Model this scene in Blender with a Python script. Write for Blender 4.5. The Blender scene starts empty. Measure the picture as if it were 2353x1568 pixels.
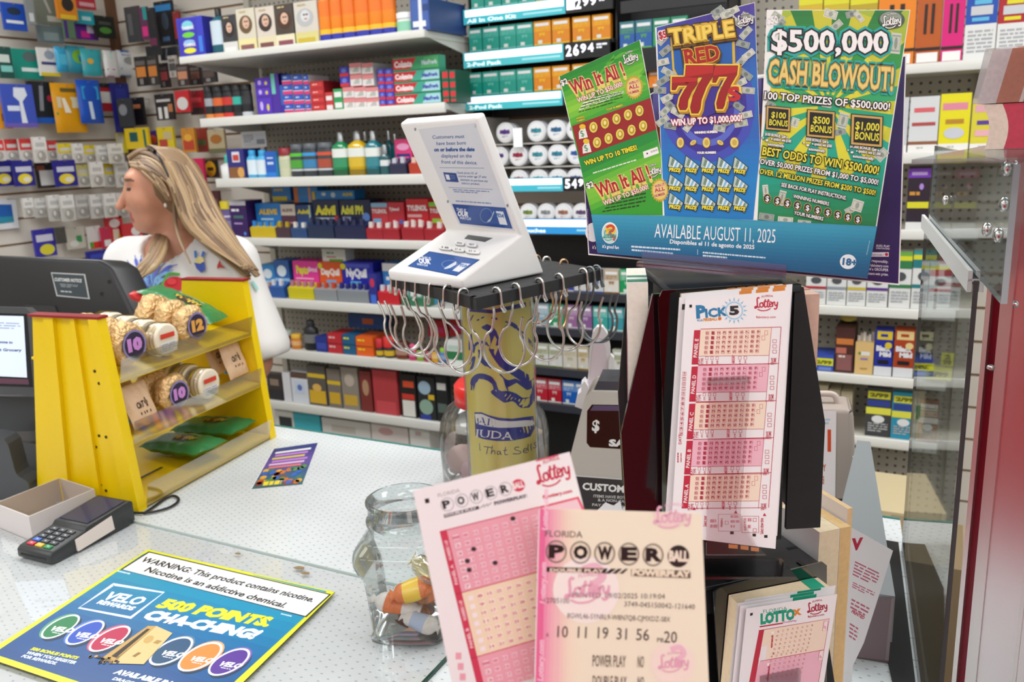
import bpy,bmesh,math,random
import numpy as np
from mathutils import Vector as V,Matrix
rnd=random.Random(7)
SC=bpy.context.scene
COL=SC.collection
# -- camera
FPX,CX,CY=1940.0,1176.5,784.0
CAM=V((0.0,0.0,1.58))
AX=V((0.88966054,0.06956278,-0.45129274))
AY=V((0.45470099,-0.22553612,0.86161503))
AZ=V((-0.04184647,-0.97174816,-0.23228086))
cam=bpy.data.cameras.new('camera')
cam.sensor_width=36.0
cam.lens=FPX/2353.0*36.0
cam.clip_start=0.02
cam.clip_end=60
cam.dof.use_dof=True
cam.dof.focus_distance=0.80
cam.dof.aperture_fstop=11.0
cam_o=bpy.data.objects.new('camera',cam)
COL.objects.link(cam_o)
cam_o.matrix_world=Matrix(((AX.x,-AX.y,-AX.z,CAM.x),(AY.x,-AY.y,-AY.z,CAM.y),(AZ.x,-AZ.y,-AZ.z,CAM.z),(0,0,0,1)))
SC.camera=cam_o
# -- light and exposure
SC.view_settings.view_transform='Standard'
SC.view_settings.look='None'
SC.view_settings.gamma=1.0
SC.view_settings.exposure=0.0
SC.view_settings.use_curve_mapping=False
world=bpy.data.worlds.new('world')
SC.world=world
world.use_nodes=True
world.node_tree.nodes['Background'].inputs[0].default_value=(0.95,0.98,1.0,1)
world.node_tree.nodes['Background'].inputs[1].default_value=0.3
ROOM_X0,ROOM_X1,ROOM_Y0,ROOM_Y1,CEIL=-3.64,3.2,-3.2,2.97,2.75
LIGHTS=[(x,y)for x in(-2.6,-0.9,0.8,2.4)for y in(-2.0,-0.3,1.55)]
for(lx,ly)in LIGHTS:
 ld=bpy.data.lights.new('ceiling_lamp_light','AREA')
 ld.shape='RECTANGLE'
 ld.size=1.15
 ld.size_y=0.55
 ld.energy=15.5 if ly>1 else 9.0
 ld.color=(0.97,0.985,1.0)
 lo=bpy.data.objects.new('ceiling_lamp_light',ld)
 COL.objects.link(lo)
 lo.location=(lx,ly,CEIL-0.06)
 # -- projection helpers
def ray(px,py):
 a,b=px-CX,py-CY
 return V((AX.x*a+AX.y*b+AX.z*FPX,AY.x*a+AY.y*b+AY.z*FPX,AZ.x*a+AZ.y*b+AZ.z*FPX))
def onY(px,py,y):
 r=ray(px,py);return CAM+r*((y-CAM.y)/r.y)
def onX(px,py,x):
 r=ray(px,py);return CAM+r*((x-CAM.x)/r.x)
def onZ(px,py,z):
 r=ray(px,py);return CAM+r*((z-CAM.z)/r.z)
def onD(px,py,d):
 return CAM+ray(px,py)*(d/FPX)
def proj(p):
 q=p-CAM
 x=AX.x*q.x+AY.x*q.y+AZ.x*q.z
 y=AX.y*q.x+AY.y*q.y+AZ.y*q.z
 z=AX.z*q.x+AY.z*q.y+AZ.z*q.z
 return(CX+FPX*x/z,CY+FPX*y/z)
 # -- materials
MATS={}
def lin(h):
 h=h.lstrip('#')
 r=[]
 for i in(0,2,4):
  c=int(h[i:i+2],16)/255.0
  r.append(c/12.92 if c<=0.04045 else((c+0.055)/1.055)**2.4)
 return(*r,1.0)
def mat(h,rough=0.45,metal=0.0,spec=0.5,noise=0.0,nscale=30.0,bump=0.0,emit=0.0,alpha=1.0,coat=0.0):
 key=(h,rough,metal,spec,noise,nscale,bump,emit,alpha,coat)
 if key in MATS:
  return MATS[key]
 m=bpy.data.materials.new('paint_'+h)
 m.use_nodes=True
 nt=m.node_tree
 b=nt.nodes['Principled BSDF']
 c=lin(h)
 b.inputs['Base Color'].default_value=c
 b.inputs['Roughness'].default_value=rough
 b.inputs['Metallic'].default_value=metal
 b.inputs['Specular IOR Level'].default_value=spec
 b.inputs['Coat Weight'].default_value=coat
 b.inputs['Alpha'].default_value=alpha
 if emit:
  b.inputs['Emission Color'].default_value=c
  b.inputs['Emission Strength'].default_value=emit
 if noise or bump:
  tc=nt.nodes.new('ShaderNodeTexCoord')
  nz=nt.nodes.new('ShaderNodeTexNoise')
  nz.inputs['Scale'].default_value=nscale
  nz.inputs['Detail'].default_value=4
  nt.links.new(tc.outputs['Object'],nz.inputs['Vector'])
  if noise:
   mx=nt.nodes.new('ShaderNodeMix')
   mx.data_type='RGBA'
   mx.inputs[6].default_value=tuple(min(1,v*(1+noise))for v in c[:3])+(1,)
   mx.inputs[7].default_value=tuple(v*(1-noise)for v in c[:3])+(1,)
   nt.links.new(nz.outputs['Fac'],mx.inputs[0])
   nt.links.new(mx.outputs[2],b.inputs['Base Color'])
  if bump:
   bp=nt.nodes.new('ShaderNodeBump')
   bp.inputs['Strength'].default_value=bump
   bp.inputs['Distance'].default_value=0.01
   nt.links.new(nz.outputs['Fac'],bp.inputs['Height'])
   nt.links.new(bp.outputs['Normal'],b.inputs['Normal'])
 MATS[key]=m
 return m
def clear(h='ffffff',rough=0.04,refl=1.0,base=0.04,noise=0.0):
 """thin clear plastic or glass sheet: tinted see-through plus a fresnel gloss"""
 key=('clear',h,rough,refl,base,noise)
 if key in MATS:
  return MATS[key]
 m=bpy.data.materials.new('clear_'+h)
 m.use_nodes=True
 nt=m.node_tree
 for n in list(nt.nodes):
  nt.nodes.remove(n)
 out=nt.nodes.new('ShaderNodeOutputMaterial')
 mix=nt.nodes.new('ShaderNodeMixShader')
 tr=nt.nodes.new('ShaderNodeBsdfTransparent')
 tr.inputs[0].default_value=lin(h)
 gl=nt.nodes.new('ShaderNodeBsdfGlossy')
 gl.inputs['Roughness'].default_value=rough
 lw=nt.nodes.new('ShaderNodeLayerWeight')
 lw.inputs['Blend'].default_value=0.25
 ma=nt.nodes.new('ShaderNodeMath')
 ma.operation='MULTIPLY_ADD'
 ma.inputs[1].default_value=refl*0.6
 ma.inputs[2].default_value=base
 nt.links.new(lw.outputs['Fresnel'],ma.inputs[0])
 nt.links.new(ma.outputs[0],mix.inputs[0])
 nt.links.new(tr.outputs[0],mix.inputs[1])
 nt.links.new(gl.outputs[0],mix.inputs[2])
 nt.links.new(mix.outputs[0],out.inputs[0])
 if noise:
  tc=nt.nodes.new('ShaderNodeTexCoord')
  nz=nt.nodes.new('ShaderNodeTexNoise')
  nz.inputs['Scale'].default_value=40
  bp=nt.nodes.new('ShaderNodeBump')
  bp.inputs['Strength'].default_value=noise
  nt.links.new(tc.outputs['Object'],nz.inputs['Vector'])
  nt.links.new(nz.outputs['Fac'],bp.inputs['Height'])
  nt.links.new(bp.outputs['Normal'],gl.inputs['Normal'])
 MATS[key]=m
 return m
def M_(x):
 return mat(x)if isinstance(x,str)else x
 # -- text as filled outlines
FONT=bpy.data.fonts.load('<builtin>')if '<builtin>' not in[f.filepath for f in bpy.data.fonts]else bpy.data.fonts[0]
TXT={}
CAPH=0.73
def glyphs(s,bold=0.0,serif=0.0,spacing=1.0):
 key=(s,bold,serif,spacing)
 if key in TXT:
  return TXT[key]
 cu=bpy.data.curves.new('lettering','FONT')
 cu.body=s
 cu.font=FONT
 cu.size=1.0
 cu.resolution_u=2
 cu.offset=bold
 cu.space_character=spacing
 cu.fill_mode='FRONT'
 ob=bpy.data.objects.new('lettering',cu)
 me=bpy.data.meshes.new_from_object(ob)
 vs=[(v.co.x,v.co.y)for v in me.vertices]
 fs=[tuple(p.vertices)for p in me.polygons]
 if serif:
  cnt={}
  for f in fs:
   for i in range(len(f)):
    e=(f[i],f[(i+1)%len(f)])
    k=(min(e),max(e))
    cnt[k]=cnt.get(k,0)+1
  for k,c in cnt.items():
   if c==1:
    (xa,ya),(xb,yb)=vs[k[0]],vs[k[1]]
    if abs(ya-yb)<0.005 and 0.03<abs(xa-xb)<0.30:
     for base,sg in((-bold,1),(CAPH+bold,-1)):
      if abs(ya-base)<0.02:
       x0,x1=min(xa,xb)-serif,max(xa,xb)+serif
       n=len(vs)
       vs+=[(x0,base),(x1,base),(x1,base+sg*serif*0.9),(x0,base+sg*serif*0.9)]
       fs.append((n,n+1,n+2,n+3))
 bpy.data.meshes.remove(me)
 bpy.data.objects.remove(ob)
 bpy.data.curves.remove(cu)
 xs=[v[0]for v in vs]or[0,1]
 TXT[key]=(vs,fs,min(xs),max(xs))
 return TXT[key]
_v,_f,_a,_b=glyphs('H')
CAPH=max(v[1]for v in _v)
TXT.clear()
# -- mesh builder (world coordinates)
class MB:
 def __init__(self,xf=None):
  self.v,self.f,self.mi,self.sm,self.mats=[],[],[],[],[]
  self.xf=xf
 def idx(self,m):
  m=M_(m)
  if m not in self.mats:
   self.mats.append(m)
  return self.mats.index(m)
 def add(self,vs,fs,m,smooth=False):
  n,i=len(self.v),self.idx(m)
  if self.xf is not None:
   vs=[self.xf@V(p)for p in vs]
  self.v+=[tuple(p)for p in vs]
  for f in fs:
   self.f.append(tuple(n+k for k in f));self.mi.append(i);self.sm.append(smooth)
  return self
 def box(self,x0,x1,y0,y1,z0,z1,m):
  vs=[(x,y,z)for z in(z0,z1)for y in(y0,y1)for x in(x0,x1)]
  return self.add(vs,[(0,2,3,1),(4,5,7,6),(0,1,5,4),(2,6,7,3),(0,4,6,2),(1,3,7,5)],m)
 def rbox(self,x0,x1,y0,y1,z0,z1,m,r=0.003,seg=2):
  bm=bmesh.new()
  bmesh.ops.create_cube(bm,size=1.0)
  for v in bm.verts:
   v.co=V((x0+(v.co.x+.5)*(x1-x0),y0+(v.co.y+.5)*(y1-y0),z0+(v.co.z+.5)*(z1-z0)))
  bmesh.ops.bevel(bm,geom=list(bm.edges),offset=r,segments=seg,profile=0.5,affect='EDGES')
  return self.bm(bm,m,True)
 def bm(self,bm,m,smooth=False):
  bm.verts.index_update()
  self.add([v.co.copy()for v in bm.verts],[tuple(v.index for v in f.verts)for f in bm.faces],m,smooth)
  bm.free()
  return self
 def hexa(self,p,m):
  """p: 4 bottom points then 4 top points, same winding"""
  return self.add(p,[(3,2,1,0),(4,5,6,7),(0,1,5,4),(1,2,6,5),(2,3,7,6),(3,0,4,7)],m)
 def prism(self,pts,d,m,m2=None):
  """closed polygon of 3D points, extruded by vector d; m2 = side material"""
  n=len(pts);pts=[V(p)for p in pts];d=V(d)
  self.add(pts,[tuple(range(n))],m)
  self.add([p+d for p in pts],[tuple(range(n-1,-1,-1))],m)
  vs=pts+[p+d for p in pts]
  return self.add(vs,[(i,i+n,(i+1)%n+n,(i+1)%n)for i in range(n)],m2 or m)
 def lathe(self,o,prof,m,seg=20,smooth=True,sx=1.0,sy=1.0,cap=True,power=2.0,ax=None):
  """prof: (r, z) pairs up the axis; power > 2 squares the section; ax: optional 3x3 axes"""
  o=V(o);vs=[];fs=[]
  for r,z in prof:
   for k in range(seg):
    a=2*math.pi*k/seg
    ca,sa=math.cos(a),math.sin(a)
    q=1.0 if power==2.0 else(abs(ca)**power+abs(sa)**power)**(-1.0/power)
    p=V((r*ca*q*sx,r*sa*q*sy,z))
    vs.append(o+(ax@p if ax is not None else p))
  for i in range(len(prof)-1):
   for k in range(seg):
    a,b=i*seg+k,i*seg+(k+1)%seg
    fs.append((a,b,b+seg,a+seg))
  self.add(vs,fs,m,smooth)
  if cap:
   n=len(vs)
   if prof[0][0]>1e-5:
    self.add(vs[:seg],[tuple(range(seg-1,-1,-1))],m)
   if prof[-1][0]>1e-5:
    self.add(vs[n-seg:],[tuple(range(seg))],m)
  return self
 def tube(self,pts,r,m,seg=8,smooth=True,cap=True,closed=False):
  pts=[V(p)for p in pts];n=len(pts)
  rs=r if isinstance(r,(list,tuple))else[r]*n
  vs=[];fs=[];prev=None
  for i,p in enumerate(pts):
   a=pts[i-1]if i>0 else(pts[-1]if closed else p)
   b=pts[i+1]if i<n-1 else(pts[0]if closed else p)
   t=(b-a).normalized()
   if prev is None:
    u=t.cross(V((0,0,1)))
    if u.length<1e-3:
     u=t.cross(V((1,0,0)))
   else:
    u=prev-t*prev.dot(t)
   u.normalize();prev=u;w=t.cross(u)
   for k in range(seg):
    an=2*math.pi*k/seg
    vs.append(p+(u*math.cos(an)+w*math.sin(an))*rs[i])
  for i in range(n if closed else n-1):
   j=(i+1)%n
   for k in range(seg):
    a,b=i*seg+k,i*seg+(k+1)%seg
    c,d=j*seg+k,j*seg+(k+1)%seg
    fs.append((a,b,d,c))
  self.add(vs,fs,m,smooth)
  if cap and not closed:
   self.add(vs[:seg],[tuple(range(seg))],m)
   self.add(vs[-seg:],[tuple(range(seg))],m)
  return self
 def grid(self,fn,nu,nv,m,smooth=True,closeu=False):
  vs=[fn(i/(nu if closeu else nu-1),j/(nv-1))for j in range(nv)for i in range(nu)]
  fs=[]
  for j in range(nv-1):
   for i in range(nu if closeu else nu-1):
    k=(i+1)%nu
    fs.append((j*nu+i,j*nu+k,(j+1)*nu+k,(j+1)*nu+i))
  return self.add(vs,fs,m,smooth)
 def ellipsoid(self,c,r,m,seg=14,rings=9,ax=None):
  c=V(c);prof=[]
  for i in range(rings):
   t=math.pi*i/(rings-1)
   prof.append((max(1e-6,math.sin(t)),-math.cos(t)))
  A=(ax if ax is not None else Matrix.Identity(3))@Matrix.Diagonal(V(r))
  return self.lathe(c,prof,m,seg,True,ax=A,cap=False)
 def build(self,name,parent=None,origin=None):
  if not self.v:
   return None
  me=bpy.data.meshes.new(name)
  vs=np.array([tuple(p)for p in self.v],dtype=float)
  if parent is not None:
   off=np.array(world_loc(parent))
  elif origin is not None:
   off=np.array(origin)
  else:
   lo,hi=vs.min(0),vs.max(0)
   off=np.array([(lo[0]+hi[0])/2,(lo[1]+hi[1])/2,lo[2]])
  me.from_pydata((vs-off).tolist(),[],self.f)
  for m in self.mats:
   me.materials.append(m)
  me.polygons.foreach_set('material_index',self.mi)
  me.polygons.foreach_set('use_smooth',self.sm)
  me.update()
  o=bpy.data.objects.new(name,me)
  COL.objects.link(o)
  if parent is not None:
   o.parent=parent
  else:
   o.location=off
  return o
def world_loc(o):
 p=V(o.location)
 while o.parent is not None:
  o=o.parent;p+=V(o.location)
 return p
def tag(o,label,cat,group=None,kind=None):
 o['label']=label
 if cat:o['category']=cat
 if group:o['group']=group
 if kind:o['kind']=kind
 return o
def thing(name,label,cat,loc,group=None):
 o=bpy.data.objects.new(name,None)
 o.empty_display_size=0.02
 COL.objects.link(o)
 o.location=loc
 return tag(o,label,cat,group)
def struct(mb,name,label=None):
 o=mb.build(name)
 o['kind']='structure'
 if label:o['label']=label
 return o
def copy_tree(o,loc=None,label=None,parent=None):
 c=o.copy();COL.objects.link(c)
 if parent is not None:c.parent=parent
 for ch in list(o.children):
  copy_tree(ch,parent=c)
 if loc is not None:c.location=loc
 if label:c['label']=label
 return c
 # -- flat artwork laid on a real surface
class Art(MB):
 """printed shapes: coordinates (a, b) go through fn(a, b) -> (point, normal); each layer stands 'eps' above the last"""
 def __init__(self,fn,eps=0.00006,view=None):
  super().__init__()
  self.fn,self.eps,self.view,self.L=fn,eps,view,1
 def P(self,a,b):
  if self.view:
   a,b=a/self.view[2]+self.view[0],b/self.view[2]+self.view[1]
  p,n=self.fn(a,b)
  return p+n*(self.eps*self.L)
 def poly(self,pts,m,L=None):
  if L is not None:self.L=L
  return self.add([self.P(*p)for p in pts],[tuple(range(len(pts)))],m)
 def rect(self,a0,b0,a1,b1,m,L=None):
  return self.poly([(a0,b0),(a1,b0),(a1,b1),(a0,b1)],m,L)
 def disc(self,a,b,r,m,L=None,ry=None,seg=24,rot=0.0,star=0.0):
  ry=r if ry is None else ry
  pts=[]
  for k in range(seg):
   t=2*math.pi*k/seg
   q=1.0-(star if k%2 else 0.0)
   x,y=r*q*math.cos(t),ry*q*math.sin(t)
   pts.append((a+x*math.cos(rot)-y*math.sin(rot),b+x*math.sin(rot)+y*math.cos(rot)))
  if star:
   if L is not None:self.L=L
   vs=[self.P(a,b)]+[self.P(*p)for p in pts]
   return self.add(vs,[(0,1+i,1+(i+1)%seg)for i in range(seg)],m)
  return self.poly(pts,m,L)
 def ring(self,a,b,r,w,m,L=None,ry=None,seg=24):
  if L is not None:self.L=L
  ry=r if ry is None else ry
  vs=[]
  for k in range(seg):
   t=2*math.pi*k/seg
   vs+=[self.P(a+r*math.cos(t),b+ry*math.sin(t)),self.P(a+(r-w)*math.cos(t),b+(ry-w*ry/r)*math.sin(t))]
  return self.add(vs,[(2*k,2*((k+1)%seg),2*((k+1)%seg)+1,2*k+1)for k in range(seg)],m)
 def stroke(self,pts,w,m,L=None,smooth=True,closed=False):
  if L is not None:self.L=L
  if smooth and len(pts)>2:
   pts=spline(pts,closed)
  n=len(pts)
  ws=w if isinstance(w,(list,tuple))else[w]*n
  if len(ws)!=n:
   ws=[ws[min(len(ws)-1,int(i*(len(ws)-1)/(n-1)+0.5))]for i in range(n)]
  vs=[]
  for i in range(n):
   a=pts[max(0,i-1)];b=pts[min(n-1,i+1)]
   dx,dy=b[0]-a[0],b[1]-a[1]
   l=math.hypot(dx,dy)or 1
   ox,oy=-dy/l*ws[i]/2,dx/l*ws[i]/2
   vs+=[self.P(pts[i][0]+ox,pts[i][1]+oy),self.P(pts[i][0]-ox,pts[i][1]-oy)]
  return self.add(vs,[(2*i,2*i+1,2*i+3,2*i+2)for i in range(n-1)],m)
 def frame(self,a0,b0,a1,b1,w,m,L=None):
  if L is not None:self.L=L
  for r in((a0,b0,a1,b0+w),(a0,b1-w,a1,b1),(a0,b0,a0+w,b1),(a1-w,b0,a1,b1)):
   self.rect(*r,m)
  return self
 def text(self,s,p0,p1,h,m,L=None,bold=0.0,shear=0.0,serif=0.0,arc=0.0,spacing=1.0,fit=True,up=None,grow=0.0,dx=0.0,dy=0.0):
  """baseline from p0 to p1, cap height h; arc lifts the middle by that much"""
  if L is not None:self.L=L
  vs,fs,_,_=glyphs(s,bold,serif,spacing)
  _,_,x0,x1=glyphs(s,0.0,0.0,spacing)
  if not vs:return self
  ex,ey=p1[0]-p0[0],p1[1]-p0[1]
  l=math.hypot(ex,ey)
  ex,ey=ex/l,ey/l
  ux,uy=up or(ey,-ex)
  sy=h/CAPH
  sx=l/(x1-x0)if fit else sy
  out=[]
  for x,y in vs:
   t=(x-x0)*sx+shear*y*sy
   q=y*sy
   if arc:
    k=t/l
    q+=arc*4*k*(1-k)
   out.append(self.P(p0[0]+ex*t+ux*q+dx,p0[1]+ey*t+uy*q+dy))
  return self.add(out,fs,m)
 def lines(self,quad,n,m,L=None,fill=0.5,seed=1,words=6):
  """rows of tiny illegible print inside a quad TL, TR, BR, BL"""
  if L is not None:self.L=L
  r=random.Random(seed)
  TL,TR,BR,BL=quad
  def at(s,t):
   return((TL[0]*(1-s)+TR[0]*s)*(1-t)+(BL[0]*(1-s)+BR[0]*s)*t,(TL[1]*(1-s)+TR[1]*s)*(1-t)+(BL[1]*(1-s)+BR[1]*s)*t)
  for i in range(n):
   t0,t1=i/n,(i+fill)/n
   s=0.0
   end=1.0 if i<n-1 else 0.45+0.5*r.random()
   while s<end-0.02:
    w=(0.4+r.random())/words
    e=min(end,s+w)
    self.poly([at(s,t0),at(e,t0),at(e,t1),at(s,t1)],m)
    s=e+0.18/words
  return self
def spline(pts,closed=False,n=5):
 out=[]
 N=len(pts)
 for i in range(N if closed else N-1):
  p1,p2=pts[i%N],pts[(i+1)%N]
  p0=pts[(i-1)%N]if(closed or i>0)else p1
  p3=pts[(i+2)%N]if(closed or i<N-2)else p2
  for k in range(n):
   t=k/n
   out.append(tuple(0.5*(2*b+(c-a)*t+(2*a-5*b+4*c-d)*t*t+(3*b-a-3*c+d)*t**3)for a,b,c,d in zip(p0,p1,p2,p3)))
 out.append(tuple(pts[0])if closed else tuple(pts[-1]))
 return out
class Plane:
 def __init__(self,o,U,Vv):
  self.o,self.U,self.V=V(o),V(U).normalized(),V(Vv).normalized()
  self.N=self.U.cross(self.V).normalized()
 def hit(self,px,py):
  r=ray(px,py)
  return CAM+r*((self.o-CAM).dot(self.N)/r.dot(self.N))
 def px(self,a,b):
  return self.hit(a,b),self.N
 def uv(self,a,b):
  return self.o+self.U*a+self.V*b,self.N
 def back(self,d):
  return Plane(self.o-self.N*d,self.U,self.V)
def facing(o,yaw,lean=0.0,roll=0.0):
 """yaw in degrees: 0 faces -Y, growing towards +X; lean tips the top away from the viewer"""
 y,l,r=math.radians(yaw),math.radians(lean),math.radians(roll)
 nh=V((math.sin(y),-math.cos(y),0));u=V((math.cos(y),math.sin(y),0))
 v=V((0,0,math.cos(l)))-nh*math.sin(l)
 return Plane(o,u*math.cos(r)+v*math.sin(r),v*math.cos(r)-u*math.sin(r))
def axes(yaw,o=(0,0,0)):
 y=math.radians(yaw)
 return Matrix(((math.cos(y),-math.sin(y),0,o[0]),(math.sin(y),math.cos(y),0,o[1]),(0,0,1,o[2]),(0,0,0,1)))
def merge(a,b):
 """append the geometry of builder b to builder a"""
 n=len(a.v)
 a.v+=b.v
 for f,i,s in zip(b.f,b.mi,b.sm):
  a.f.append(tuple(n+k for k in f));a.mi.append(a.idx(b.mats[i]));a.sm.append(s)
 return a
 # === THE SETTING
CT=0.96
def slats(mb,along,face,a0,a1,z0,z1,pitch,m,mg):
 """slatwall: planks with open grooves; along 'x' or 'y', face = coordinate of the groove bottom, planks stand towards the room"""
 n=int((z1-z0)/pitch)
 for i in range(n+1):
  b,t=z0+i*pitch+0.005,min(z1,z0+(i+1)*pitch-0.005)
  if t<=b:continue
  if along=='x':
   mb.box(a0,a1,face-0.012,face,b,t,m)
  else:
   mb.box(face,face+0.012,a0,a1,b,t,m)
SLAT=mat('dbd5ca',0.55,noise=0.05,nscale=3)
GROOVE=mat('a07f5e',0.7)
mb=MB();mb.box(ROOM_X0,ROOM_X1,ROOM_Y1,ROOM_Y1+0.1,0,CEIL,GROOVE)
slats(mb,'x',ROOM_Y1,ROOM_X0,ROOM_X1,0.03,CEIL,0.1085,SLAT,GROOVE)
struct(mb,'wall_back','cream slatted wall behind the shelving')
mb=MB();mb.box(ROOM_X0-0.1,ROOM_X0,ROOM_Y0,ROOM_Y1,0,CEIL,GROOVE)
slats(mb,'y',ROOM_X0,ROOM_Y0,ROOM_Y1,0.03,CEIL,0.1085,SLAT,GROOVE)
struct(mb,'wall_left','cream slatted wall on the left hung with small goods')
mb=MB();mb.box(ROOM_X0+0.012,ROOM_X0+0.047,ROOM_Y1-0.047,ROOM_Y1-0.012,0,CEIL,mat('6d4a33',0.6))
struct(mb,'trim_1','brown corner post where the slatted walls meet')
mb=MB();mb.box(ROOM_X1,ROOM_X1+0.1,ROOM_Y0,ROOM_Y1,0,CEIL,mat('d8d8d4',0.6));struct(mb,'wall_right')
mb=MB();mb.box(ROOM_X0,ROOM_X1,ROOM_Y0-0.1,ROOM_Y0,0,CEIL,mat('d8d8d4',0.6));struct(mb,'wall_front')
mb=MB();mb.box(-.7,1.1,-1.15,-.62,0,.22,mat('8d8d8d',.5));mb.box(-.7,1.1,-1.15,-.62,.22,1.5,mat('d0142e',.4));struct(mb,'red_reflection_block','unseen red block added behind the customer side for the metal panel reflection')  # unseen block, added only to redden reflections in the metal
def floor_surface():
 m=bpy.data.materials.new('floor_tile');m.use_nodes=True
 nt=m.node_tree;b=nt.nodes['Principled BSDF'];b.inputs['Roughness'].default_value=0.3
 tc=nt.nodes.new('ShaderNodeTexCoord');br=nt.nodes.new('ShaderNodeTexBrick')
 br.offset=0.0;br.inputs['Color1'].default_value=lin('b9b4aa');br.inputs['Color2'].default_value=lin('aca79d')
 br.inputs['Mortar'].default_value=lin('6f6b64');br.inputs['Scale'].default_value=1.0
 br.inputs['Brick Width'].default_value=0.3;br.inputs['Row Height'].default_value=0.3;br.inputs['Mortar Size'].default_value=0.004
 nt.links.new(tc.outputs['Object'],br.inputs['Vector']);nt.links.new(br.outputs['Color'],b.inputs['Base Color'])
 return m
mb=MB();mb.box(ROOM_X0-0.1,ROOM_X1+0.1,ROOM_Y0-0.1,ROOM_Y1+0.1,-0.1,0,floor_surface());struct(mb,'floor')
mb=MB();mb.box(ROOM_X0-0.1,ROOM_X1+0.1,ROOM_Y0-0.1,ROOM_Y1+0.1,CEIL,CEIL+0.1,mat('e6e6e2',0.8));struct(mb,'ceiling')
for i,(lx,ly)in enumerate(LIGHTS):
 t=thing('ceiling_light','recessed white fluorescent ceiling panel above the shop floor','light',(lx,ly,CEIL-0.045),'ceiling light panels')
 f=MB()
 for a in((-.62,.62,-.33,-.29),(-.62,.62,.29,.33),(-.62,-.58,-.29,.29),(.58,.62,-.29,.29)):
  f.box(lx+a[0],lx+a[1],ly+a[2],ly+a[3],CEIL-0.045,CEIL,'f0f0f0')
 f.build('frame',t)
 d=MB();d.box(lx-.58,lx+.58,ly-.29,ly+.29,CEIL-0.035,CEIL-0.02,mat('ffffff',0.5,emit=2.2));d.build('diffuser',t)
 # ---- the counter: white laminate printed with small grey dashes
def dot_mat():
 m=bpy.data.materials.new('dotted_laminate');m.use_nodes=True
 nt=m.node_tree;b=nt.nodes['Principled BSDF'];b.inputs['Roughness'].default_value=0.22
 tc=nt.nodes.new('ShaderNodeTexCoord')
 vo=nt.nodes.new('ShaderNodeTexVoronoi');vo.voronoi_dimensions='2D';vo.inputs['Scale'].default_value=70;vo.inputs['Randomness'].default_value=0.12
 mp=nt.nodes.new('ShaderNodeMapping');mp.inputs['Rotation'].default_value=(0,0,0.6);mp.inputs['Scale'].default_value=(0.85,1.5,1.0)
 nt.links.new(tc.outputs['Object'],mp.inputs['Vector']);nt.links.new(mp.outputs['Vector'],vo.inputs['Vector'])
 ra=nt.nodes.new('ShaderNodeMapRange');ra.inputs['From Min'].default_value=0.07;ra.inputs['From Max'].default_value=0.16
 nt.links.new(vo.outputs['Distance'],ra.inputs['Value'])
 nz=nt.nodes.new('ShaderNodeTexNoise');nz.inputs['Scale'].default_value=5;nz.inputs['Detail'].default_value=6
 nt.links.new(tc.outputs['Object'],nz.inputs['Vector'])
 mx=nt.nodes.new('ShaderNodeMix');mx.data_type='RGBA'
 mx.inputs[6].default_value=lin('a3abb0');mx.inputs[7].default_value=lin('d6dcdd')
 nt.links.new(ra.outputs[0],mx.inputs[0])
 m2=nt.nodes.new('ShaderNodeMix');m2.data_type='RGBA';m2.blend_type='MULTIPLY'
 cr=nt.nodes.new('ShaderNodeMapRange');cr.inputs['From Min'].default_value=0.3;cr.inputs['From Max'].default_value=0.7;cr.inputs['To Min'].default_value=0.88
 nt.links.new(nz.outputs['Fac'],cr.inputs['Value'])
 m2.inputs[0].default_value=1.0
 nt.links.new(mx.outputs[2],m2.inputs[6]);nt.links.new(cr.outputs[0],m2.inputs[7])
 nt.links.new(m2.outputs[2],b.inputs['Base Color'])
 return m
DOT=dot_mat()
CF,CB,CL,CR=0.20,1.385,-3.1,-.04
t=thing('shop_counter','long white shop counter printed with tiny grey dots','counter',((CL+CR)/2,(CF+CB)/2,0))
pn0=onZ(2078,1268,CT);pd=(onZ(2118,1568,CT)-pn0).normalized()
xr_=lambda y,d=0:pn0.x+pd.x/pd.y*(y-pn0.y)-d
m=MB();m.prism([V((CL,CF,CT)),V((xr_(CF),CF,CT)),V((xr_(CB),CB,CT)),V((CL,CB,CT))],(0,0,-.035),DOT);m.build('countertop',t)
m=MB();m.box(CL+.03,CR-.03,CF+.05,CB-.05,0.08,CT-0.035,mat('c9c6bf',0.6));m.build('cabinet_body',t)
m=MB();m.box(CL+.06,CR-.06,CF+.09,CB-.09,0,0.08,mat('2a2a2a',0.6));m.build('plinth',t)
m=MB();m.box(CL,CR+.002,CB,CB+.004,CT-0.035,CT+.002,mat('2f7d74',0.5));m.build('edge_strip',t)['label']='thin teal edge strip along the clerk side'
# thin clear sheet laid over the near part of the counter, its cut edge reads dark green
t=thing('counter_glass_sheet','clear glass sheet with dark green edge lying on the counter','glass sheet',(-1.1,0.57,CT))
m=MB();m.box(-1.75,-0.515,0.24,0.893,CT+.0002,CT+.0042,clear('ffffff',0.03,0.35,0.0));m.build('pane',t)
m=MB();m.box(-0.515,-0.5115,0.24,0.893,CT+.0002,CT+.0042,mat('0f3d33',0.15));m.box(-1.75,-0.515,0.893,0.8942,CT+.0002,CT+.0042,mat('b9c9c4',0.2));m.build('cut_edge',t)
GT=CT+.0046
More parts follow.
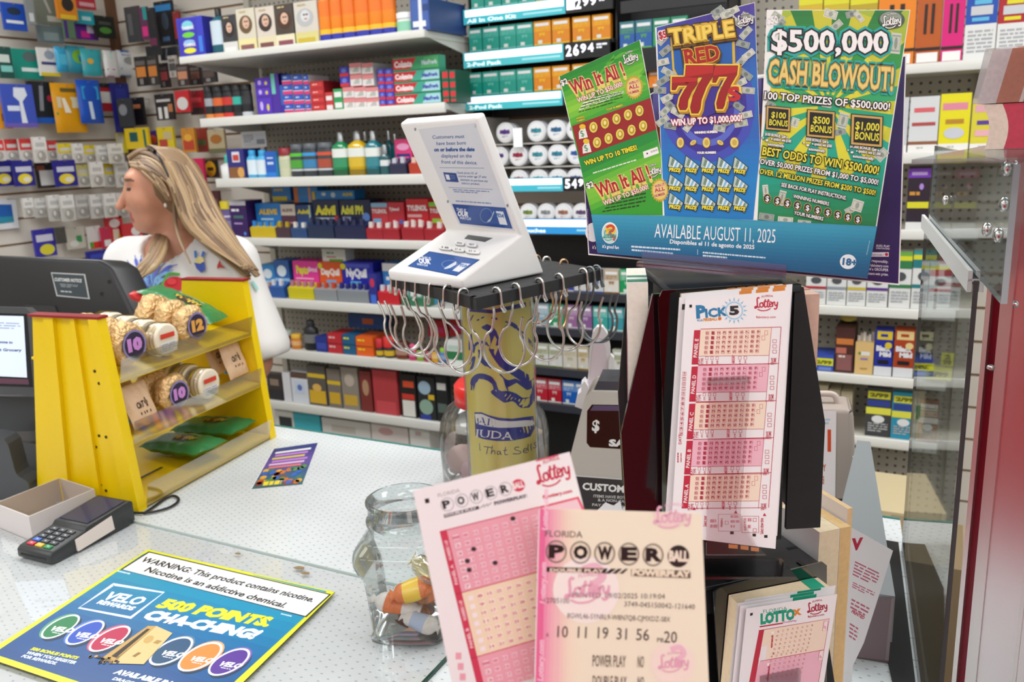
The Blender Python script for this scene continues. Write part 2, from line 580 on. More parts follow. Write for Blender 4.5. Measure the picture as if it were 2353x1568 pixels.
# crumbs of torn brown tape left on the counter
for k,(px,py,w)in enumerate(((688,1306,16),(702,1318,13),(547,1273,9))):
 p=onZ(px,py,GT if py>1250 else CT);m=MB();s=w*0.0006
 m.prism([p+V((-s,-.3*s,0)),p+V((-.2*s,-.5*s,0)),p+V((s,-.1*s,0)),p+V((.6*s,.5*s,0)),p+V((-.5*s,.35*s,0))],(0,0,.0008),mat('8b7550',0.7))
 tag(m.build('tape_scrap'),('longer brown tape scrap on the counter behind the blue mat','hooked brown tape scrap beside the longer one on the counter','tiny dark scrap on the counter between mat and flyer')[k],'scrap','scraps on the counter')
m=MB();m.box(-2.6,1.6,1.42,2.28,.0005,.011,mat('1e1e21',.7));tag(m.build('floor_surface'),'long black sheet added to darken the floor behind the counter','mat')  # this sheet and the next are added to make the floor dark
m=MB();m.box(.16,1.6,.25,1.40,.0005,.011,mat('232326',.7));tag(m.build('floor_surface'),'black sheet added to darken the floor right of the glass divider','mat')
# === LOTTERY HEADER CARD
GR='1f8f2e'
def clip(poly,conv):
 """clip a polygon to a convex polygon (any winding)"""
 area=sum(conv[i][0]*conv[(i+1)%len(conv)][1]-conv[(i+1)%len(conv)][0]*conv[i][1]for i in range(len(conv)))
 sg=1 if area>0 else-1
 out=list(poly)
 for i in range(len(conv)):
  a,b=conv[i],conv[(i+1)%len(conv)]
  f=lambda p:sg*((b[0]-a[0])*(p[1]-a[1])-(b[1]-a[1])*(p[0]-a[0]))
  src,out=out,[]
  for k in range(len(src)):
   p,q=src[k],src[(k+1)%len(src)]
   fp,fq=f(p),f(q)
   if fp>=0:out.append(p)
   if(fp>=0)!=(fq>=0):
    t=fp/(fp-fq)
    out.append((p[0]+(q[0]-p[0])*t,p[1]+(q[1]-p[1])*t))
  if not out:return[]
 return out
def mixhex(a,b,t):
 pa=[int(a[i:i+2],16)for i in(0,2,4)];pb=[int(b[i:i+2],16)for i in(0,2,4)]
 return '%02x%02x%02x'%tuple(int(x+(y-x)*t+.5)for x,y in zip(pa,pb))
def ramp(cols,t):
 t=min(0.9999,max(0,t))*(len(cols)-1);i=int(t)
 q=round((t-i)*8)/8
 return mixhex(cols[i],cols[i+1],q)
def bill(a,x,y,w,h,rot,L,tone=0):
 c,s=math.cos(rot),math.sin(rot)
 q=lambda u,v:(x+u*w*c-v*h*s,y+u*w*s+v*h*c)
 R=lambda k:[q(-k,-k),q(k,-k),q(k,k),q(-k,k)]
 a.poly(R(.5),('cdd3c6','a9b3ad','dfe2d6')[tone],L)
 a.poly([q(-.44,-.40),q(.44,-.40),q(.44,.40),q(-.44,.40)],('93a094','78857f','a7b2a4')[tone],L+1)
 a.poly([q(-.40,-.33),q(.40,-.33),q(.40,.33),q(-.40,.33)],('c0c8b9','9aa69e','d2d6c8')[tone],L+2)
 a.poly([q(.17*math.cos(k),.3*math.sin(k))for k in[i*.628 for i in range(10)]],('8d998c','6e7a75','9ba698')[tone],L+3)
LOT=[([(.23,.93),(.17,1.0),(.12,.86),(.12,.5),(.11,.18),(.05,.02),(.0,.05),(.03,.16),(.13,.12),(.22,.04)],.055),([(.33,.50),(.25,.44),(.23,.22),(.29,.08),(.37,.16),(.38,.38),(.33,.50),(.40,.44)],.05),([(.51,.82),(.46,.5),(.44,.18),(.48,.07),(.54,.14)],.055),([(.40,.56),(.56,.62)],.035),([(.65,.82),(.60,.5),(.58,.18),(.62,.07),(.68,.16)],.055),([(.55,.58),(.71,.64)],.035),([(.68,.26),(.77,.36),(.78,.50),(.73,.54),(.68,.40),(.69,.16),(.76,.08),(.83,.20)],.045),([(.84,.52),(.83,.30),(.82,.08)],.05),([(.83,.34),(.88,.52),(.93,.50)],.045),([(.93,.52),(.93,.26),(.98,.16),(1.03,.30)],.045),([(1.06,.54),(1.04,.2),(1.0,-.10),(.92,-.16),(.90,-.06)],.05),([(.12,-.10),(.3,-.26),(.55,-.24),(.72,-.08)],.04)]
def lottery(a,x,y,w,h,rot,m,L,outline=None,small=None):
 c,s=math.cos(rot),math.sin(rot)
 q=lambda u,v:(x+u*w*c+v*h*s,y+u*w*s-v*h*c)
 for st,wd in LOT:
  if outline:a.stroke([q(*p)for p in st],w*(wd+.09),outline,L)
 for st,wd in LOT:
  a.stroke([q(*p)for p in st],w*wd*1.25,m,L+1)
 p0,p1=q(.34,.98),q(.86,1.0)
 if outline:a.text('FLORIDA',p0,p1,h*.18,outline,L,bold=.14,arc=h*.06)
 a.text('FLORIDA',p0,p1,h*.18,small or m,L+1,bold=.02,arc=h*.06)
def otext(a,s,p0,p1,h,fill,out,L,bold=.02,ow=.07,serif=0.0,**k):
 a.text(s,p0,p1,h,out,L,bold=bold+ow,serif=serif,**k)
 return a.text(s,p0,p1,h,fill,L+1,bold=bold,serif=serif,**k)
PP=facing(onD(1650,640,0.672),15,5)
VZ=(1280,0,2.306)
card=thing('lottery_header_card','large white edged card of three scratch game panels, green, blue and teal','sign',PP.hit(1685,640))
out=[(1284,176),(1471,91),(1519,350),(1505,63),(1734.5,5),(1747.5,348),(1762,22.5),(2092,22.5),(2015,520),(1993,640),(1373,581),(1359,492)]
b=MB()
for ids in((0,1,2,11),(2,3,4,5),(5,6,7,8),(2,5,8,11),(11,8,9,10)):
 b.prism([PP.hit(*out[i])for i in ids],-PP.N*0.0012,mat('f1f3ef',.5))
b.build('backing_board',card)
T1=[(13,405),(437,212),(551,815),(560,1142),(183,1138)]
T2=[(521,148),(1046,15),(1076,798),(1040,1166),(566,1146),(553,806)]
T3=[(1114,55),(1868,55),(1689,1200),(1022,1166),(1079,800)]
# ---- left panel
a=Art(PP.px,view=VZ)
def tq(s,t):
 return(10+430*s+178*t,404-195*s+742*t)
gcol=['1f8a2b','2f9a2c','6dbb33','8fcf3c','4fae31','2a9a34','1f9a3e','1d8f3c','1d8a38','3da534','7fc63a','6fbf38','35a030']
for i in range(26):
 t0,t1=i/26,(i+1)/26
 t0,t1=(t0-.3 if i==0 else t0),(t1+.6 if i==25 else t1)
 p=clip([tq(-.3,t0),tq(1.3,t0),tq(1.3,t1),tq(-.3,t1)],T1)
 if len(p)>2:a.poly(p,mat(ramp(gcol,i/25),.35),1)
for k in range(9):
 p=clip([tq(.75+.5*math.cos(k*.7+j*.52)*(.3 if j%2 else .9),.15+.12*k/9+.2*math.sin(k*.7+j*.52))for j in range(3)],T1)
 if len(p)>2:a.poly(p,mat('54b033',.35),2)
p=clip([(80,668),(505,515),(545,680),(120,836)],T1)
a.poly(p,mat('97201f',.4),3)
for dy in(0,545):
 dx=137 if dy else 0
 R=lambda x,y:(x+dx,y+dy)
 otext(a,'$2',R(25,455),R(60,440),28,'f4f4f0','16301a',4,.03,.08)
 a.text('Win It All !',R(86,506),R(362,405),70,'e8d36a',5,bold=.09,serif=.05,dx=4,dy=9)
 a.text('Win It All !',R(86,500),R(362,398),70,'f0e2a0',6,bold=.07,serif=.05)
 a.text('Win It All !',R(86,500),R(362,398),70,'ad1c22',7,bold=.03,serif=.05)
 otext(a,'WIN UP TO $50,000!',R(113,545),R(350,455),24,'f6efe4','b02a2a',4,.02,.06,serif=.03)
 a.disc(*R(408,463),50,'c9a93a',4,ry=66,seg=44,star=.16)
 a.disc(*R(408,463),38,'e3cf72',5,ry=50)
 for s,y,h in(('WIN IT',445,14),('ALL',470,20),('NUMBER',495,13)):
  otext(a,s,R(382,y+6),R(436,y-8),h,'c0262c','f3e6c4',6,.03,.07)
 if not dy:
  lottery(a,358,338,74,44,-.36,'f6f6f2',4,'10240f')
  a.lines([(147,528),(352,480),(356,500),(110,595)],4,'eef3e2',4,.45,3,9)
  a.lines([(150,530),(350,484),(352,540),(105,612)],4,'1c3f16',4,.3,5,9)
 else:
  lottery(a,480,935,72,44,-.30,'f6f6f2',4,'10240f')
  a.lines([(285,1064),(470,1020),(470,1100),(230,1136)],4,'1c3f16',4,.4,5,8)
otext(a,'YOUR NUMBERS',(262,588),(350,562),10,'e8dc3a','1c2f10',4,.03,.06)
otext(a,'WINNING',(104,634),(146,622),9,'e8dc3a','1c2f10',4,.03,.06)
otext(a,'NUMBERS',(106,648),(148,636),9,'e8dc3a','1c2f10',4,.03,.06)
for r,(x0,y0)in enumerate(((193,675),(212,756))):
 for k in range(5):
  x,y=x0+61*k,y0-22*k
  a.disc(x,y,24,'2b1510',4,ry=31,seg=18);a.disc(x,y,22,'e3cf57',5,ry=29,seg=18)
  a.disc(x+1,y,14,'b79a2c',6,ry=20,seg=12);a.disc(x,y-2,8,'f0e38a',7,ry=12,seg=10)
 bx,by=((137,700),(157,777))[r]
 a.poly([(bx-22,by+2),(bx-10,by-20),(bx+12,by-24),(bx+18,by-4),(bx+26,by+28),(bx-20,by+38)],'e9ece2',5)
 a.disc(bx-2,by-28,17,'e6c12a',6,ry=14,seg=10)
 a.text('$',(bx-8,by+26),(bx+10,by+20),32,'2a8a5a',6)
otext(a,'WIN UP TO 10 TIMES!',(150,878),(425,792),24,'ecdf2a','10240f',4,.04,.07)
a.poly([(455,805),(532,778),(540,812),(462,840)],'f2f4f0',4)
a.rect(474,810,482,818,'1a1a1a',5)
for k in range(3):a.ring(502+12*k,804-4*k,5,2,'555555',5,seg=10)
a.lines([(190,915),(440,838),(442,846),(190,923)],1,'e6f0dc',4,.8,2,14)
a.build('green_panel_print',card)['label']='green game panel with red lettering and gold coins'
# ---- middle panel
a=Art(PP.px,view=VZ)
for i in range(40):
 t0,t1=i/40,(i+1)/40
 y0,y1=10+1160*t0,10+1160*(t1)
 for j in range(10):
  s=(j+.5)/10
  col=ramp(['3d2a86','3b2c90','2d3ea0','2f55b4','2a3f9e','3a2d90','2272bd','1a7cc6','1b80c8','1b7cc0'],t0)
  edge=ramp(['4f3aa0','2a62b4','1d78c4','2b6fc0','1a86cc','1b7fc8'],t0)
  c=mixhex(edge,col,round((1-abs(2*s-1.1))*6)/6 if abs(2*s-1.1)<1 else 0)
  p=clip([(510+570*j/10,y0),(510+570*(j+1)/10,y0),(510+570*(j+1)/10,y1),(510+570*j/10,y1)],T2)
  if len(p)>2:a.poly(p,mat(c,.35),1)
for k,(rx,ry,c)in enumerate(((250,300,'4450b8'),(205,255,'3a3098'),(170,215,'5a6cc8'),(140,180,'41359e'))):
 p=[(800+rx*math.cos(i*.21)*(1.0),560+ry*math.sin(i*.21))for i in range(30)]
 p=clip(p,T2)
 if len(p)>2:a.poly(p,mat(c,.35),2+k)
a.poly([(600,190),(938,120),(945,350),(900,470),(780,560),(660,470),(612,370)],'d8b62c',6)
a.poly([(612,200),(925,132),(930,345),(890,455),(780,540),(668,455),(622,365)],'1a5fae',7)
rb=random.Random(4)
for k,(x,y)in enumerate([(560,210),(575,270),(562,330),(590,385),(560,430),(585,520),(572,590),(600,560),(640,600),(560,640),(600,668),(955,120),(1000,175),(985,235),(1015,290),(975,330),(1000,395),(970,440),(1010,480),(955,560),(1000,610),(975,655),(900,650),(700,665),(860,680),(545,480),(900,80),(860,75),(850,60),(930,60),(1010,90),(655,570)]):
 bill(a,x,y,62+14*rb.random(),34,rb.uniform(-1.0,.9),8+4*(k%3),k%3)
a.poly([(612,520),(640,600),(780,625),(930,560),(955,510),(930,420),(650,430)],'3b2c90',20)
otext(a,'$5',(544,208),(582,200),36,'c42a2e','f4f4f4',21,.04,.09)
lottery(a,958,132,78,44,-.18,'f6f6f2',21,'14142c')
for dy,c,bo in((8,'3a2708',.16),(5,'7a5310',.13),(0,'3a2708',.12)):
 a.text('TRIPLE',(604,240),(938,192),82,c,21+(dy==5)+2*(dy==0),bold=bo,serif=.07,dy=dy)
 a.text('RED',(685,345),(862,318),78,c,21+(dy==5)+2*(dy==0),bold=bo,serif=.06,dy=dy)
a.text('TRIPLE',(604,240),(938,192),82,'d8ae2a',24,bold=.075,serif=.07)
a.text('TRIPLE',(604,238),(938,190),78,'f0d460',25,bold=.02,serif=.05)
a.text('RED',(685,345),(862,318),78,'e0b030',24,bold=.08,serif=.06)
a.text('RED',(685,345),(862,318),78,'a8181c',25,bold=.035,serif=.06)
def seven(x,y,w,h,sh):
 P=[(0,0),(1,0),(1,.2),(.78,.45),(.64,.72),(.62,.92),(.56,1.0),(.34,1.0),(.28,.88),(.34,.64),(.52,.38),(.64,.24),(.22,.24),(.12,.38),(.0,.38)]
 return[(x+u*w-sh*v*h,y+v*h)for u,v in P]
def grow(P,k,dx=0,dy=0):
 cx=sum(p[0]for p in P)/len(P);cy=sum(p[1]for p in P)/len(P)
 out=[]
 for i in range(len(P)):
  p0,p1,p2=P[i-1],P[i],P[(i+1)%len(P)]
  ax_,ay_=p1[1]-p0[1],p0[0]-p1[0];bx_,by_=p2[1]-p1[1],p1[0]-p2[0]
  la,lb=math.hypot(ax_,ay_),math.hypot(bx_,by_)
  nx,ny=ax_/la+bx_/lb,ay_/la+by_/lb
  q=max(.6,(nx*nx+ny*ny)/2)
  out.append((p1[0]+nx/q*k+dx,p1[1]+ny/q*k+dy))
 return out
for S in(seven(612,412,130,170,.02),seven(836,352,120,225,.12),seven(685,350,145,250,.08)):
 a.poly(grow(S,17,4,6),'3a2708',26);a.poly(grow(S,14,7,8),'b98a1e',27)
 a.poly(grow(S,11),'f0d048',28);a.poly(grow(S,3),'6a1010',29);a.poly(S,'9c1418',30)
 a.poly([S[0],S[1],(S[2][0],S[2][1]-12),(S[14][0],S[14][1]-34)],'b8241f',31)
otext(a,"'S",(893,540),(968,528),66,'c0252a','f0d048',28,.06,.08,serif=.05)
otext(a,'WIN UP TO $1,000,000!',(606,668),(980,642),32,'f6f6f6','b3262c',26,.035,.075,serif=.03)
otext(a,'WINNING NUMBERS',(728,710),(850,704),12,'ffffff','1a1a3a',10,.05,.08)
otext(a,'YOUR NUMBERS',(742,816),(842,814),11,'ffffff','1a1a3a',10,.05,.08)
for x,rx,rt in((654,21,0),(722,20,-.6),(792,22,0),(865,20,.5),(940,25,0)):
 a.disc(x,758,rx,'7a6218',10,ry=30 if not rt else 14,seg=18,rot=rt);a.disc(x-1,756,rx*.88,'e6d27a',11,ry=27 if not rt else 11,seg=18,rot=rt);a.disc(x,756,rx*.5,'c9ae48',12,ry=16 if not rt else 6,seg=12,rot=rt)
for r in range(3):
 for k in range(5):
  x=588+85*k-(3 if k<2 else 0);y=(830,928,1026)[r]+2*k
  P=[(x+14,y-4),(x+82,y+50),(x+64,y+92),(x+4,y+52)]
  a.poly(grow(P,4),'14303a',10);a.poly(P,'b9cdbf',11)
  a.poly([(x+26,y+8),(x+72,y+46),(x+60,y+76),(x+16,y+44)],'6f8f80',12)
  a.poly([(x+40,y+16),(x+66,y+37),(x+48,y+74),(x+26,y+58)],'e4f0f2',13);a.poly([(x+49,y+23),(x+58,y+31),(x+40,y+68),(x+32,y+62)],'7fc0e0',14)
  otext(a,'PRIZE',(x+10,y+78),(x+68,y+82),18,'efe13a','0e1a10',15,.05,.10)
a.lines([(596,1146),(945,1162),(945,1172),(596,1156)],1,'a5414a',10,.9,4,18)
a.build('blue_panel_print',card)['label']='blue game panel with gold lettering and red sevens'
# ---- right panel
a=Art(PP.px,view=VZ)
for i in range(30):
 y0,y1=50+1160*i/30,50+1160*(i+1)/30
 p=clip([(1000,y0),(1900,y0),(1900,y1),(1000,y1)],T3)
 if len(p)>2:a.poly(p,mat(ramp(['1f7a34','2a8a3a','2f9440','34a052','2fa868','22a883','1ea98e','1aa78c','179e84','1a8f62','207f4a'],i/29),.35),1)
for k in range(15):
 t0,t1=math.radians(-172+24*k),math.radians(-172+24*k+12)
 C0=(1440,560)
 for r0,r1,c in((60,330,'dcd83a'),(330,520,'c9c832'),(520,760,'a5bd3a')):
  p=clip([(C0[0]+r0*math.cos(t0),C0[1]+r0*math.sin(t0)),(C0[0]+r1*math.cos(t0),C0[1]+r1*math.sin(t0)),(C0[0]+r1*math.cos(t1),C0[1]+r1*math.sin(t1)),(C0[0]+r0*math.cos(t1),C0[1]+r0*math.sin(t1))],[(1110,50),(1880,50),(1750,800),(1500,960),(1060,900)])
  p=clip(p,T3)if len(p)>2 else p
  if len(p)>2:a.poly(p,mat(c,.35),2)
for k,(x,y,w,h,r)in enumerate([(1170,90,70,40,.6),(1185,130,60,30,-.9),(1450,75,70,45,.3),(1475,140,80,36,-.7),(1560,75,60,34,-.3),(1600,90,60,30,.9),(1795,230,52,110,.1),(1130,560,50,40,.5),(1260,650,40,50,.3),(1515,640,52,80,.25),(1500,700,60,34,-.2),(1430,550,50,40,.2),(1720,820,70,46,-.8),(1700,790,60,30,.5),(1105,1010,30,60,-.1),(1190,1050,36,80,.25),(1200,1115,40,40,.1),(1590,1090,60,60,.3),(1560,1110,70,34,-.5),(1110,1150,80,36,.15),(1210,1165,80,30,.1),(1310,1180,70,24,.1)]):
 pp=clip([(x-60,y-60),(x+60,y-60),(x+60,y+60),(x-60,y+60)],T3)
 if len(pp)==4:bill(a,x,y,w,h,r,3+4*(k%2),k%3)
a.disc(1772,105,70,'4a5a4e',11,ry=48,seg=18);a.disc(1768,100,58,'8fa08e',12,ry=38,seg=16)
a.text('$50',(1114,128),(1170,124),38,'f4f4f4',13,bold=.03)
lottery(a,1726,140,92,52,-.12,'f6f6f2',13,'10140f')
for bo,c,L in((.16,'1fa9a0',11),(.09,'0f4f4c',12),(.075,'121212',13),(.03,'f4f4f2',14)):
 a.text('$500,000',(1140,270),(1750,280),108,c,L,bold=bo)
for bo,c,L in((.16,'1fa9a0',13),(.10,'15605a',15),(.055,'b8902e',16),(.02,'e9cf7a',17)):
 a.text('CASH BLOWOUT!',(1118,436),(1775,480),118,c,L,bold=bo,serif=.05)
otext(a,'100 TOP PRIZES OF $500,000!',(1098,525),(1760,586),38,'f6f6f4','101010',18,.02,.09,serif=.05)
for(x,y,w,s1,xa)in((1108,560,130,'$100',0),(1325,580,148,'$500',0),(1558,604,168,'$1,000',0)):
 h=w*.98
 sk=lambda u,v:(x+u*w-v*h*.03,y+v*h+u*w*.09)
 a.poly([sk(-.01,-.01),sk(1.01,-.01),sk(1.01,1.01),sk(-.01,1.01)],'0e0e0e',18)
 a.poly([sk(.02,.02),sk(.98,.02),sk(.98,.98),sk(.02,.98)],'c9a55a',19)
 a.poly([sk(.09,.09),sk(.91,.09),sk(.91,.91),sk(.09,.91)],'111111',20)
 a.text(s1,sk(.22 if len(s1)<5 else .14,.48),sk(.80 if len(s1)<5 else .88,.48),h*.24,'e6df3a',21,bold=.02)
 a.text('BONUS',sk(.14,.80),sk(.88,.80),h*.24,'e6df3a',21,bold=.02)
for x,y,n in((1102,718,'$100'),(1318,744,'$500'),(1552,782,'$1,000')):
 for j,(s,o,w)in enumerate(((n+' BONUS: Get a',0,118),('symbol, win '+n,44,92),('automatically.',14,88))):
  xx,yy,w2=x+o,y+26*j,w*(1.0 if n!='$1,000' else 1.28)
  otext(a,s,(xx,yy),(xx+w2,yy+w2*.14),15,'f4f4f2','101810',13,.03,.10)
 otext(a,'"    "',(x-16,y+26),(x+38,y+32),14,'f4f4f2','101810',13,.03,.10)
 a.disc(x+10,y+26,12,'e8e8e4',13,ry=9,seg=8);a.ring(x+10,y+26,12,3,'202020',14,ry=9,seg=8)
otext(a,'BEST ODDS TO WIN $500,000!',(1086,820),(1700,925),42,'ebe23a','101010',13,.02,.09,serif=.04)
otext(a,'OVER 50,000 PRIZES FROM $1,000 TO $5,000!',(1074,868),(1698,980),27,'f6f6f4','101010',13,.02,.10,serif=.04)
otext(a,'OVER 1.2 MILLION PRIZES FROM $200 TO $500!',(1072,920),(1684,1036),27,'ebe23a','101010',13,.02,.10,serif=.04)
otext(a,'SEE BACK FOR PLAY INSTRUCTIONS.',(1186,988),(1530,1060),20,'f6f6f4','101010',13,.02,.10)
otext(a,'WINNING NUMBERS',(1250,1048),(1438,1090),18,'f6f6f4','101810',13,.02,.10,serif=.03)
otext(a,'YOUR NUMBERS',(1254,1136),(1408,1170),18,'f6f6f4','101810',13,.02,.10,serif=.03)
for k in range(10):
 x,y=1113+53.3*k,1053+12.3*k
 a.disc(x,y,22,'d8b24a',13,ry=27,seg=28,star=.14);a.disc(x,y,18,'161616',14,ry=23,seg=16)
 a.text('$',(x-9,y+13),(x+9,y+14),27,'f4f4f4',15,bold=.02)
a.build('teal_panel_print',card)['label']='teal and yellow rayed game panel'
# ---- blue footer band
a=Art(PP.px,view=VZ)
BA=[(182,1137),(560,1143),(1020,1166),(1694,1200),(1643,1474),(216,1340)]
for i in range(18):
 y0,y1=1130+350*i/18,1130+350*(i+1)/18
 sl=40
 p=clip([(150,y0-sl),(1720,y0+sl),(1720,y1+sl),(150,y1-sl)],BA)
 if len(p)>2:a.poly(p,mat(ramp(['3f93b4','3a9cbc','2f8db0','2880a6','21729b','1c6690','175c86','13567f'],i/17),.25),22)
a.disc(281,1235,43,'f2f5f2',24,ry=57)
a.disc(281,1237,39,'b9dcd8',25,ry=52);a.disc(284,1218,28,'f0c83c',26,ry=30,seg=16)
a.stroke([(262,1205),(285,1196),(300,1205),(296,1222),(280,1232),(290,1250),(308,1256),(300,1275)],13,'d8422e',27)
lottery(a,246,1262,62,40,.03,'3f9a8c',28)
a.text("it's good fun",(241,1313),(327,1320),17,'ffffff',24,bold=.01)
a.text('AVAILABLE AUGUST 11, 2025',(516,1258),(1155,1288),72,'f4f8fa',24,bold=-.004)
a.text('Disponibles el 11 de agosto de 2025',(598,1290),(1044,1320),21,'f4f8fa',24,bold=.02)
a.lines([(394,1302),(735,1324),(735,1334),(394,1312)],1,'d8eaf2',24,.9,5,24)
a.lines([(396,1320),(660,1344),(660,1354),(396,1330)],1,'d8eaf2',24,.9,6,20)
a.lines([(772,1334),(1332,1382),(1332,1390),(772,1343)],1,'d8eaf2',24,.9,7,34)
a.lines([(772,1350),(1000,1370),(1000,1378),(772,1359)],1,'d8eaf2',24,.9,8,16)
a.poly([(744,1322),(746,1322),(746,1350),(744,1350)],'d8eaf2',24)
a.disc(1540,1387,43,'eef5f8',24,ry=39);a.text('18+',(1512,1402),(1584,1410),34,'1a6a98',25,bold=.05)
a.lines([(1637,1350),(1666,1220),(1670,1220),(1641,1350)],1,'a8cde0',24,.8,3,12)
a.build('blue_footer_print',card)['label']='blue footer reading Available August 11, 2025'
# ---- the dark purple card behind it
P2=PP.back(0.010)
card2=thing('purple_header_card','dark purple white edged card standing behind the three panel lottery card','sign',P2.hit(1700,650))
b=MB();b.prism([P2.hit(*p)for p in((1336,330),(1352,586),(2067,656),(2083,126),(1750,176),(1500,212))],-P2.N*.0012,mat('f1f3ef',.5));b.build('backing_board',card2)
a=Art(P2.px)
Q2=[(1338,332),(1354,583),(2064,652),(2080,130),(1750,180),(1500,215)]
a.poly(Q2,mat('2c1a5c',.3),1)
a.poly([(1500,216),(1750,181),(1750,330),(1500,345)],'6b66b0',2);a.poly([(1500,280),(1750,262),(1750,345),(1500,350)],'d9822a',3)
a.disc(1363,534,18,'f0f0f4',2,ry=22);a.text("it's good fun",(1361,572),(1400,576),8,'ffffff',2)
a.lines([(1349,480),(1352,560),(1354,560),(1351,480)],1,'8f86b8',2,.8,2,9)
for s,x,y,h in(('ALSO, PLAY',2013,567,5),('SCRATCH-OFFS!',2013,572,3)):
 a.text(s,(x,y),(2044,y+2),h,'f2f0f8',2,bold=.02)
a.rect(2001,580,2042,590,'f2f0f8',2);a.disc(2037,585,4,'c8283a',3,seg=12);a.text('RESPONSIBLY',(2003,588),(2031,588.5),4,'2c1a5c',3)
for s,y,x0 in(('responsibly.',602,2003),('floridalottery.com',612,1990),('of a GROUPER',621,1996),('instant-win prize.',631,1990)):
 a.text(s,(x0,y),(2041,y+3),6,'f2f0f8',2,bold=.01)
a.build('purple_print',card2)
# ---- clear sign rail that holds the cards on the tower top
t=thing('clear_sign_holder','clear plastic rail holding the lottery cards on top of the black tower','sign holder',PP.hit(1640,635))
F=facing(PP.hit(1640,600)+PP.N*.006,15,5)
m=MB();m.prism([F.hit(*p)for p in((1474,576),(1806,608),(1806,634),(1476,602))],F.N*.0025,clear('d4dcf4',.08,1.2,.10));m.build('front_lip',t)
m=MB();q=[F.hit(*p)for p in((1462,604),(1806,637),(1810,641),(1462,608))]
m.prism([q[0],q[1],q[1]-F.N*.03,q[0]-F.N*.03],(0,0,-.003),clear('e6eaf4',.1,1.0,.12));m.build('base_rail',t)
m=MB();B=PP.back(.013);m.prism([B.hit(*p)for p in((1490,420),(1790,440),(1800,640),(1478,610))],-B.N*.002,clear('e8ecf6',.08,.8,.05));m.build('back_plate',t)
# === PLAY SLIP TOWER
RED,PINK,CREAM='c22c45','f0bccb','f5e2cd'
PAPER=mat('f1eff0',.6)
EDGE=mat('d9c9ae',.8,noise=.18,nscale=180)
BLK=mat('16181b',.35,noise=.25,nscale=60)
YU=29
SP=facing(onD(1680,960,.640),YU,4.0)
FP=SP.back(.044)
def zat(px,py,pl):return pl.hit(px,py).z
TOPZ=zat(1660,652,FP)-.004;BOTZ=zat(1822,1222,FP)
fl,fr=FP.hit(1510,900),FP.hit(1822,900)
W2=(fr-fl).length/2
org=(fl+fr)/2;org=V((org.x,org.y,0))-V((math.sin(math.radians(YU)),-math.cos(math.radians(YU)),0))*W2
XT=axes(YU,org)
tower=thing('play_slip_tower','black two tier plastic tower holding lottery play slips on the counter','slip dispenser',(org.x,org.y,CT))
m=MB(XT);m.box(-W2+.018,W2-.004,-W2+.004,W2-.004,BOTZ,TOPZ-.003,BLK);m.box(-W2+.02,W2-.02,-W2+.02,W2-.02,BOTZ-.09,BOTZ,BLK);m.build('upper_column',tower)
m=MB(XT);m.rbox(-W2+.010,W2+.002,-W2-.006,W2+.004,TOPZ-.004,TOPZ+.003,mat('1c2226',.28,noise=.3,nscale=80),.0015)
for x in(-.02,.025):m.box(x-.006,x+.006,-W2-.010,-W2-.005,TOPZ-.006,TOPZ+.0035,BLK)
m.build('top_plate',tower)
def fin(name,sx,y,zs,mm):
 m=MB(XT);pts=[(W2-.003,BOTZ),(W2+zs[0],BOTZ),(W2+zs[1],BOTZ+(TOPZ-BOTZ)*.45),(W2+.004,TOPZ),(W2-.003,TOPZ)]
 m.prism([V((sx*a,y,b))for a,b in pts],(0,.004,0),mm);return m.build(name,tower)
RED_SHEEN=mat('1d0a10',.18,coat=.6)  # dark fin colour with the reflected red painted in
fin('side_fin',-1,-W2-.004,(.026,.030),RED_SHEEN)['label']='glossy dark fin at the front left corner'
fin('side_fin',1,-W2-.004,(.026,.026),mat('14191c',.3,noise=.3,nscale=90))
fin('side_fin',-1,W2-.004,(.012,.015),BLK);fin('side_fin',1,W2-.004,(.03,.03),BLK)
# clear pocket on the front
DK=clear('4a3f42',.1,1.0,.05)
SB=SP.back(.024)
m=MB();m.prism([SB.hit(*p)for p in((1522,668),(1800,650),(1813,662),(1795,1240),(1540,1250),(1512,690))],-SB.N*.0018,DK);m.build('clear_back_plate',tower)
m=MB();q=[SB.hit(1545,1284),SB.hit(1796,1284)]
m.prism([q[0],q[1],q[1]+SP.N*.034,q[0]+SP.N*.034],(0,0,-.0022),clear('c8c8cc',.1,1.0,.12));m.build('clear_ledge',tower)
SF=Plane(SP.o+SP.N*.0025,SP.U,SP.V)
m=MB();m.prism([SF.hit(*p)for p in spline([(1622,1275),(1628,880)],n=1)+[(1632,866),(1718,863),(1722,872),(1700,1180),(1735,1250),(1760,1275)]],SF.N*.0016,clear('faf6f7',.12,.9,.04));m.build('clear_tongue',tower)
m=MB();m.prism([SF.hit(*p)for p in((1626,868),(1716,864),(1718,876),(1624,880))],SF.N*.005,clear('f6f4f5',.2,1.1,.14));m.build('tongue_tip',tower)
def slip(name,label,pl,quad,group=None,back=.00018,curl=0.0):
 t=thing(name,label,'play slip',pl.hit((quad[2][0]+quad[3][0])/2,(quad[2][1]+quad[3][1])/2),group)
 TL,TR,BR,BL=quad
 def q(s,u):return((TL[0]*(1-s)+TR[0]*s)*(1-u)+(BL[0]*(1-s)+BR[0]*s)*u,(TL[1]*(1-s)+TR[1]*s)*(1-u)+(BL[1]*(1-s)+BR[1]*s)*u)
 def fn(s,u):
  p,n=pl.px(*q(s,u))
  return p+n*(curl*(u-.5)**2),n
 m=MB();m.grid(lambda s,u:fn(s,u)[0],2,14,PAPER);m.grid(lambda s,u:fn(1-s,u)[0]-pl.N*back,2,14,PAPER)
 m.build('paper',t)
 return t,fn
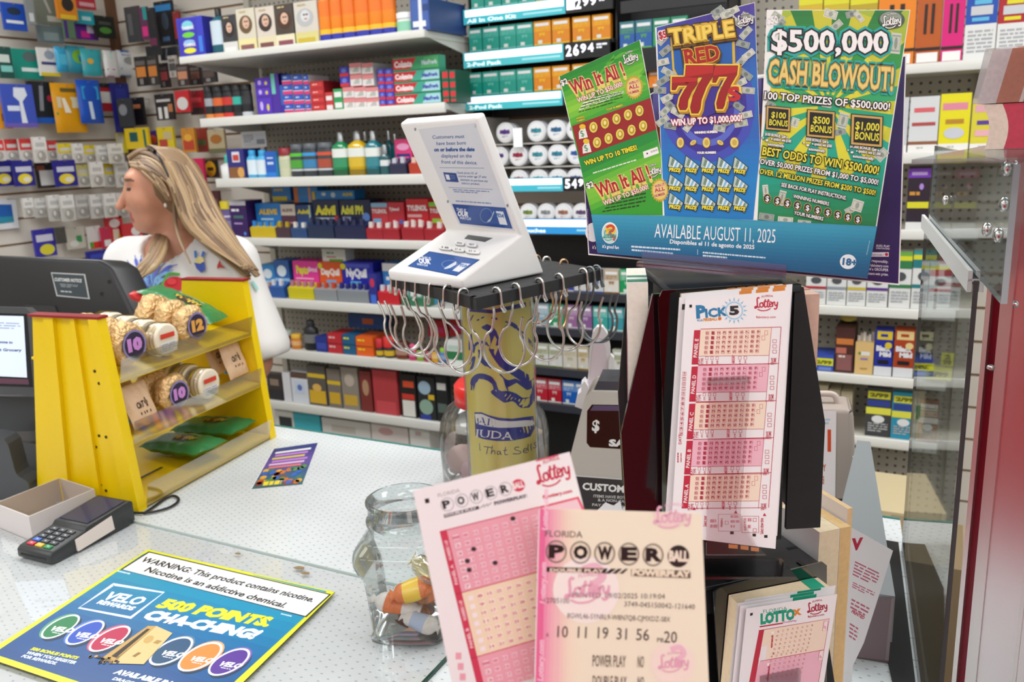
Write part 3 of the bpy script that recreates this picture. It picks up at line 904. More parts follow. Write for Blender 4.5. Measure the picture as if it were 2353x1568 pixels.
 # -------- the Pick 5 slip
pick,fn=slip('play_slip','white play slip with panels A to E in the tower front pocket',SP,((1575,688),(1817,667),(1782,1262),(1541,1232)))
def sq(zx,zy):
 px,py=zx/2.177+1380,zy/2.177+580
 u=(py-678)/(1255-678)
 for _ in range(4):
  l=1575+(1541-1575)*u;r=1817+(1782-1817)*u
  s=(px-l)/(r-l)
  t_,b_=688-21*s,1232+30*s
  u=(py-t_)/(b_-t_)
 return s,u
a=Art(lambda x,y:fn(*sq(x,y)),eps=.00005)
a.rect(444,262,457,277,'151515',1)
a.text('P',(484,328),(522,326),58,'2f7fae',1,bold=.06);a.text('ICK',(528,326),(630,316),40,'2f7fae',1,bold=.05)
for k in range(16):
 t=k*math.pi/8;a.poly([(668+50*math.cos(t-.1),292+50*math.sin(t-.1)),(668+68*math.cos(t),292+68*math.sin(t)),(668+50*math.cos(t+.1),292+50*math.sin(t+.1))],'8cc0de',1)
a.ring(668,292,46,8,'a9d2ea',1);a.text('5',(650,312),(688,310),40,'2a2a30',2,bold=.06)
a.text('PLUS',(484,346),(510,345),9,'2f7fae',1,bold=.04);a.text('FIREBALL',(514,345),(584,340),13,'d98a1e',1,bold=.05,shear=.2);a.disc(596,332,9,'d9741e',1)
lottery(a,772,280,108,52,-.04,'c8304a',1);a.text('flalottery.com',(778,330),(876,329),11,'c8304a',1,bold=.02)
def run(x,y0,y1,w,s,h):
 a.text(s,(x,y0),(x,y1),h,RED,4,bold=.02)
PY=[(384,562,'E'),(566,748,'D'),(752,936,'C'),(937,1112,'B'),(1112,1282,'A')]
for k,(y0,y1,L)in enumerate(PY):
 o=-12.5*k
 a.poly([(468+o,y0+6),(500+o,y0+5),(487+o,y1),(455+o,y1)],RED,2)
 a.text('PANEL '+L,(486+o-5,y0+142),(494+o-4,y0+50),17,'f6e6e8',4,bold=.03)
 c=PINK if k in(1,3)else CREAM
 x0,x1=500+o,850+o
 a.poly([(x0,y0+2),(x1+5,y0-6),(x1-9,y0+132),(x0-9,y0+136)],c,2)
 a.stroke([(x0,y0),(903+o,y0-10)],3,RED,3,False);a.stroke([(x0-12,y1),(880+o,y1-4)],3,RED,3,False)
 a.stroke([(x0-9,y0+136),(x1-9,y0+132)],2,RED,3,False)
 a.stroke([(903+o,y0-10),(890+o,y1-4)],3,RED,3,False);a.stroke([(x1+5,y0-6),(x1-11,y1)],2,RED,3,False)
 for n in range(10):
  for r in range(5):
   x,y=528+o+28.5*n-2*r,y0+20+24*r-.8*n
   a.frame(x-2,y-8,x+15,y+10,1.6,'d9798a',3)
   a.text(str(n),(x+12,y+6),(x+12,y-5),13,'b0364c',4,bold=.02)
 for j,s in enumerate(('QP','VOID')):
  a.frame(812+o+14*j-6,y0+8+26*(1-j),828+o+14*j-6,y0+30+26*(1-j),1.5,RED,3)
 for s,x,yy,w in(('PLAY',496,178,32),('TYPE',512,178,32),('AMOUNT',668,174,44),('DRAW',862,178,34),('TIME',876,176,32)):
  run(x+o+2,y0+yy,y0+yy-w,0,s,12)
 a.rect(654+o,y0+136,672+o,y0+176,'f3c9cf',3)
 for j,s in enumerate(('STR','BOX','S/B')):
  a.frame(524+o+26*j,y0+138,538+o+26*j,y0+154,1.5,RED,3);run(536+o+26*j,y0+174,y0+158,0,s,8)
 for j,s in enumerate(('$1.00','.50')):
  a.frame(688+o+28*j,y0+136,704+o+28*j,y0+152,1.5,RED,3);run(700+o+28*j,y0+176,y0+156,0,s,8)
 for j in range(3):a.frame(866+o-6,y0+52+26*j,886+o-6,y0+70+26*j,2,RED,3)
run(404,960,912,0,'DAYS',14)
for k,s in enumerate('2 3 4 5 6 7 8 9 10 11 12 13 14'.split()):
 y=905-25*k;x=393+1.4*k
 a.frame(x,y-7,x+19,y+13,1.5,'d9798a',3);run(x+15,y+9,y-4,0,s,11)
a.lines([(384,1052),(384,960),(396,960),(396,1052)],1,RED,3,.5,3,8);a.lines([(400,1050),(400,970),(410,970),(410,1050)],1,RED,3,.5,4,8)
run(530,1372,1318,0,'Select your',17);run(814,1410,1330,0,'Select draw time',17)
a.lines([(548,1378),(588,1378),(588,1326),(548,1326)],2,'d9a0aa',3,.6,3,2)
a.frame(588,1310,700,1396,2,'d68a98',3);a.frame(706,1320,792,1404,2,RED,3);run(728,1392,1330,0,'QUICK PICKS',12);a.frame(622,1345,640,1362,2,'d68a98',3);run(610,1374,1330,0,'FIREBALL',9)
for y in(1330,1382):a.frame(762,y,780,y+18,2,RED,3)
a.lines([(650,1316),(694,1316),(694,1390),(650,1390)],3,'dfa3ae',3,.5,3,2);a.lines([(736,1330),(754,1330),(754,1398),(736,1398)],2,'d68a98',3,.5,5,2)
for x,y,w in((648,1397,18),(760,1408,17),(818,1415,17)):a.rect(x,y,x+w,y+14,'2a2426',3)
for x,y in((676,1299),(820,1312),(468,1282)):a.poly([(x-9,y+8),(x,y-8),(x+9,y+8)],RED,3)
for x0,w,y in((640,46,1460),(700,40,1466),(752,40,1474)):a.poly([(x0,y),(x0+w,y+5),(x0+w,y+24),(x0,y+20)],'e39a5c',3)
a.build('printing',pick)
# -------- more slips and the bundle behind it, each set back a little
orng='e08a3a'
for k,(dx,dy,dep)in enumerate(((4,-8,.004),(-14,-4,.008),(10,-14,.012),(-8,-10,.016))):
 pl=SP.back(dep);qd=[(1575+dx,688+dy),(1817+dx*.4,667+dy),(1782+dx*.4,1246+dy),(1541+dx,1216+dy)]
 t,f2=slip('play_slip',('second play slip from the front in the upper pocket','third play slip in the upper pocket, black corner mark showing on its left','fourth play slip in the upper pocket, highest orange marked edge','rearmost loose play slip of the upper pocket, against the orange marked bundle')[k],pl,qd,'play slips in the upper pocket')
 a=Art(lambda s,u:f2(s,u),eps=.00005)
 a.rect(.03,.03,.08,.055,'2a2a2a',1)
 for j in range(3):a.rect(.50+.16*j,.0,.62+.16*j,.018,orng,1)
 a.build('printing',t)
m=MB();q=[SP.back(.019).hit(*p)for p in((1566,676),(1800,654),(1768,1240),(1536,1212))]
m.prism(q,-SP.N*.004,PAPER,EDGE)
for k in range(5):
 e0=q[0]+(q[1]-q[0])*(.46+.1*k);e1=e0+(q[1]-q[0])*.075
 m.prism([e0+SP.V*.0003,e1+SP.V*.0003,e1+SP.V*.0003-SP.N*.004,e0+SP.V*.0003-SP.N*.004],SP.V*.0002,orng)
tag(m.build('play_slip_bundle'),'tight bundle of orange marked slips at the back of the upper pocket','slip bundle','slip bundles in the tower')
def lbox(xf,x0,x1,y0,y1,z0,z1,face,edge,stripes=(),axis='x',tilt=0.0):
 """bundle of slips in tower coordinates: big faces along +-axis, paper edges elsewhere"""
 m=MB(xf);vs=[]
 for z in(z0,z1):
  s=tilt*(z-z0)
  for(x,y)in((x0,y0),(x1,y0),(x1,y1),(x0,y1)):vs.append((x+s,y,z))
 E_,F_=M_(edge),M_(face)
 m.add(vs,[(3,2,1,0),(4,5,6,7)],E_)
 m.add(vs,[(0,1,5,4),(2,3,7,6)],E_ if axis=='x' else F_);m.add(vs,[(1,2,6,5),(3,0,4,7)],F_ if axis=='x' else E_)
 s=tilt*(z1-z0)
 for c0,c1,col in stripes:
  if axis=='x':
   ya,yb=y0+(y1-y0)*c0,y0+(y1-y0)*c1
   m.add([(x0+s,ya,z1+.0003),(x1+s,ya,z1+.0003),(x1+s,yb,z1+.0003),(x0+s,yb,z1+.0003)],[(0,1,2,3)],col)
  else:
   xa,xb=x0+(x1-x0)*c0,x0+(x1-x0)*c1
   m.add([(xa,y0,z1+.0003),(xb,y0,z1+.0003),(xb,y1,z1+.0003),(xa,y1,z1+.0003)],[(0,1,2,3)],col)
 return m
lz=TOPZ+.006
XB=axes(YU-9,XT@V((-W2-.005,-W2+.010,0)))
m=lbox(XB,-.0165,0,0,.083,BOTZ+.01,lz,PAPER,mat('e2dccf',.8,noise=.15,nscale=200),((.12,.26,'2f8f74'),(.4,.5,'2f8f74')))
t=tag(m.build('play_slip_bundle'),'thick bundle of green striped slips on the tower left side','slip bundle','slip bundles in the tower')
a=Art(lambda u,v:(XB@V((-.0167,.083-u,v)),XB.to_3x3()@V((-1,0,0))),eps=.00005)
a.rect(.012,BOTZ+.03,.078,lz-.045,PINK,1);a.rect(.004,BOTZ+.03,.012,lz-.045,RED,1)
a.lines([(.016,lz-.05),(.076,lz-.05),(.076,BOTZ+.03),(.016,BOTZ+.03)],26,RED,2,.45,4,10)
a.text('LOTTO',(.012,lz-.03),(.045,lz-.03),.010,'2f8f74',1,bold=.05,up=(0,1));a.disc(.062,lz-.024,.008,RED,1)
a.build('printed_face',t)
m=lbox(XT,W2+.005,W2+.021,-W2+.006,W2-.008,BOTZ+.01,TOPZ-.008,PAPER,mat('dcb9a6',.8,noise=.12,nscale=200),((.2,.32,'c98b7c'),))
tag(m.build('play_slip_bundle'),'peach edged bundle of slips on the tower right side, upper tier','slip bundle','slip bundles in the tower')
# -------- lower tier
YL=45
LP=facing(onD(1715,1399,.70),YL,-2)
LZ=LP.hit(1715,1399).z
PZ=LZ+.002
c0,c1=onZ(1625,1355,PZ),onZ(1893,1299,PZ)
LW=(c1-c0).length
XL_=axes(math.degrees(math.atan2((c1-c0).y,(c1-c0).x)),(c0.x,c0.y,0))@Matrix.Translation((0,.006,0))
m=MB(XL_);m.rbox(-.004,LW,-.002,LW*.95,PZ-.004,PZ,mat('1b1c1e',.42,noise=.5,nscale=120),.0012)
m.build('lower_plate',tower)
m=MB(XL_)
for x,y in((.03,.012),(.07,.014),(LW-.03,.05),(.075,.05),(.02,.05),(LW-.012,.03)):
 m.box(x,x+.010,y,y+.0035,PZ+.0001,PZ+.0004,mat('020202',.9))
for x in(.022,.062,LW-.02):m.prism([V((x,-.002,PZ+.0002)),V((x+.004,-.002,PZ+.0002)),V((x+.004,.008,PZ+.0002)),V((x,.006,PZ+.0002))],(0,0,.0012),'0b0b0c')
m.build('plate_slot',tower)
m=MB(XL_);m.box(0,LW-.004,.012,LW*.93,CT+.0006,PZ-.004,BLK);m.build('lower_column',tower)
m=MB(XL_);m.prism([V((LW-.004,.006,PZ-.002)),V((LW+.001,.006,PZ-.002)),V((LW+.03,.006,CT+.09)),V((LW+.034,.006,CT+.0006)),V((LW-.004,.006,CT+.0006))],(0,.005,0),mat('1a1c1f',.3));m.build('lower_fin',tower)
m=MB(XL_);m.prism([V((.004,.006,PZ-.002)),V((-.002,.006,PZ-.002)),V((-.012,.006,CT+.09)),V((-.012,.006,CT+.0006)),V((.004,.006,CT+.0006))],(0,.004,0),BLK);m.build('lower_fin',tower)
m=MB()
for z in(CT+.12,CT+.06):m.lathe(XL_@V((-.001,.004,z)),[(.003,-.001),(.003,.001)],'c9c9c9',8)
m.build('screw',tower)
# front stack of Lotto slips
LB=LP.back(.030)
m=MB();m.prism([LB.hit(*p)for p in((1640,1362),(1655,1352),(1890,1292),(1900,1300),(1900,1700),(1660,1720))],-LB.N*.0016,DK);m.build('clear_back_plate',tower)
lq=((1715,1399),(1924,1366),(1880,1660),(1685,1690))
lot,fn=slip('play_slip','white play slip with a green heading in the lower pocket under the black plate',LP,lq)
def lm(zx,zy):
 px,py=zx/3.752+1580,zy/3.752+1150
 s=u=.5
 for _ in range(12):
  l=(1715+(1685-1715)*u,1399+(1690-1399)*u);r=(1924+(1880-1924)*u,1366+(1660-1366)*u)
  s=(px-l[0])/(r[0]-l[0]);tp=1399-33*s;bt=1690-30*s;u=(py-tp)/(bt-tp)
 return s,u
a=Art(lambda x,y:fn(*lm(x,y)),eps=.00005)
a.poly([(540,975),(563,970),(560,993),(537,998)],'1c1820',1)
a.text('FLORIDA',(654,976),(860,946),30,'2f9f8a',1);a.text('LOTTO',(634,1066),(918,1022),80,'18a07e',1,bold=.07,shear=.15);a.text('X',(920,992),(970,984),44,'e08a3a',2,bold=.09)
a.poly([(622,1086),(822,1054),(822,1066),(620,1098)],RED,1);a.text('DoublePlay',(826,1060),(940,1044),14,'c76a9a',1,bold=.03)
lottery(a,1036,970,162,80,-.16,'b02a44',1);a.text('flalottery.com',(1038,1014),(1178,992),17,'b02a44',1,bold=.03)
a.stroke([(612,1124),(1222,1022),(1128,1568)],5,RED,2,False)
a.poly([(615,1126),(660,1118),(580,1568),(530,1568)],RED,2);a.text('PANEL E',(640,1378),(664,1274),28,'f8ecec',3,bold=.04)
a.poly([(660,1118),(1215,1026),(1175,1290),(672,1378),(684,1256),(640,1262)],CREAM,1)
a.poly([(672,1378),(1172,1292),(1122,1568),(560,1568),(625,1388)],PINK,1);a.stroke([(625,1388),(1172,1290)],4,RED,2,False)
for blk,(x0,y0)in enumerate(((745,1330),(690,1545))):
 for r in range(8):
  for c in range(6):
   x,y=x0+42*r+8*c,y0-4-7.5*r-38*c
   if y<1560:a.text(str(1+c+6*r),(x,y+6),(x+3,y-12),15,'c86a7a',3)
a.text('ezmatch',(728,1272),(738,1165),17,RED,3,bold=.05);a.text('ezmatch',(694,1562),(710,1430),17,RED,3,bold=.05);a.rect(722,1130,742,1152,'fbf6f2',3);a.rect(684,1404,704,1426,'fbf6f2',3)
for x,y in((1160,1045),(1122,1300)):a.poly([(x+14,y),(x+52,y-6),(x+40,y+76),(x+2,y+82)],'f9e8ea',3);a.stroke([(x+14,y),(x+52,y-6),(x+40,y+76),(x+2,y+82),(x+14,y)],3,RED,4,False);a.text('QP',(x+28,y+66),(x+34,y+40),18,RED,5)
a.build('printing',lot)
for k,(dx,dy,dep)in enumerate(((-14,-6,.004),(-20,-12,.007),(-4,-20,.010))):
 pl=LP.back(dep);qd=[(p[0]+dx,p[1]+dy)for p in lq]
 t,f2=slip('play_slip',('second play slip from the front in the lower pocket','third play slip in the lower pocket, edge showing to the left','fourth play slip in the lower pocket, green tab at its top right')[k],pl,qd,'play slips in the lower pocket')
 a=Art(lambda s,u:f2(s,u),eps=.00005);a.rect(.58,.0,.84,.035,'18a07e',1);a.build('printing',t)
m=MB();q=[LP.back(.012).hit(*p)for p in((1700,1392),(1908,1350),(1860,1640),(1672,1680))]
m.prism(q,-LP.N*.017,PAPER,mat('ead6b2',.8,noise=.1,nscale=250))
e0,e1=q[0]+(q[1]-q[0])*.80,q[0]+(q[1]-q[0])*.95
m.prism([e0+LP.V*.0003,e1+LP.V*.0003,e1+LP.V*.0003-LP.N*.017,e0+LP.V*.0003-LP.N*.017],LP.V*.0002,mat('12a07c',.7))
tag(m.build('play_slip_bundle'),'cream edged bundle with a green band at the back of the lower pocket','slip bundle','slip bundles in the tower')
m=MB();q=[LF.hit(*p)for LF in(Plane(LP.o+LP.N*.003,LP.U,LP.V),)for p in((1746,1554),(1838,1535),(1836,1700),(1740,1720))]
m.prism(q,LP.N*.0016,clear('faf6f7',.12,.9,.04));m.build('clear_tongue',tower)
# bundles on the lower right side and the loose flyer behind them
m=MB(XL_)
def slab(px0,px1,zt,th,col,edge,label,stripe=None,tilt=.0,y0=.012,dz=0):
 pass
def rbundle(x0,x1,ztop,col,label,stripes=(),y0=.0125,y1=.092):
 m=lbox(XL_,LW+x0,LW+x1,y0,y1,CT+.001,ztop,PAPER,mat(col,.85,noise=.14,nscale=220),stripes,'x')
 return tag(m.build('play_slip_bundle'),label,'slip bundle','slip bundles in the tower')
rbundle(.008,.030,PZ+.022,'d8c8a8','wide cream edged bundle of slips on the tower lower right side',((.62,.70,'d9a79c'),(.80,.88,'d9a79c')))
rbundle(.0305,.042,PZ+.022,'d3b27c','tan edged bundle of slips leaning against the wide cream one',((.6,.68,'d9a79c'),(.78,.86,'d9a79c')))
rbundle(.0435,.049,PZ+.036,'d9b98c','thin tallest bundle of tan slips behind the two thicker ones',((.7,.95,'dba79a'),),.02,.085)
FL=facing(onZ(1985,1500,CT)-V((.02,.08,0)),32,2)
t=thing('paper_flyer','white paper flyer with red print leaning behind the slip bundles','flyer',FL.hit(1965,1560))
m=MB();fpts=[(1925,1200),(1962,1216),(2052,1266),(2010,1400),(1985,1478),(1960,1530),(1950,1640),(1900,1640)]
m.prism([FL.hit(*p)for p in fpts],-FL.N*.0004,PAPER);m.build('paper',t)
a=Art(FL.px)
a.text('V',(1958,1264),(1978,1262),24,RED,1,bold=.06,shear=.2)
a.lines([(1965,1290),(2022,1318),(2012,1352),(1958,1325)],5,'c86a80',1,.45,2,3);a.lines([(1960,1338),(2010,1362),(2006,1378),(1957,1352)],3,'c86a80',1,.45,3,3)
a.lines([(1957,1376),(1998,1398),(1992,1424),(1953,1402)],3,'c86a80',1,.45,4,3);a.text('PRINTED',(1956,1408),(1984,1424),7,'c8304a',1,bold=.04)
a.lines([(1953,1432),(1972,1444),(1968,1480),(1950,1468)],4,'c86a80',1,.45,6,2)
a.build('printing',t)
# === THE TWO PAPERS HELD UP IN FRONT
HP=facing(onD(1150,1300,.430),32,8)
pq=((949,1128),(1309,1039),(1430,1515),(1064,1680))
t=thing('play_slip','large pink and white play slip held up in front of the counter','play slip',HP.hit(1250,1640))
pq=((949,1128),(1309,1039),(1528,1900),(1125,2000))
m=MB();m.prism([HP.hit(*p)for p in pq],-HP.N*.0002,PAPER);m.build('paper',t)
a=Art(HP.px,view=(940,1030,2.914),eps=.00004)
a.poly([(848,82),(1000,42),(1002,52),(851,92)],'dd5a72',1)
a.poly([(104,342),(132,336),(138,366),(110,372)],'2a1c24',1)
a.text('FLORIDA',(196,330),(342,294),24,'9a9aa0',1)
for k,ch in enumerate('POWER'):
 x,y=256+97*k,378-26*k
 a.ring(x,y,45,6,'b9b9bd',1,ry=47);a.disc(x,y,40,'eef0f0',1,ry=42);a.text(ch,(x-21,y+28),(x+21,y+17),48,'26262a',2,bold=.045)
a.disc(732,250,44,'d2405a',1,ry=42);a.text('BALL',(698,276),(770,258),38,'f6ecec',2,bold=.06)
a.poly([(232,445),(465,388),(470,408),(236,468)],'26262a',1);a.text('DOUBLE PLAY',(244,458),(450,408),12,'e8e8e8',2,bold=.05)
for j in range(3):a.poly([(470+24*j,405-6*j),(500+24*j,378-6*j),(508+24*j,376-6*j),(478+24*j,403-6*j)],'26262a',1)
a.poly([(566,362),(790,308),(794,330),(570,386)],'d0d0d4',1);a.text('POWERPLAY',(574,380),(784,330),20,'55555c',2,bold=.05)
lottery(a,862,242,215,120,-.26,'cf3a55',1);a.text('flalottery.com',(898,340),(1092,296),22,'cf3a55',1,bold=.05)
a.poly([(870,392),(1135,324),(1170,400),(1250,700),(880,700)],'e2607a',1);a.poly([(890,402),(1125,342),(1160,420),(1220,700),(900,700)],'f2ccd6',2)
def gq(s,u):return(205+265*u+(660-35*u)*s,560+1090*u-(165+25*u)*s)
def band(u0,u1,c,L):a.poly([gq(0,u0),gq(1,u0),gq(1,u1),gq(0,u1)],c,L)
band(0,.385,'ecaab9',2);band(.385,.78,'f4e2c6',2);band(.78,1.0,'ecaab9',2)
for u0 in(0,.385,.78):a.stroke([gq(0,u0),gq(1,u0)],6,'cf4560',4,False)
a.poly([gq(-.0,0),gq(.07,0),gq(.07,1),gq(.0,1)],'d0405c',4)
a.stroke([gq(1,0),gq(1,.5)],5,'cf4560',4,False)
for u,s in((.18,'NUMBERS 1-69'),(.33,'PANEL A'),(.55,'NUMBERS 1-69'),(.72,'PANEL B')):
 a.text(s,gq(.055,u),gq(.052,u-.12),20,'f2c4cc',5,bold=.05)
for blk,(u0,du,rows)in enumerate(((.035,.05,7),(.41,.052,7),(.81,.052,4))):
 for r in range(rows):
  for c in range(9):
   s,u=.12+.1*c,u0+du*r+.006
   x,y=gq(s,u)
   if y>1560 or s>.95:continue
   a.poly([(x-2,y+2),(x+34,y-7),(x+40,y+24),(x+4,y+33)],('f7d6de','fbf1e2','f7d6de')[blk]if c else 'f8eef0',4)
   if blk!=1 or c:a.text(str(c*7+r+1),(x+7,y+26),(x+34,y+19),18,('dc8498','d77f90','dc8498')[blk],5,bold=.04)
 if blk==1:
  for c in range(10):a.stroke([gq(.115+.1*c,u0-.02),gq(.115+.1*c,u0+.37)],5,'f4e2c6',4,False)
for x,y in((695,472),(432,676),(390,756),(402,816),(576,768)):a.disc(x,y,18,'3a3038',6,ry=16,seg=7)
for k in range(3):a.rect(312+14*k,1370+70*k,350+14*k,1415+70*k,'ecaab9',4)
a.build('printing',t)
TP=facing(onD(1430,1350,.415),27,8)
t=thing('lottery_ticket','cream and pink printed lottery ticket held in front of the pink play slip','ticket',TP.hit(1430,1640))
m=MB();tqd=[(1238,1169),(1612,1180),(1634,1690),(1224,1690)]
m.prism([TP.hit(*p)for p in tqd],-TP.N*.0002,mat('f2ebd4',.5));m.build('paper',t)
a=Art(TP.px,view=(940,1030,2.914),eps=.00004)
for i in range(14):
 x=872+i*24
 def qx(x,y):return x-(y-405)*.027 if x<1000 else x-(y-405)*.01
 a.poly([(qx(x,405),406+i*.8),(qx(x+24,405),407+i*.8),(qx(x+24,1920),1920),(qx(x,1920),1920)],mat(ramp(['ec82ac','f09cb8','f2bcc2','f3d6c8','f4e4ce','f3ead2','f2ebd4'],i/13),.5),1)
a.poly([(876,406),(914,407),(892,1568),(838,1568)],'ea6f9f',2)
a.stroke([(872,405),(842,1568)],7,'f6eef2',3,False)
for y in(550,1040,1560):a.text('Lottery.com',(930-(y-405)*.03,y),(936-(y-405)*.03,y-270),34,'f6c8da',3,bold=.05,shear=.2)
def logo(x,y,r,c='f7f0e6'):
 a.disc(x,y,r,c,3,seg=28)
 a.stroke([(x-.1*r,y-.6*r),(x+.3*r,y-.7*r),(x+.5*r,y-.4*r),(x+.2*r,y-.1*r),(x+.4*r,y+.2*r)],r*.24,'eec0cf',4)
 lottery(a,x-.62*r,y+.25*r,1.25*r,.6*r,-.05,'ecb0c6',5)
logo(1185,950,222,'f7f0ea');logo(1765,1440,150,'f5e6da')
pp=clip([(1748+118*math.cos(k*.26),432+110*math.sin(k*.26))for k in range(25)],[(1600,428),(1950,437),(1952,600),(1600,600)]);a.poly(pp,'f2dcd2',3)
lottery(a,1640,505,230,110,-.02,'ebb8cb',4)
BK='4a4440'
a.text('FLORIDA',(912,592),(1160,600),42,'6a6460',6)
for k,ch in enumerate('POWER'):
 x,y=985+162*k,693+5.5*k
 a.ring(x,y,70,6,'6a6258',6,ry=76);a.ring(x,y,60,3,'b8ae9c',6,ry=66);a.text(ch,(x-40,y+37),(x+42,y+38),78,'241c1c',7,bold=.055)
a.disc(1803,724,72,'2e2424',6,ry=74);a.text('BALL',(1742,752),(1866,756),62,'f0e4d0',7,bold=.07)
a.poly([(922,796),(1330,806),(1312,838),(920,828)],'241c1c',6);a.text('DOUBLE PLAY',(945,826),(1300,832),20,'eddcc6',7,bold=.06)
for j in range(3):a.poly([(1310+48*j,840),(1352+48*j,808),(1386+40*j,808),(1344+44*j,840)],'241c1c',6)
a.poly([(1486,810),(1884,820),(1884,872),(1486,856)],'6a6258',6);a.text('POWERPLAY',(1494,850),(1876,862),36,'f3e6cc',7,bold=.07)
a.text('PRINTED. 09/02/2025 10:19:04',(1092,1000),(1712,1010),34,BK,6,bold=-.005);a.text('12705100',(905,1036),(1072,1040),34,BK,6,bold=-.005)
a.text('3749-045150042-121640',(1440,1060),(1912,1080),34,BK,6,bold=-.005);a.text('8GWL46-5YNRL9-W8N7Q8-CJMXDZ-S8X',(1058,1138),(1748,1164),34,BK,6,bold=-.005)
for s,x0,x1,y in(('10',992,1062,1266),('11',1128,1186,1270),('19',1262,1332,1274),('31',1388,1456,1280),('56',1520,1606,1286),('20',1706,1792,1302)):a.text(s,(x0,y),(x1,y+3),76,'453e38',6,bold=.0)
a.text('A',(916,1264),(934,1265),28,BK,6);a.text('PB',(1660,1298),(1704,1300),28,BK,6)
a.text('POWER PLAY',(1228,1462),(1450,1466),76,'5a5248',6,bold=.005);a.text('NO',(1528,1468),(1570,1470),76,'5a5248',6,bold=.005)
a.text('DOUBLE PLAY',(1228,1600),(1455,1606),76,'5a5248',6,bold=.005);a.text('NO',(1528,1606),(1570,1608),76,'5a5248',6,bold=.005)
a.build('printing',t)
# === HOOK STAND: tube, black plate, hooks, age calculator
F0=onD(1094,685,1.10)
ZP=F0.z
BD=V((math.cos(math.radians(74)),math.sin(math.radians(74)),0));LD=V((math.cos(math.radians(150)),math.sin(math.radians(150)),0))
PTH=0.0165
hx,hy=.266/2,.272/2
PC=F0+BD*hy+LD*hx
stand=thing('hook_display_stand','clear tube stand with yellow and blue print and a square black top plate','display stand',(PC.x,PC.y,CT))
XP=Matrix(((-LD.x,BD.x,0,PC.x),(-LD.y,BD.y,0,PC.y),(0,0,1,ZP),(0,0,0,1)))
OUTR,OUTL,OUTB=V((BD.y,-BD.x,0)),V((LD.y,-LD.x,0)),V((-LD.y,LD.x,0))
if OUTL.dot(BD)>0:OUTL,OUTB=OUTB,OUTL
FRE=[(1117,667),(1159,657),(1207,644),(1262,636),(1315,621),(1352,611),(1364,613)]
FLE=[(1087,670),(1035,665),(999,657),(961,650),(938,644),(915,637),(906,631)]
BKE=[(1323,600),(1277,595),(1250,592)]
lim=lambda v,q:max(-q+.022,min(q-.022,v))
HR=[lim((XP.inverted()@onZ(x,y,ZP)).y,hy)for x,y in FRE];HL=[lim((XP.inverted()@onZ(x,y,ZP)).x,hx)for x,y in FLE];HB=[lim((XP.inverted()@onZ(x,y,ZP)).x,hx)for x,y in BKE]
def spread(v,d):
 for _ in range(40):
  o=sorted(range(len(v)),key=lambda i:v[i])
  for i,j in zip(o,o[1:]):
   if v[j]-v[i]<d:v[i]-=d*.1;v[j]+=d*.1
 return v
spread(HR,.016);spread(HL,.016)
PLM=mat('1b1c1f',.55,noise=.3,nscale=50,bump=.15)
m=MB(XP);m.box(-hx+.016,hx-.016,-hy+.016,hy-.016,-PTH,0,PLM)
def rim(m,holes,lo,hi,fn):
 e=[lo]+sorted(holes)+[hi]
 for i in range(len(e)-1):
  a0,a1=e[i]+(.0035 if i else 0),e[i+1]-(.0035 if i<len(e)-2 else 0)
  if a1>a0:fn(m,a0,a1)
rim(m,HR,-hy,hy,lambda m,a,b:m.box(hx-.016,hx-.008,a,b,-PTH,0,PLM));m.box(hx-.008,hx,-hy,hy,-PTH,0,PLM)
rim(m,HL,-hx,hx-.016,lambda m,a,b:m.box(a,b,-hy+.008,-hy+.016,-PTH,0,PLM));m.box(-hx,hx-.008,-hy,-hy+.008,-PTH,0,PLM)
rim(m,HB,-hx,hx-.016,lambda m,a,b:m.box(a,b,hy-.016,hy-.008,-PTH,0,PLM));m.box(-hx,hx-.008,hy-.008,hy,-PTH,0,PLM)
m.box(-hx,-hx+.016,-hy+.016,hy-.016,-PTH,0,PLM)
m.build('top_plate',stand)
TRD=0.0578
m=MB();m.lathe((PC.x,PC.y,0),[(TRD,CT+.002),(TRD,ZP-PTH)],clear('fdfffe',.03,1.2,.02),48,cap=False);m.build('clear_tube',stand)
m=MB();m.lathe((PC.x,PC.y,0),[(TRD-.0035,CT+.002),(TRD-.0035,ZP-PTH-.001)],mat('d7c673',.3,.15),48,cap=False);ins=m.build('printed_insert',stand)
def cyl(px,py,r=TRD-.0033):
 d=ray(px,py);ox,oy=CAM.x-PC.x,CAM.y-PC.y
 A_,B_,C_=d.x*d.x+d.y*d.y,2*(ox*d.x+oy*d.y),ox*ox+oy*oy-r*r
 q=B_*B_-4*A_*C_
 if q<0:q=0
 p=CAM+d*((-B_-math.sqrt(q))/(2*A_))
 k=r/math.hypot(p.x-PC.x,p.y-PC.y);p=V((PC.x+(p.x-PC.x)*k,PC.y+(p.y-PC.y)*k,p.z))
 n=V((p.x-PC.x,p.y-PC.y,0)).normalized()
 return p,n
NV='2c2f86'
def fine(pts,n=6):
 out=[]
 for i in range(len(pts)):
  p,q=pts[i],pts[(i+1)%len(pts)]
  for k in range(n):out.append((p[0]+(q[0]-p[0])*k/n,p[1]+(q[1]-p[1])*k/n))
 return out
def tri_strip(a,top,bot,m,L):
 """band between two point rows of equal length: follows the curved tube"""
 a.L=L
 vs=[a.P(*p)for p in top]+[a.P(*p)for p in bot];n=len(top)
 a.add(vs,[(i,i+1,n+i+1,n+i)for i in range(n-1)],m)
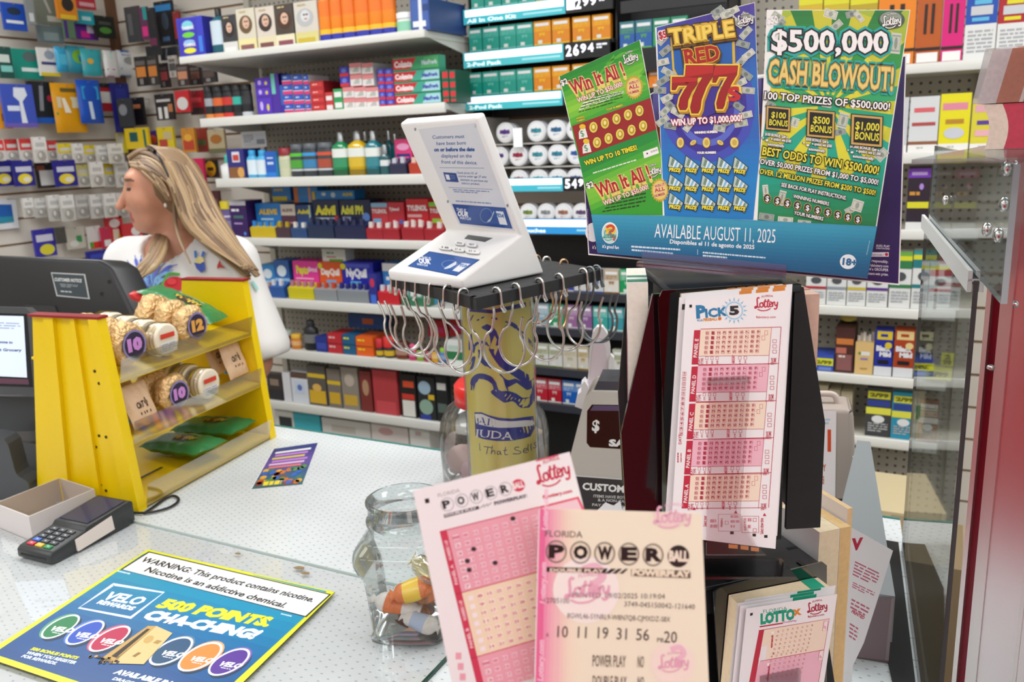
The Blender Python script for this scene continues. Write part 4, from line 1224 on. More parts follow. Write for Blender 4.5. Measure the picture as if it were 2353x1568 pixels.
def rs(pts,n=14):
 """resample a polyline"""
 d=[0]
 for p,q in zip(pts,pts[1:]):d.append(d[-1]+math.hypot(q[0]-p[0],q[1]-p[1]))
 out=[]
 for k in range(n):
  t=d[-1]*k/(n-1);i=max(j for j in range(len(d))if d[j]<=t+1e-9);i=min(i,len(pts)-2)
  f=(t-d[i])/max(1e-9,d[i+1]-d[i]);out.append(tuple(x+(y-x)*f for x,y in zip(pts[i],pts[i+1])))
 return out
a=Art(cyl,view=(860,240,2.375),eps=.00005)
S=lambda pts,w,L=1:a.stroke(pts,w,NV,L)
tri_strip(a,rs([(505,1112),(640,1122),(850,1075)]),rs([(505,1130),(640,1142),(852,1100)]),NV,1)
S([(640,1165),(672,1172)],12);S([(715,1185),(760,1205),(790,1232),(818,1250)],[8,22,12,8]);S([(840,1275),(852,1300),(866,1325)],[4,14,4]);S([(560,1180),(600,1160)],8);S([(540,1150),(520,1190)],6)
tri_strip(a,rs([(585,1215),(610,1198),(640,1205),(668,1240),(690,1300),(692,1350),(720,1395),(770,1430),(830,1470),(872,1490)]),rs([(590,1225),(610,1222),(625,1250),(640,1300),(620,1330),(640,1370),(680,1430),(740,1470),(800,1510),(866,1568)]),NV,1)
tri_strip(a,rs([(515,1290),(530,1245),(538,1300),(552,1330)]),rs([(515,1340),(525,1345),(535,1350),(545,1360)]),NV,1)
S([(545,1330),(560,1305),(600,1300),(625,1320)],[6,14,16,8]);S([(520,1420),(545,1380),(535,1430),(520,1450)],[4,14,14,4]);S([(530,1560),(540,1500),(580,1480),(640,1500),(660,1560)],[8,20,22,20,14]);S([(570,1340),(590,1400),(640,1440)],[10,24,10]);S([(800,1240),(820,1300),(810,1350)],[3,6,3])
a.view=(980,860,6.03)
tri_strip(a,rs([(640,70),(730,20),(850,45),(960,90),(985,190),(1010,240),(1120,230),(1230,260),(1330,330),(1440,320),(1500,60)],24),rs([(650,240),(700,60),(830,80),(930,150),(975,235),(1000,350),(1080,400),(1210,370),(1290,470),(1420,470),(1530,330)],24),NV,2)
tri_strip(a,rs([(1060,40),(1130,90),(1230,60),(1370,130),(1480,60)]),rs([(1075,90),(1120,190),(1250,120),(1400,230),(1500,170)]),NV,2)
tri_strip(a,rs([(890,240),(930,210),(970,245),(1000,245)]),rs([(900,270),(960,320),(1060,390),(1090,330)]),NV,2)
tri_strip(a,rs([(1000,0),(1060,60),(1090,160),(1120,230)]),rs([(1030,0),(1085,60),(1120,150),(1135,235)]),NV,2)
tri_strip(a,rs([(665,530),(760,530),(860,570),(1000,605),(1180,620),(1400,590),(1500,580),(1545,640)],20),rs([(680,860),(760,895),(860,915),(1000,930),(1180,925),(1340,895),(1440,865),(1540,680)],20),NV,2)
tri_strip(a,rs([(670,552),(770,552),(870,600),(1000,645),(1180,655),(1380,640),(1470,640),(1495,680)],20),rs([(690,690),(760,705),(860,728),(1000,745),(1180,742),(1330,730),(1430,718),(1492,706)],20),'ded9d6',3)
a.text('AL',(694,690),(925,728),100,NV,4,bold=.0,serif=.05);a.text('IUDA',(690,870),(1190,915),104,'e6e0dc',4,bold=.0,serif=.05)
a.stroke([(738,955),(738,1050),(756,1048)],7,'4a7fa8',4)
HW=[[(795,1005),(850,1012),(915,1022)],[(852,1012),(842,1060),(832,1110)],[(915,990),(905,1050),(897,1112)],[(900,1090),(930,1060),(948,1075),(945,1115)],[(1022,1072),(985,1072),(985,1112),(1015,1105),(1022,1072),(1030,1115),(1042,1112)],[(1098,1010),(1085,1070),(1088,1112),(1110,1118),(1130,1112)],[(1062,1062),(1095,1058),(1120,1052)],[(1285,1012),(1235,1018),(1225,1045),(1270,1062),(1310,1080),(1280,1105),(1195,1105)],[(1340,1070),(1390,1052),(1385,1030),(1350,1040),(1345,1085),(1400,1088)],[(1412,970),(1405,1020),(1415,1072)],[(1450,960),(1445,1010),(1455,1058)],[(1520,945),(1490,960),(1505,985),(1525,1000),(1500,1022),(1470,1020)]]
for st in HW:a.stroke(st,9,'2a2a70',4)
pr=a.build('lettering',stand)
# ---- the S-shaped wire hooks hung through the plate edge
def hook_mesh(var):
 r=random.Random(var)
 big=.030+.003*r.random();pts=[(.012,-.026),(.010,-.012),(.0085,.001),(.004,.0055),(-.003,.0042),(-.0055,-.004),(-.0055,-.020),(-.004,-.030)]
 cx,cy=.004,-.048-big
 for k in range(17):
  t=math.radians(118+17.0*k)
  pts.append((cx+big*math.cos(t)*.86,cy+big*math.sin(t)*1.05))
 e=pts[-1];pts+=[(e[0]+.002,e[1]+.012),(e[0]+.006,e[1]+.026)]
 return spline([(p[0],0.0,p[1])for p in pts],n=4)
def add_hook(p,out,mm,var,label,swing,sway=0.0):
 o=V((out.x,out.y,0)).normalized();s=V((-o.y,o.x,0))
 t=thing('wire_hook',label,'hook',p,'wire hooks around the black plate')
 P_=hook_mesh(var);q=[]
 for(a_,_,z)in P_:
  k=min(1,max(0,(-z-.02)/.015))if a_>-9 else 0
  an=swing*k
  d=o*math.cos(an)+s*math.sin(an)
  q.append(p+d*a_+V((0,0,z))+s*(sway*max(0,-z-.02)))
 rad=[.0019]*len(q);rad[0]=.0031;rad[1]=.003;rad[2]=.0028;rad[3]=.0022
 m=MB();m.tube(q,rad,mm,7);m.build('wire',t)
STEEL,WARM,DARK=mat('d2d0cc',.22,1.0),mat('c9a583',.24,1.0),mat('7d8588',.3,1.0)
names='first second third fourth fifth sixth seventh eighth'.split()
for k,y in enumerate(HR):
 add_hook(XP@V((hx-.0065,y,.0006)),OUTR,DARK if k>4 else STEEL,k,names[k]+' wire hook from the near corner along the right front plate edge',(.9,.75,.55,.8,.4,.9,.5)[k],(.1,-.05,.05,.12,-.1,.1,0)[k])
for k,x in enumerate(HL):
 add_hook(XP@V((x,-hy+.0065,.0006)),OUTL,STEEL,20+k,names[k]+' wire hook from the near corner along the left front plate edge',(-1.0,-.7,-.6,-.9,-.5,-.8,-.4)[k],(-.1,.15,.2,-.1,.1,.2,.3)[k])
for k,x in enumerate(HB):
 add_hook(XP@V((x,hy-.0065,.0006)),OUTB,(WARM,STEEL,WARM)[k],40+k,('copper toned hook nearest the right corner on the far plate edge','silver wire hook on the far edge of the black plate','copper toned hook on the far plate edge behind the white device')[k],(.7,.3,-.4)[k],.1)
 # ---- age calculator
DW=.165
DX=V((math.cos(math.radians(-17)),math.sin(math.radians(-17)),0));DB=V((-DX.y,DX.x,0))
zb=ZP+.0012
B0=onZ(1066,667,zb)
SPL=Plane(B0,DB,(0,0,1))
pf=[SPL.hit(*p)for p in((1060,643),(1197,541),(1094,272),(1114,256),(1252,619))]
prof=[V((B0.x,B0.y,zb))]+pf
prof[-1].z=zb
dev=thing('age_calculator','white plastic desk device with a blue printed leaning panel and five keys','age calculator',B0-DX*DW/2)
WH=mat('e9e9e7',.38)
bm=bmesh.new()
v0=[bm.verts.new(p)for p in prof];v1=[bm.verts.new(p-DX*DW)for p in prof]
n=len(prof)
bm.faces.new(v0);bm.faces.new(list(reversed(v1)))
for i in range(n):bm.faces.new((v0[i],v1[i],v1[(i+1)%n],v0[(i+1)%n]))
bmesh.ops.recalc_face_normals(bm,faces=bm.faces[:])
bmesh.ops.bevel(bm,geom=[e for e in bm.edges],offset=.0045,segments=3,profile=.5,affect='EDGES')
m=MB();m.bm(bm,WH,True);m.build('body',dev)
SCR=Plane(prof[2],DX,prof[3]-prof[2]);KEY=Plane(prof[1],DX,prof[2]-prof[1])
for pl in(SCR,KEY):
 if pl.N.dot(CAM-pl.o)<0:pl.N=-pl.N
a=Art(SCR.px,view=(860,240,2.375),eps=.0001)
a.poly([(240,136),(552,102),(768,692),(462,658)],mat('d9dde4',.18),1)
DB_='1f4388'
for s,x0,y0,x1,y1,b in(('Customers must',318,188,492,183,.01),('have been born',340,222,500,219,.01),('on or before the date',328,256,547,254,.06),('displayed on the',366,290,532,290,.01),('front of this device.',366,322,562,328,.01)):
 a.text(s,(x0,y0),(x1,y1),19,'2b579b',2,bold=b)
a.stroke([(357,345),(600,348)],2,'2b579b',2,False);a.stroke([(404,453),(646,464)],2,'2b579b',2,False)
a.poly([(376,370),(447,375),(462,425),(392,421)],DB_,2);a.poly([(388,382),(408,384),(416,412),(396,410)],'e4e8ee',3);a.lines([(415,386),(440,388),(448,414),(422,412)],3,'7d94c2',3,.3,2,2)
for s,x0,y0,x1,y1 in(('Check photo I.D. of',450,378,562,382),('anyone under age 27 who',460,396,612,402),('attempts to purchase any',470,416,620,424),('tobacco product.',476,435,576,440)):a.text(s,(x0,y0),(x1,y1),12,'3f64a4',2,bold=.01)
a.lines([(428,462),(635,474),(638,494),(440,484)],2,'6f86b4',2,.5,5,9);a.lines([(444,524),(672,540),(674,548),(446,532)],1,'6f86b4',2,.8,6,12)
a.poly([(424,543),(716,564),(755,679),(470,650)],mat(DB_,.2),2);a.poly([(428,547),(712,567),(748,674),(474,646)],mat('24509c',.2),3)
a.text('THIS IS',(448,580),(500,586),15,'eef2f8',4,bold=.02);a.text('OUR',(456,607),(512,612),24,'eef2f8',4,bold=.05);a.text('WATCH',(466,625),(526,632),14,'eef2f8',4,bold=.02)
a.poly([(664,582),(704,585),(728,658),(686,654)],'e6ebf2',4);a.text('FDA',(668,612),(708,618),18,'2f6fb4',5,bold=.05)
for j in range(3):a.stroke([(618+6*j,640),(640+4*j,618-8*j),(648+3*j,600-8*j)],4,'dfe7f2',4)
a.ring(612,606,34,2,'8fa6d0',4,ry=40)
for x,y in((224,136),(552,118),(402,530),(727,552)):a.disc(x,y,6,'8f8f8d',1,ry=9,seg=12)
a.build('printed_panel',dev)['label']='leaning panel with blue printed notice'
a=Art(KEY.px,view=(860,240,2.375),eps=.0001)
a.poly([(300,802),(578,848),(450,938),(180,884)],mat(DB_,.2),1);a.poly([(304,807),(568,850),(448,932),(190,882)],mat('245ba8',.2),2)
a.text('THIS IS',(258,845),(310,852),15,'eef2f8',3,bold=.02,shear=-.3);a.text('OUR',(246,866),(306,872),24,'eef2f8',3,bold=.05,shear=-.3);a.text('WATCH',(232,878),(290,886),11,'eef2f8',3,bold=.02)
a.poly([(478,866),(524,872),(462,916),(426,908)],'e6ebf2',3);a.text('FDA',(468,886),(506,892),16,'2f6fb4',4,bold=.04)
for j in range(3):a.stroke([(390-4*j,898),(420,888-6*j),(448,872-6*j)],5,'dfe7f2',3)
a.ring(412,874,44,2,'9fb6dc',3,ry=22)
a.poly([(512,712),(648,730),(604,752),(490,734)],mat('4b504c',.25),1)
a.build('key_face_print',dev)
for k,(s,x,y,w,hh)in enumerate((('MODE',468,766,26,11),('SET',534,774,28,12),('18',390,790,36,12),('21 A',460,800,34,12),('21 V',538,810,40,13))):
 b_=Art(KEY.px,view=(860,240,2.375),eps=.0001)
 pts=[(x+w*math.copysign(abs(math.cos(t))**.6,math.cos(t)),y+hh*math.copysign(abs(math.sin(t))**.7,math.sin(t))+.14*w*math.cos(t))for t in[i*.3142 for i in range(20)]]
 b_.L=0;base=[b_.P(*p)for p in pts];b_.prism(base,KEY.N*.0028,mat('f4f4f2',.3),'a9aaa8')  # grey key sides paint in the shadow outline of each key
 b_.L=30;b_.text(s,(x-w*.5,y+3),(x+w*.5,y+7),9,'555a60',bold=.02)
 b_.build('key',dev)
 # === JARS AND SWEETS
CJ=clear('f4f8f8',.05,1.3,.03)
jc=onZ(952,1440,GT);JX=(jc.x,jc.y,0)
jar=thing('open_candy_jar','open clear plastic jar with wrapped sweets standing before the hook stand','jar',(jc.x,jc.y,GT))
jm=MB();jm.lathe(JX,[(.040,GT+.0006),(.046,GT+.005),(.0475,GT+.02),(.050,GT+.06),(.052,GT+.082),(.0535,GT+.088),(.060,GT+.102),(.0622,GT+.108),(.0625,GT+.118),(.0615,GT+.124),(.0585,GT+.128),(.051,GT+.136),(.0478,GT+.141),(.0475,GT+.145)],CJ,48,power=5.0,cap=False,ax=axes(20).to_3x3());jm.build('body',jar)
jm=MB();jm.lathe(JX,[(.0475,GT+.143),(.0475,GT+.150),(.0505,GT+.152),(.0505,GT+.156),(.0475,GT+.158),(.047,GT+.176),(.0495,GT+.178),(.0495,GT+.181),(.045,GT+.183),(.0445,GT+.15)],CJ,48,cap=False);jm.build('threaded_neck',jar)
jm=MB();jm.lathe(JX,[(.001,GT+.0012),(.045,GT+.0012),(.05,GT+.004)],clear('e6ecec',.1,1.0,.06),40,power=5.0,cap=False,ax=axes(20).to_3x3());jm.build('base',jar)
def candy(name,label,cat,p,L,Wd,T,ax,col,col2,grp,twist=True,seed=0):
 r=random.Random(seed);m=MB()
 def fn(s,u):
  x=(s-.5)*L;t=2*math.pi*u
  e=abs(s-.5)*2
  k=(1-max(0,(e-.55)/.45)**1.5*.85)if twist else math.sqrt(max(.02,1-e**4))
  if twist and e>.82:k=.25+(e-.82)*2.6
  wob=1+.10*math.sin(9*s+3*math.cos(t)+seed)
  return V(p)+ax@V((x,Wd/2*math.cos(t)*k*wob,T/2*math.sin(t)*(k if e<.82 else .3)))
 m.grid(lambda s,u:fn(s,u),15,13,col)
 for i,f in enumerate(m.f):
  j=i%14
  if col2 and(4<=j<=8):m.mi[i]=m.idx(col2)
 return tag(m.build(name),label,cat,grp)
def rot(rx,ry,rz):
 return(Matrix.Rotation(rz,3,'Z')@Matrix.Rotation(ry,3,'Y')@Matrix.Rotation(rx,3,'X'))
OR=mat('e0742a',.3,bump=.3,nscale=120);YE=mat('f0c62e',.3);WHT=mat('e8e2dc',.35,bump=.3,nscale=120);BRN=mat('a86a3a',.4)
for k,(dx,dy,dz,L,W,rx,ry,rz,c,c2,lb)in enumerate(((.012,-.012,.062,.062,.030,.6,-.25,.5,OR,YE,'orange wrapper with a yellow patch, topmost in the open jar'),(-.012,-.018,.040,.066,.028,.4,.15,.3,WHT,OR,'white and orange wrapped sweet below the topmost in the jar'),(.02,.012,.045,.058,.026,.2,.2,1.2,BRN,OR,'brown and orange wrapped sweet at the jar back'),(-.018,.014,.036,.06,.026,.1,-.1,-.6,WHT,'c8d4e4','white and pale blue wrapped sweet at the jar back left'),(.004,.002,.020,.064,.03,.2,.05,1.5,mat('7d4a38',.4),BRN,'dark brown wrapped sweet at the bottom of the jar'),(.025,-.02,.024,.055,.024,.5,.2,.1,WHT,'b9c8e2','white wrapped sweet with blue ends at the jar bottom front'),(.03,-.004,.09,.05,.03,.7,.7,.4,clear('efe6c8',.1,1.2,.12),None,'empty clear yellowish wrapper lying on the other sweets in the jar'))):
 candy('wrapped_candy',lb,'candy',(jc.x+dx,jc.y+dy,GT+dz),L,W,.018,rot(rx,ry,rz),c,c2,'sweets in the open jar',True,k)
j2=V((-.716,1.281,CT))
jar2=thing('red_lid_jar','big round clear jar with a red lid half hidden behind the tube stand','jar',j2)
jm=MB();jm.lathe((j2.x,j2.y,0),[(.085,CT+.001),(.098,CT+.01),(.1,CT+.06),(.101,CT+.10),(.097,CT+.125),(.085,CT+.148),(.066,CT+.162)],clear('f2f2f2',.05,1.3,.05),48,cap=False);jm.build('body',jar2)
jm=MB();n_=60
jm.lathe((j2.x,j2.y,0),[(.064,CT+.158),(.069,CT+.160),(.069,CT+.192),(.064,CT+.198),(.001,CT+.198)],mat('e02420',.3),48,cap=False);jm.build('lid',jar2)
PK=mat('e86fae',.3)
for k,(dx,dy,dz,L,W,rx,ry,rz,c,c2,lb,tw)in enumerate(((.052,-.036,.075,.085,.024,.2,-.8,.4,PK,'f4b6d4','pink plastic stick toy in the right of the red lid jar',False),(.045,-.05,.04,.11,.022,.3,-.5,.7,mat('a8746a',.4),None,'brown wrapped roll at the bottom right of the red lid jar',False),(.05,.02,.10,.08,.03,.3,.2,1.0,mat('e8dccb',.4),None,'cream packet near the top of the red lid jar',False),(-.04,-.03,.05,.085,.05,1.2,.2,.3,mat('c9b0ac',.5),None,'dusty pink folded packet in the left of the red lid jar',False),(-.01,-.02,.03,.10,.05,.9,.1,.9,mat('b89ca0',.5),None,'mauve packet low in the middle of the red lid jar',False),(-.045,.02,.04,.09,.05,1.0,.2,-.5,mat('d8cfcb',.5),None,'grey white packet at the left back of the red lid jar',False),(.03,.03,.04,.09,.04,.3,.4,.2,mat('d9c27a',.5),None,'yellowish packet at the right back of the red lid jar',False))):
 candy('sweet_packet',lb,'candy',(j2.x+dx,j2.y+dy,CT+dz),L,W,.02,rot(rx,ry,rz),c,c2,'packets in the red lid jar',tw,k+30)
 # === DISPLAYS BEHIND THE TOWER
GREY=mat('b7b2a8',.45)
rb0=onZ(1372,1262,CT)
RP=facing(rb0,12,8)
reg=thing('customer_price_display','grey register pole display with a dark screen showing a dollar sign','price display',rb0+V((0,.05,0)))
bk=V((-.25,.97,0))*.085
m=MB();q=[RP.hit(*p)for p in((1292,1120),(1345,912),(1358,900),(1480,903),(1490,915),(1490,1120))]
m.prism(q,bk,GREY);m.build('housing',reg)
m=MB();q=[RP.hit(*p)+bk*.1 for p in((1362,903),(1372,880),(1470,882),(1478,905))];m.prism(q,bk*.8,mat('3a4048',.35));m.build('top_cap',reg)
m=MB();q=[RP.hit(*p)for p in((1300,1122),(1490,1122),(1490,1250),(1330,1262))]
q=[V((p.x,p.y,max(p.z,CT+.001)))for p in q];m.prism(q,bk*.9,mat('2a2b2b',.5));m.build('base',reg)
a=Art(RP.px,eps=.0002)
a.poly([(1349,945),(1360,930),(1486,932),(1486,1036),(1356,1028),(1348,1018)],mat('1c1a14',.12),1);a.poly([(1356,944),(1364,932),(1484,934),(1484,945)],mat('55506a',.1),2)
a.text('$',(1361,990),(1376,991),24,'dfe0dc',2,bold=.03);a.text('SALE',(1401,1025),(1468,1027),14,'dfe0dc',2,bold=.06)
a.build('screen',reg)
a=Art(RP.px,eps=.0003)
a.poly([(1303,1092),(1490,1106),(1490,1190),(1318,1175)],mat('2b2c2b',.4),1);a.stroke([(1303,1092),(1490,1106)],3,'c9c9c4',2,False)
a.text('CUSTOMER',(1339,1125),(1462,1134),15,'e8e8e4',2,bold=.04)
for s,x0,x1,y in(('ITEMS HAVE BOTH A CASH',1364,1480,1143),('& A NON-CASH PRICE',1374,1476,1152),('PAY WITH CASH',1361,1448,1163)):a.text(s,(x0,y),(x1,y+6),6,'c8c8c4',2,bold=.02)
a.build('notice',reg)
m=MB();q=[RP.hit(*p)-bk*.06 for p in((1372,1172),(1392,1152),(1410,1160),(1426,1148),(1432,1176),(1400,1200))];m.prism(q,bk*.01,PAPER);m.prism([p+V((.01,.004,-.006))for p in q],bk*.01,PAPER)
tag(m.build('receipt_scrap'),'crumpled white receipt in front of the price display notice','receipt')
# white and pink paddle shaped gadget standing behind the display
pb=V((-.475,1.33,CT))
FPd=facing(pb,20,0)
t=thing('plastic_paddle','white and pink plastic paddle with a smaller lobe standing behind the price display','holder',pb)
m=MB();q=[FPd.hit(*p)for p in[(1345,905),(1352,860),(1355,800),(1362,765),(1372,752),(1385,752),(1396,768),(1402,800),(1404,850),(1402,910),(1402,960),(1345,960)]];m.prism(q,-FPd.N*.02,mat('f0eef0',.35));m.build('body',t)
a=Art(FPd.px,eps=.0006);a.poly([(1352,905),(1358,840),(1362,795),(1370,775),(1383,778),(1392,800),(1396,850),(1394,912)],mat('eadbe4',.4),1);a.build('pink_inlay',t)['label']='pale pink inlay'
m=MB();q=[FPd.hit(*p)+FPd.N*.004 for p in((1400,880),(1398,830),(1404,815),(1411,822),(1412,850),(1408,885))];m.prism(q,-FPd.N*.016,mat('f0eef0',.35));m.build('side_lobe',t)
m=MB();q=[FPd.hit(*p)+FPd.N*.012 for p in((1322,930),(1328,902),(1336,896),(1336,880),(1344,872),(1352,884),(1356,910),(1350,940))];m.prism(q,-FPd.N*.03,mat('f3f1f3',.35));q=[V((p.x,p.y,CT+.0005))for p in(FPd.hit(1340,960),FPd.hit(1410,960))]
m.box(q[0].x,q[1].x,pb.y-.02,pb.y+.03,CT+.0005,CT+.06,mat('f3f1f3',.35));m.build('base',t)
# second display with a price sign, right of the tower
sb=onZ(1928,1262,CT);SPn=facing(sb,10,4)
t=thing('customer_display','beige rounded customer display with a carry loop and an orange lettered sign','customer display',sb+V((0,.04,0)))
bk2=V((-.17,.985,0))*.07
BEI=mat('a89b92',.4)
bm=bmesh.new();q=[SPn.hit(*p)for p in((1850,1150),(1850,945),(1862,938),(1952,940),(1962,950),(1970,1152))]
va=[bm.verts.new(p)for p in q];vb=[bm.verts.new(p+bk2)for p in q]
bm.faces.new(va);bm.faces.new(vb[::-1])
for i in range(6):bm.faces.new((va[i],vb[i],vb[(i+1)%6],va[(i+1)%6]))
bmesh.ops.recalc_face_normals(bm,faces=bm.faces[:]);bmesh.ops.bevel(bm,geom=bm.edges[:],offset=.008,segments=3,profile=.5,affect='EDGES')
m=MB();m.bm(bm,BEI,True);m.build('housing',t)
m=MB();q=[SPn.hit(*p)+bk2*.1 for p in((1850,1156),(1970,1156),(1958,1205),(1940,1240),(1850,1262))];q=[V((p.x,p.y,max(p.z,CT+.001)))for p in q];m.prism(q,bk2*.8,mat('80766f',.45));m.build('base',t)
m=MB();m.tube(spline([SPn.hit(*p)+bk2*.4 for p in((1850,925),(1870,919),(1905,918),(1922,924),(1928,945))]),.0048,mat('c4b5ac',.4),8);m.build('carry_loop',t)
a=Art(lambda x,y:(SPn.hit(x,y)+SPn.N*.001,SPn.N),eps=.0002)
a.poly([(1840,944),(1922,944),(1919,1148),(1840,1150)],mat('efe6e6',.3),1)
a.text('01',(1868,1036),(1908,1036),47,'d9481f',2,bold=.03);a.text('TO BUY',(1862,1082),(1897,1082),14,'c96a4a',2,bold=.05);a.text('ALCOHOL',(1840,1097),(1893,1097),12,'c96a4a',2,bold=.05);a.text('PRODUCTS!',(1838,1112),(1893,1112),12,'c96a4a',2,bold=.05)
a.text('K',(1885,958),(1891,958),8,'4a5a58',2,bold=.05);a.lines([(1884,962),(1908,962),(1908,978),(1884,978)],2,'b9cbd8',2,.6,1,2)
a.build('age_sign',t)['label']='white sign with orange lettering'
# grey machine with a sloping top behind the flyer
b0=onZ(2045,1532,CT);zt=.0895+CT
t=thing('lottery_terminal','grey machine with a long flat top and mauve front behind the paper flyer','terminal',b0+V((-.08,.2,0)))
f1=onZ(2057,1371,zt);r1=onZ(2000,1012,zt)
r1=V((-.074,1.16,1.137))
lx=V((-.08,-.006,0))
m=MB();m.hexa([V((f1.x,f1.y,CT+.03)),V((r1.x,r1.y,CT+.03)),V((r1.x,r1.y,CT+.03))+lx*.2,V((f1.x,f1.y,CT+.03))+lx,f1,r1+V((0,0,.03)),r1+V((0,0,.03))+lx*.2,f1+lx],mat('8f9496',.35));m.build('top_cover',t)
m=MB();g=V((f1.x-.002,f1.y+.001,0));m.hexa([V((g.x,g.y,CT+.001)),V((r1.x,r1.y,CT+.001)),V((r1.x,r1.y,CT+.001))+lx*.2,V((g.x,g.y,CT+.001))+lx,V((g.x,g.y,CT+.03)),V((r1.x,r1.y,CT+.03)),V((r1.x,r1.y,CT+.03))+lx*.2,V((g.x,g.y,CT+.03))+lx],mat('6f5f60',.5));m.build('base',t)
a=Art(facing(f1+V((0,-.0015,-.04)),4,0).px,eps=.0004);a.poly([(1935,1372),(2055,1374),(2042,1518),(1940,1508)],mat('77676a',.45),1);a.poly([(2048,1376),(2055,1374),(2042,1518),(2034,1518)],mat('8a7c7e',.4),2);a.build('front_panel',t)['label']='mauve front panel'
p=onZ(1975,1060,1.142);m=MB();m.prism([p+V(d)for d in((-.009,0,.004),(0,-.004,.004),(.012,.002,.004),(.002,.006,.004))],(0,0,.002),PAPER);tag(m.build('paper_scrap'),'small folded white paper scrap on the grey machine','paper scrap')
# === CLEAR DIVIDER AND METAL POST ON THE RIGHT
pn0=onZ(2078,1268,CT);pn1=onZ(2118,1568,CT);pd=(pn1-pn0).normalized()
DVP=Plane(pn0,pd,(0,0,1))
t=thing('glass_divider','clear glass security divider with an aluminium rail on the right of the counter','glass divider',pn0+pd*.25)
RZ=onD(2157,485,(pn0-CAM).dot(V((AX.z,AY.z,AZ.z)))).z
near=.487
GL=clear('ecf2f3',.02,.8,.03)
m=MB();c_=[pn0+V((0,0,.0008)),pn0+pd*near+V((0,0,.0008)),V((*(pn0+pd*near).xy,RZ)),V((pn0.x,pn0.y,RZ))];m.prism(c_,DVP.N*.004,GL,mat('4a4648',.15));m.build('lower_pane',t)
m=MB();u0=pn0+pd*.06;c_=[V((u0.x,u0.y,RZ+.006)),V((*(pn0+pd*.62).xy,RZ+.006)),V((*(pn0+pd*.62).xy,1.55)),V((u0.x,u0.y,1.55))];m.prism(c_,DVP.N*.004,clear('cdd6da',.02,.9,.05),mat('9aa6aa',.15));m.build('upper_pane',t)  # grey tint of the pane stands in for shade on the wall behind
ALU=mat('c9cac8',.28,.9);RAIL=mat('d3d5d4',.35)
m=MB();nn=DVP.N
for o_ in(-.004,.005):
 q0,q1=pn0+nn*o_,pn0+pd*near+nn*o_
 m.hexa([V((q0.x,q0.y,RZ-.010)),V((q1.x,q1.y,RZ-.010)),V((q1.x,q1.y,RZ-.010))+nn*.0035,V((q0.x,q0.y,RZ-.010))+nn*.0035,V((q0.x,q0.y,RZ+.008)),V((q1.x,q1.y,RZ+.008)),V((q1.x,q1.y,RZ+.008))+nn*.0035,V((q0.x,q0.y,RZ+.008))+nn*.0035],RAIL)
q0,q1=pn0-nn*.004,pn0+pd*near-nn*.004
m.hexa([V((p.x,p.y,RZ-.001))for p in(q0,q1,q1+nn*.012,q0+nn*.012)]+[V((p.x,p.y,RZ+.001))for p in(q0,q1,q1+nn*.012,q0+nn*.012)],RAIL)
m.build('rail',t)
for k,(x,y)in enumerate(((2281,527),(2182,460),(2329,386),(2322,470),(2308,540))):
 p=DVP.hit(x,y);m=MB();A3=Matrix((pd,V((0,0,1)),nn)).transposed()
 for sg in(1,-1):
  m.lathe(p+nn*(.004 if sg>0 else 0),[(.0055,0),(.0055,.0012*sg),(.0035,.003*sg),(.0005,.0035*sg)],mat('d6d6d4',.2,1.0),12,ax=A3)
 m.build('bolt',t)
 # post and metal panel
t=thing('metal_post','tall brushed metal panel and channel post at the right picture edge','post',pn0+pd*.53+V((.16,0,0)))
pp0=DVP.hit(2265,590)+V((.0045,0,0));pp0.z=0
ST=mat('cfcccd',.27,1.0,noise=.06,nscale=14)
ex=V((.985,-.17,0)).normalized();ey=V((-ex.y,ex.x,0))
def bar(m,x0,x1,y0,y1,z0,z1,mm):
 P_=[pp0+ex*x+ey*y for x,y in((x0,y0),(x1,y0),(x1,y1),(x0,y1))]
 m.hexa([V((p.x,p.y,z0))for p in P_]+[V((p.x,p.y,z1))for p in P_],mm)
m=MB();bar(m,0,.0035,-.012,.012,.0,RZ-.0005,ALU);bar(m,.0035,.010,.004,.009,.0,RZ-.004,mat('9a2036',.3,.2));bar(m,.010,.013,-.012,.012,.0,RZ-.0005,ALU);bar(m,0,.013,.009,.012,.0,RZ-.0005,ALU);m.build('channel',t)  # red inner bar has the reflected red put into its colour
m=MB();bar(m,.013,.019,-.016,.012,.0,1.552,ALU);m.build('corner_strip',t)
m=MB();bar(m,.019,.42,-.012,-.008,.0,1.552,ST);m.build('metal_panel',t)
m=MB();bar(m,.045,.048,-.014,-.012,.0,1.552,ALU);m.build('seam',t)
PNp=Plane(pp0-ey*.012,ex,(0,0,1))
for x,y in((2276,845),(2332,700)):
 p=PNp.hit(x,y);m=MB();m.lathe(p,[(.003,0),(.003,.0008),(.001,.002)],mat('d8d8d8',.2,1.0),10,ax=Matrix((PNp.U,PNp.V,PNp.N)).transposed());m.build('screw',t)
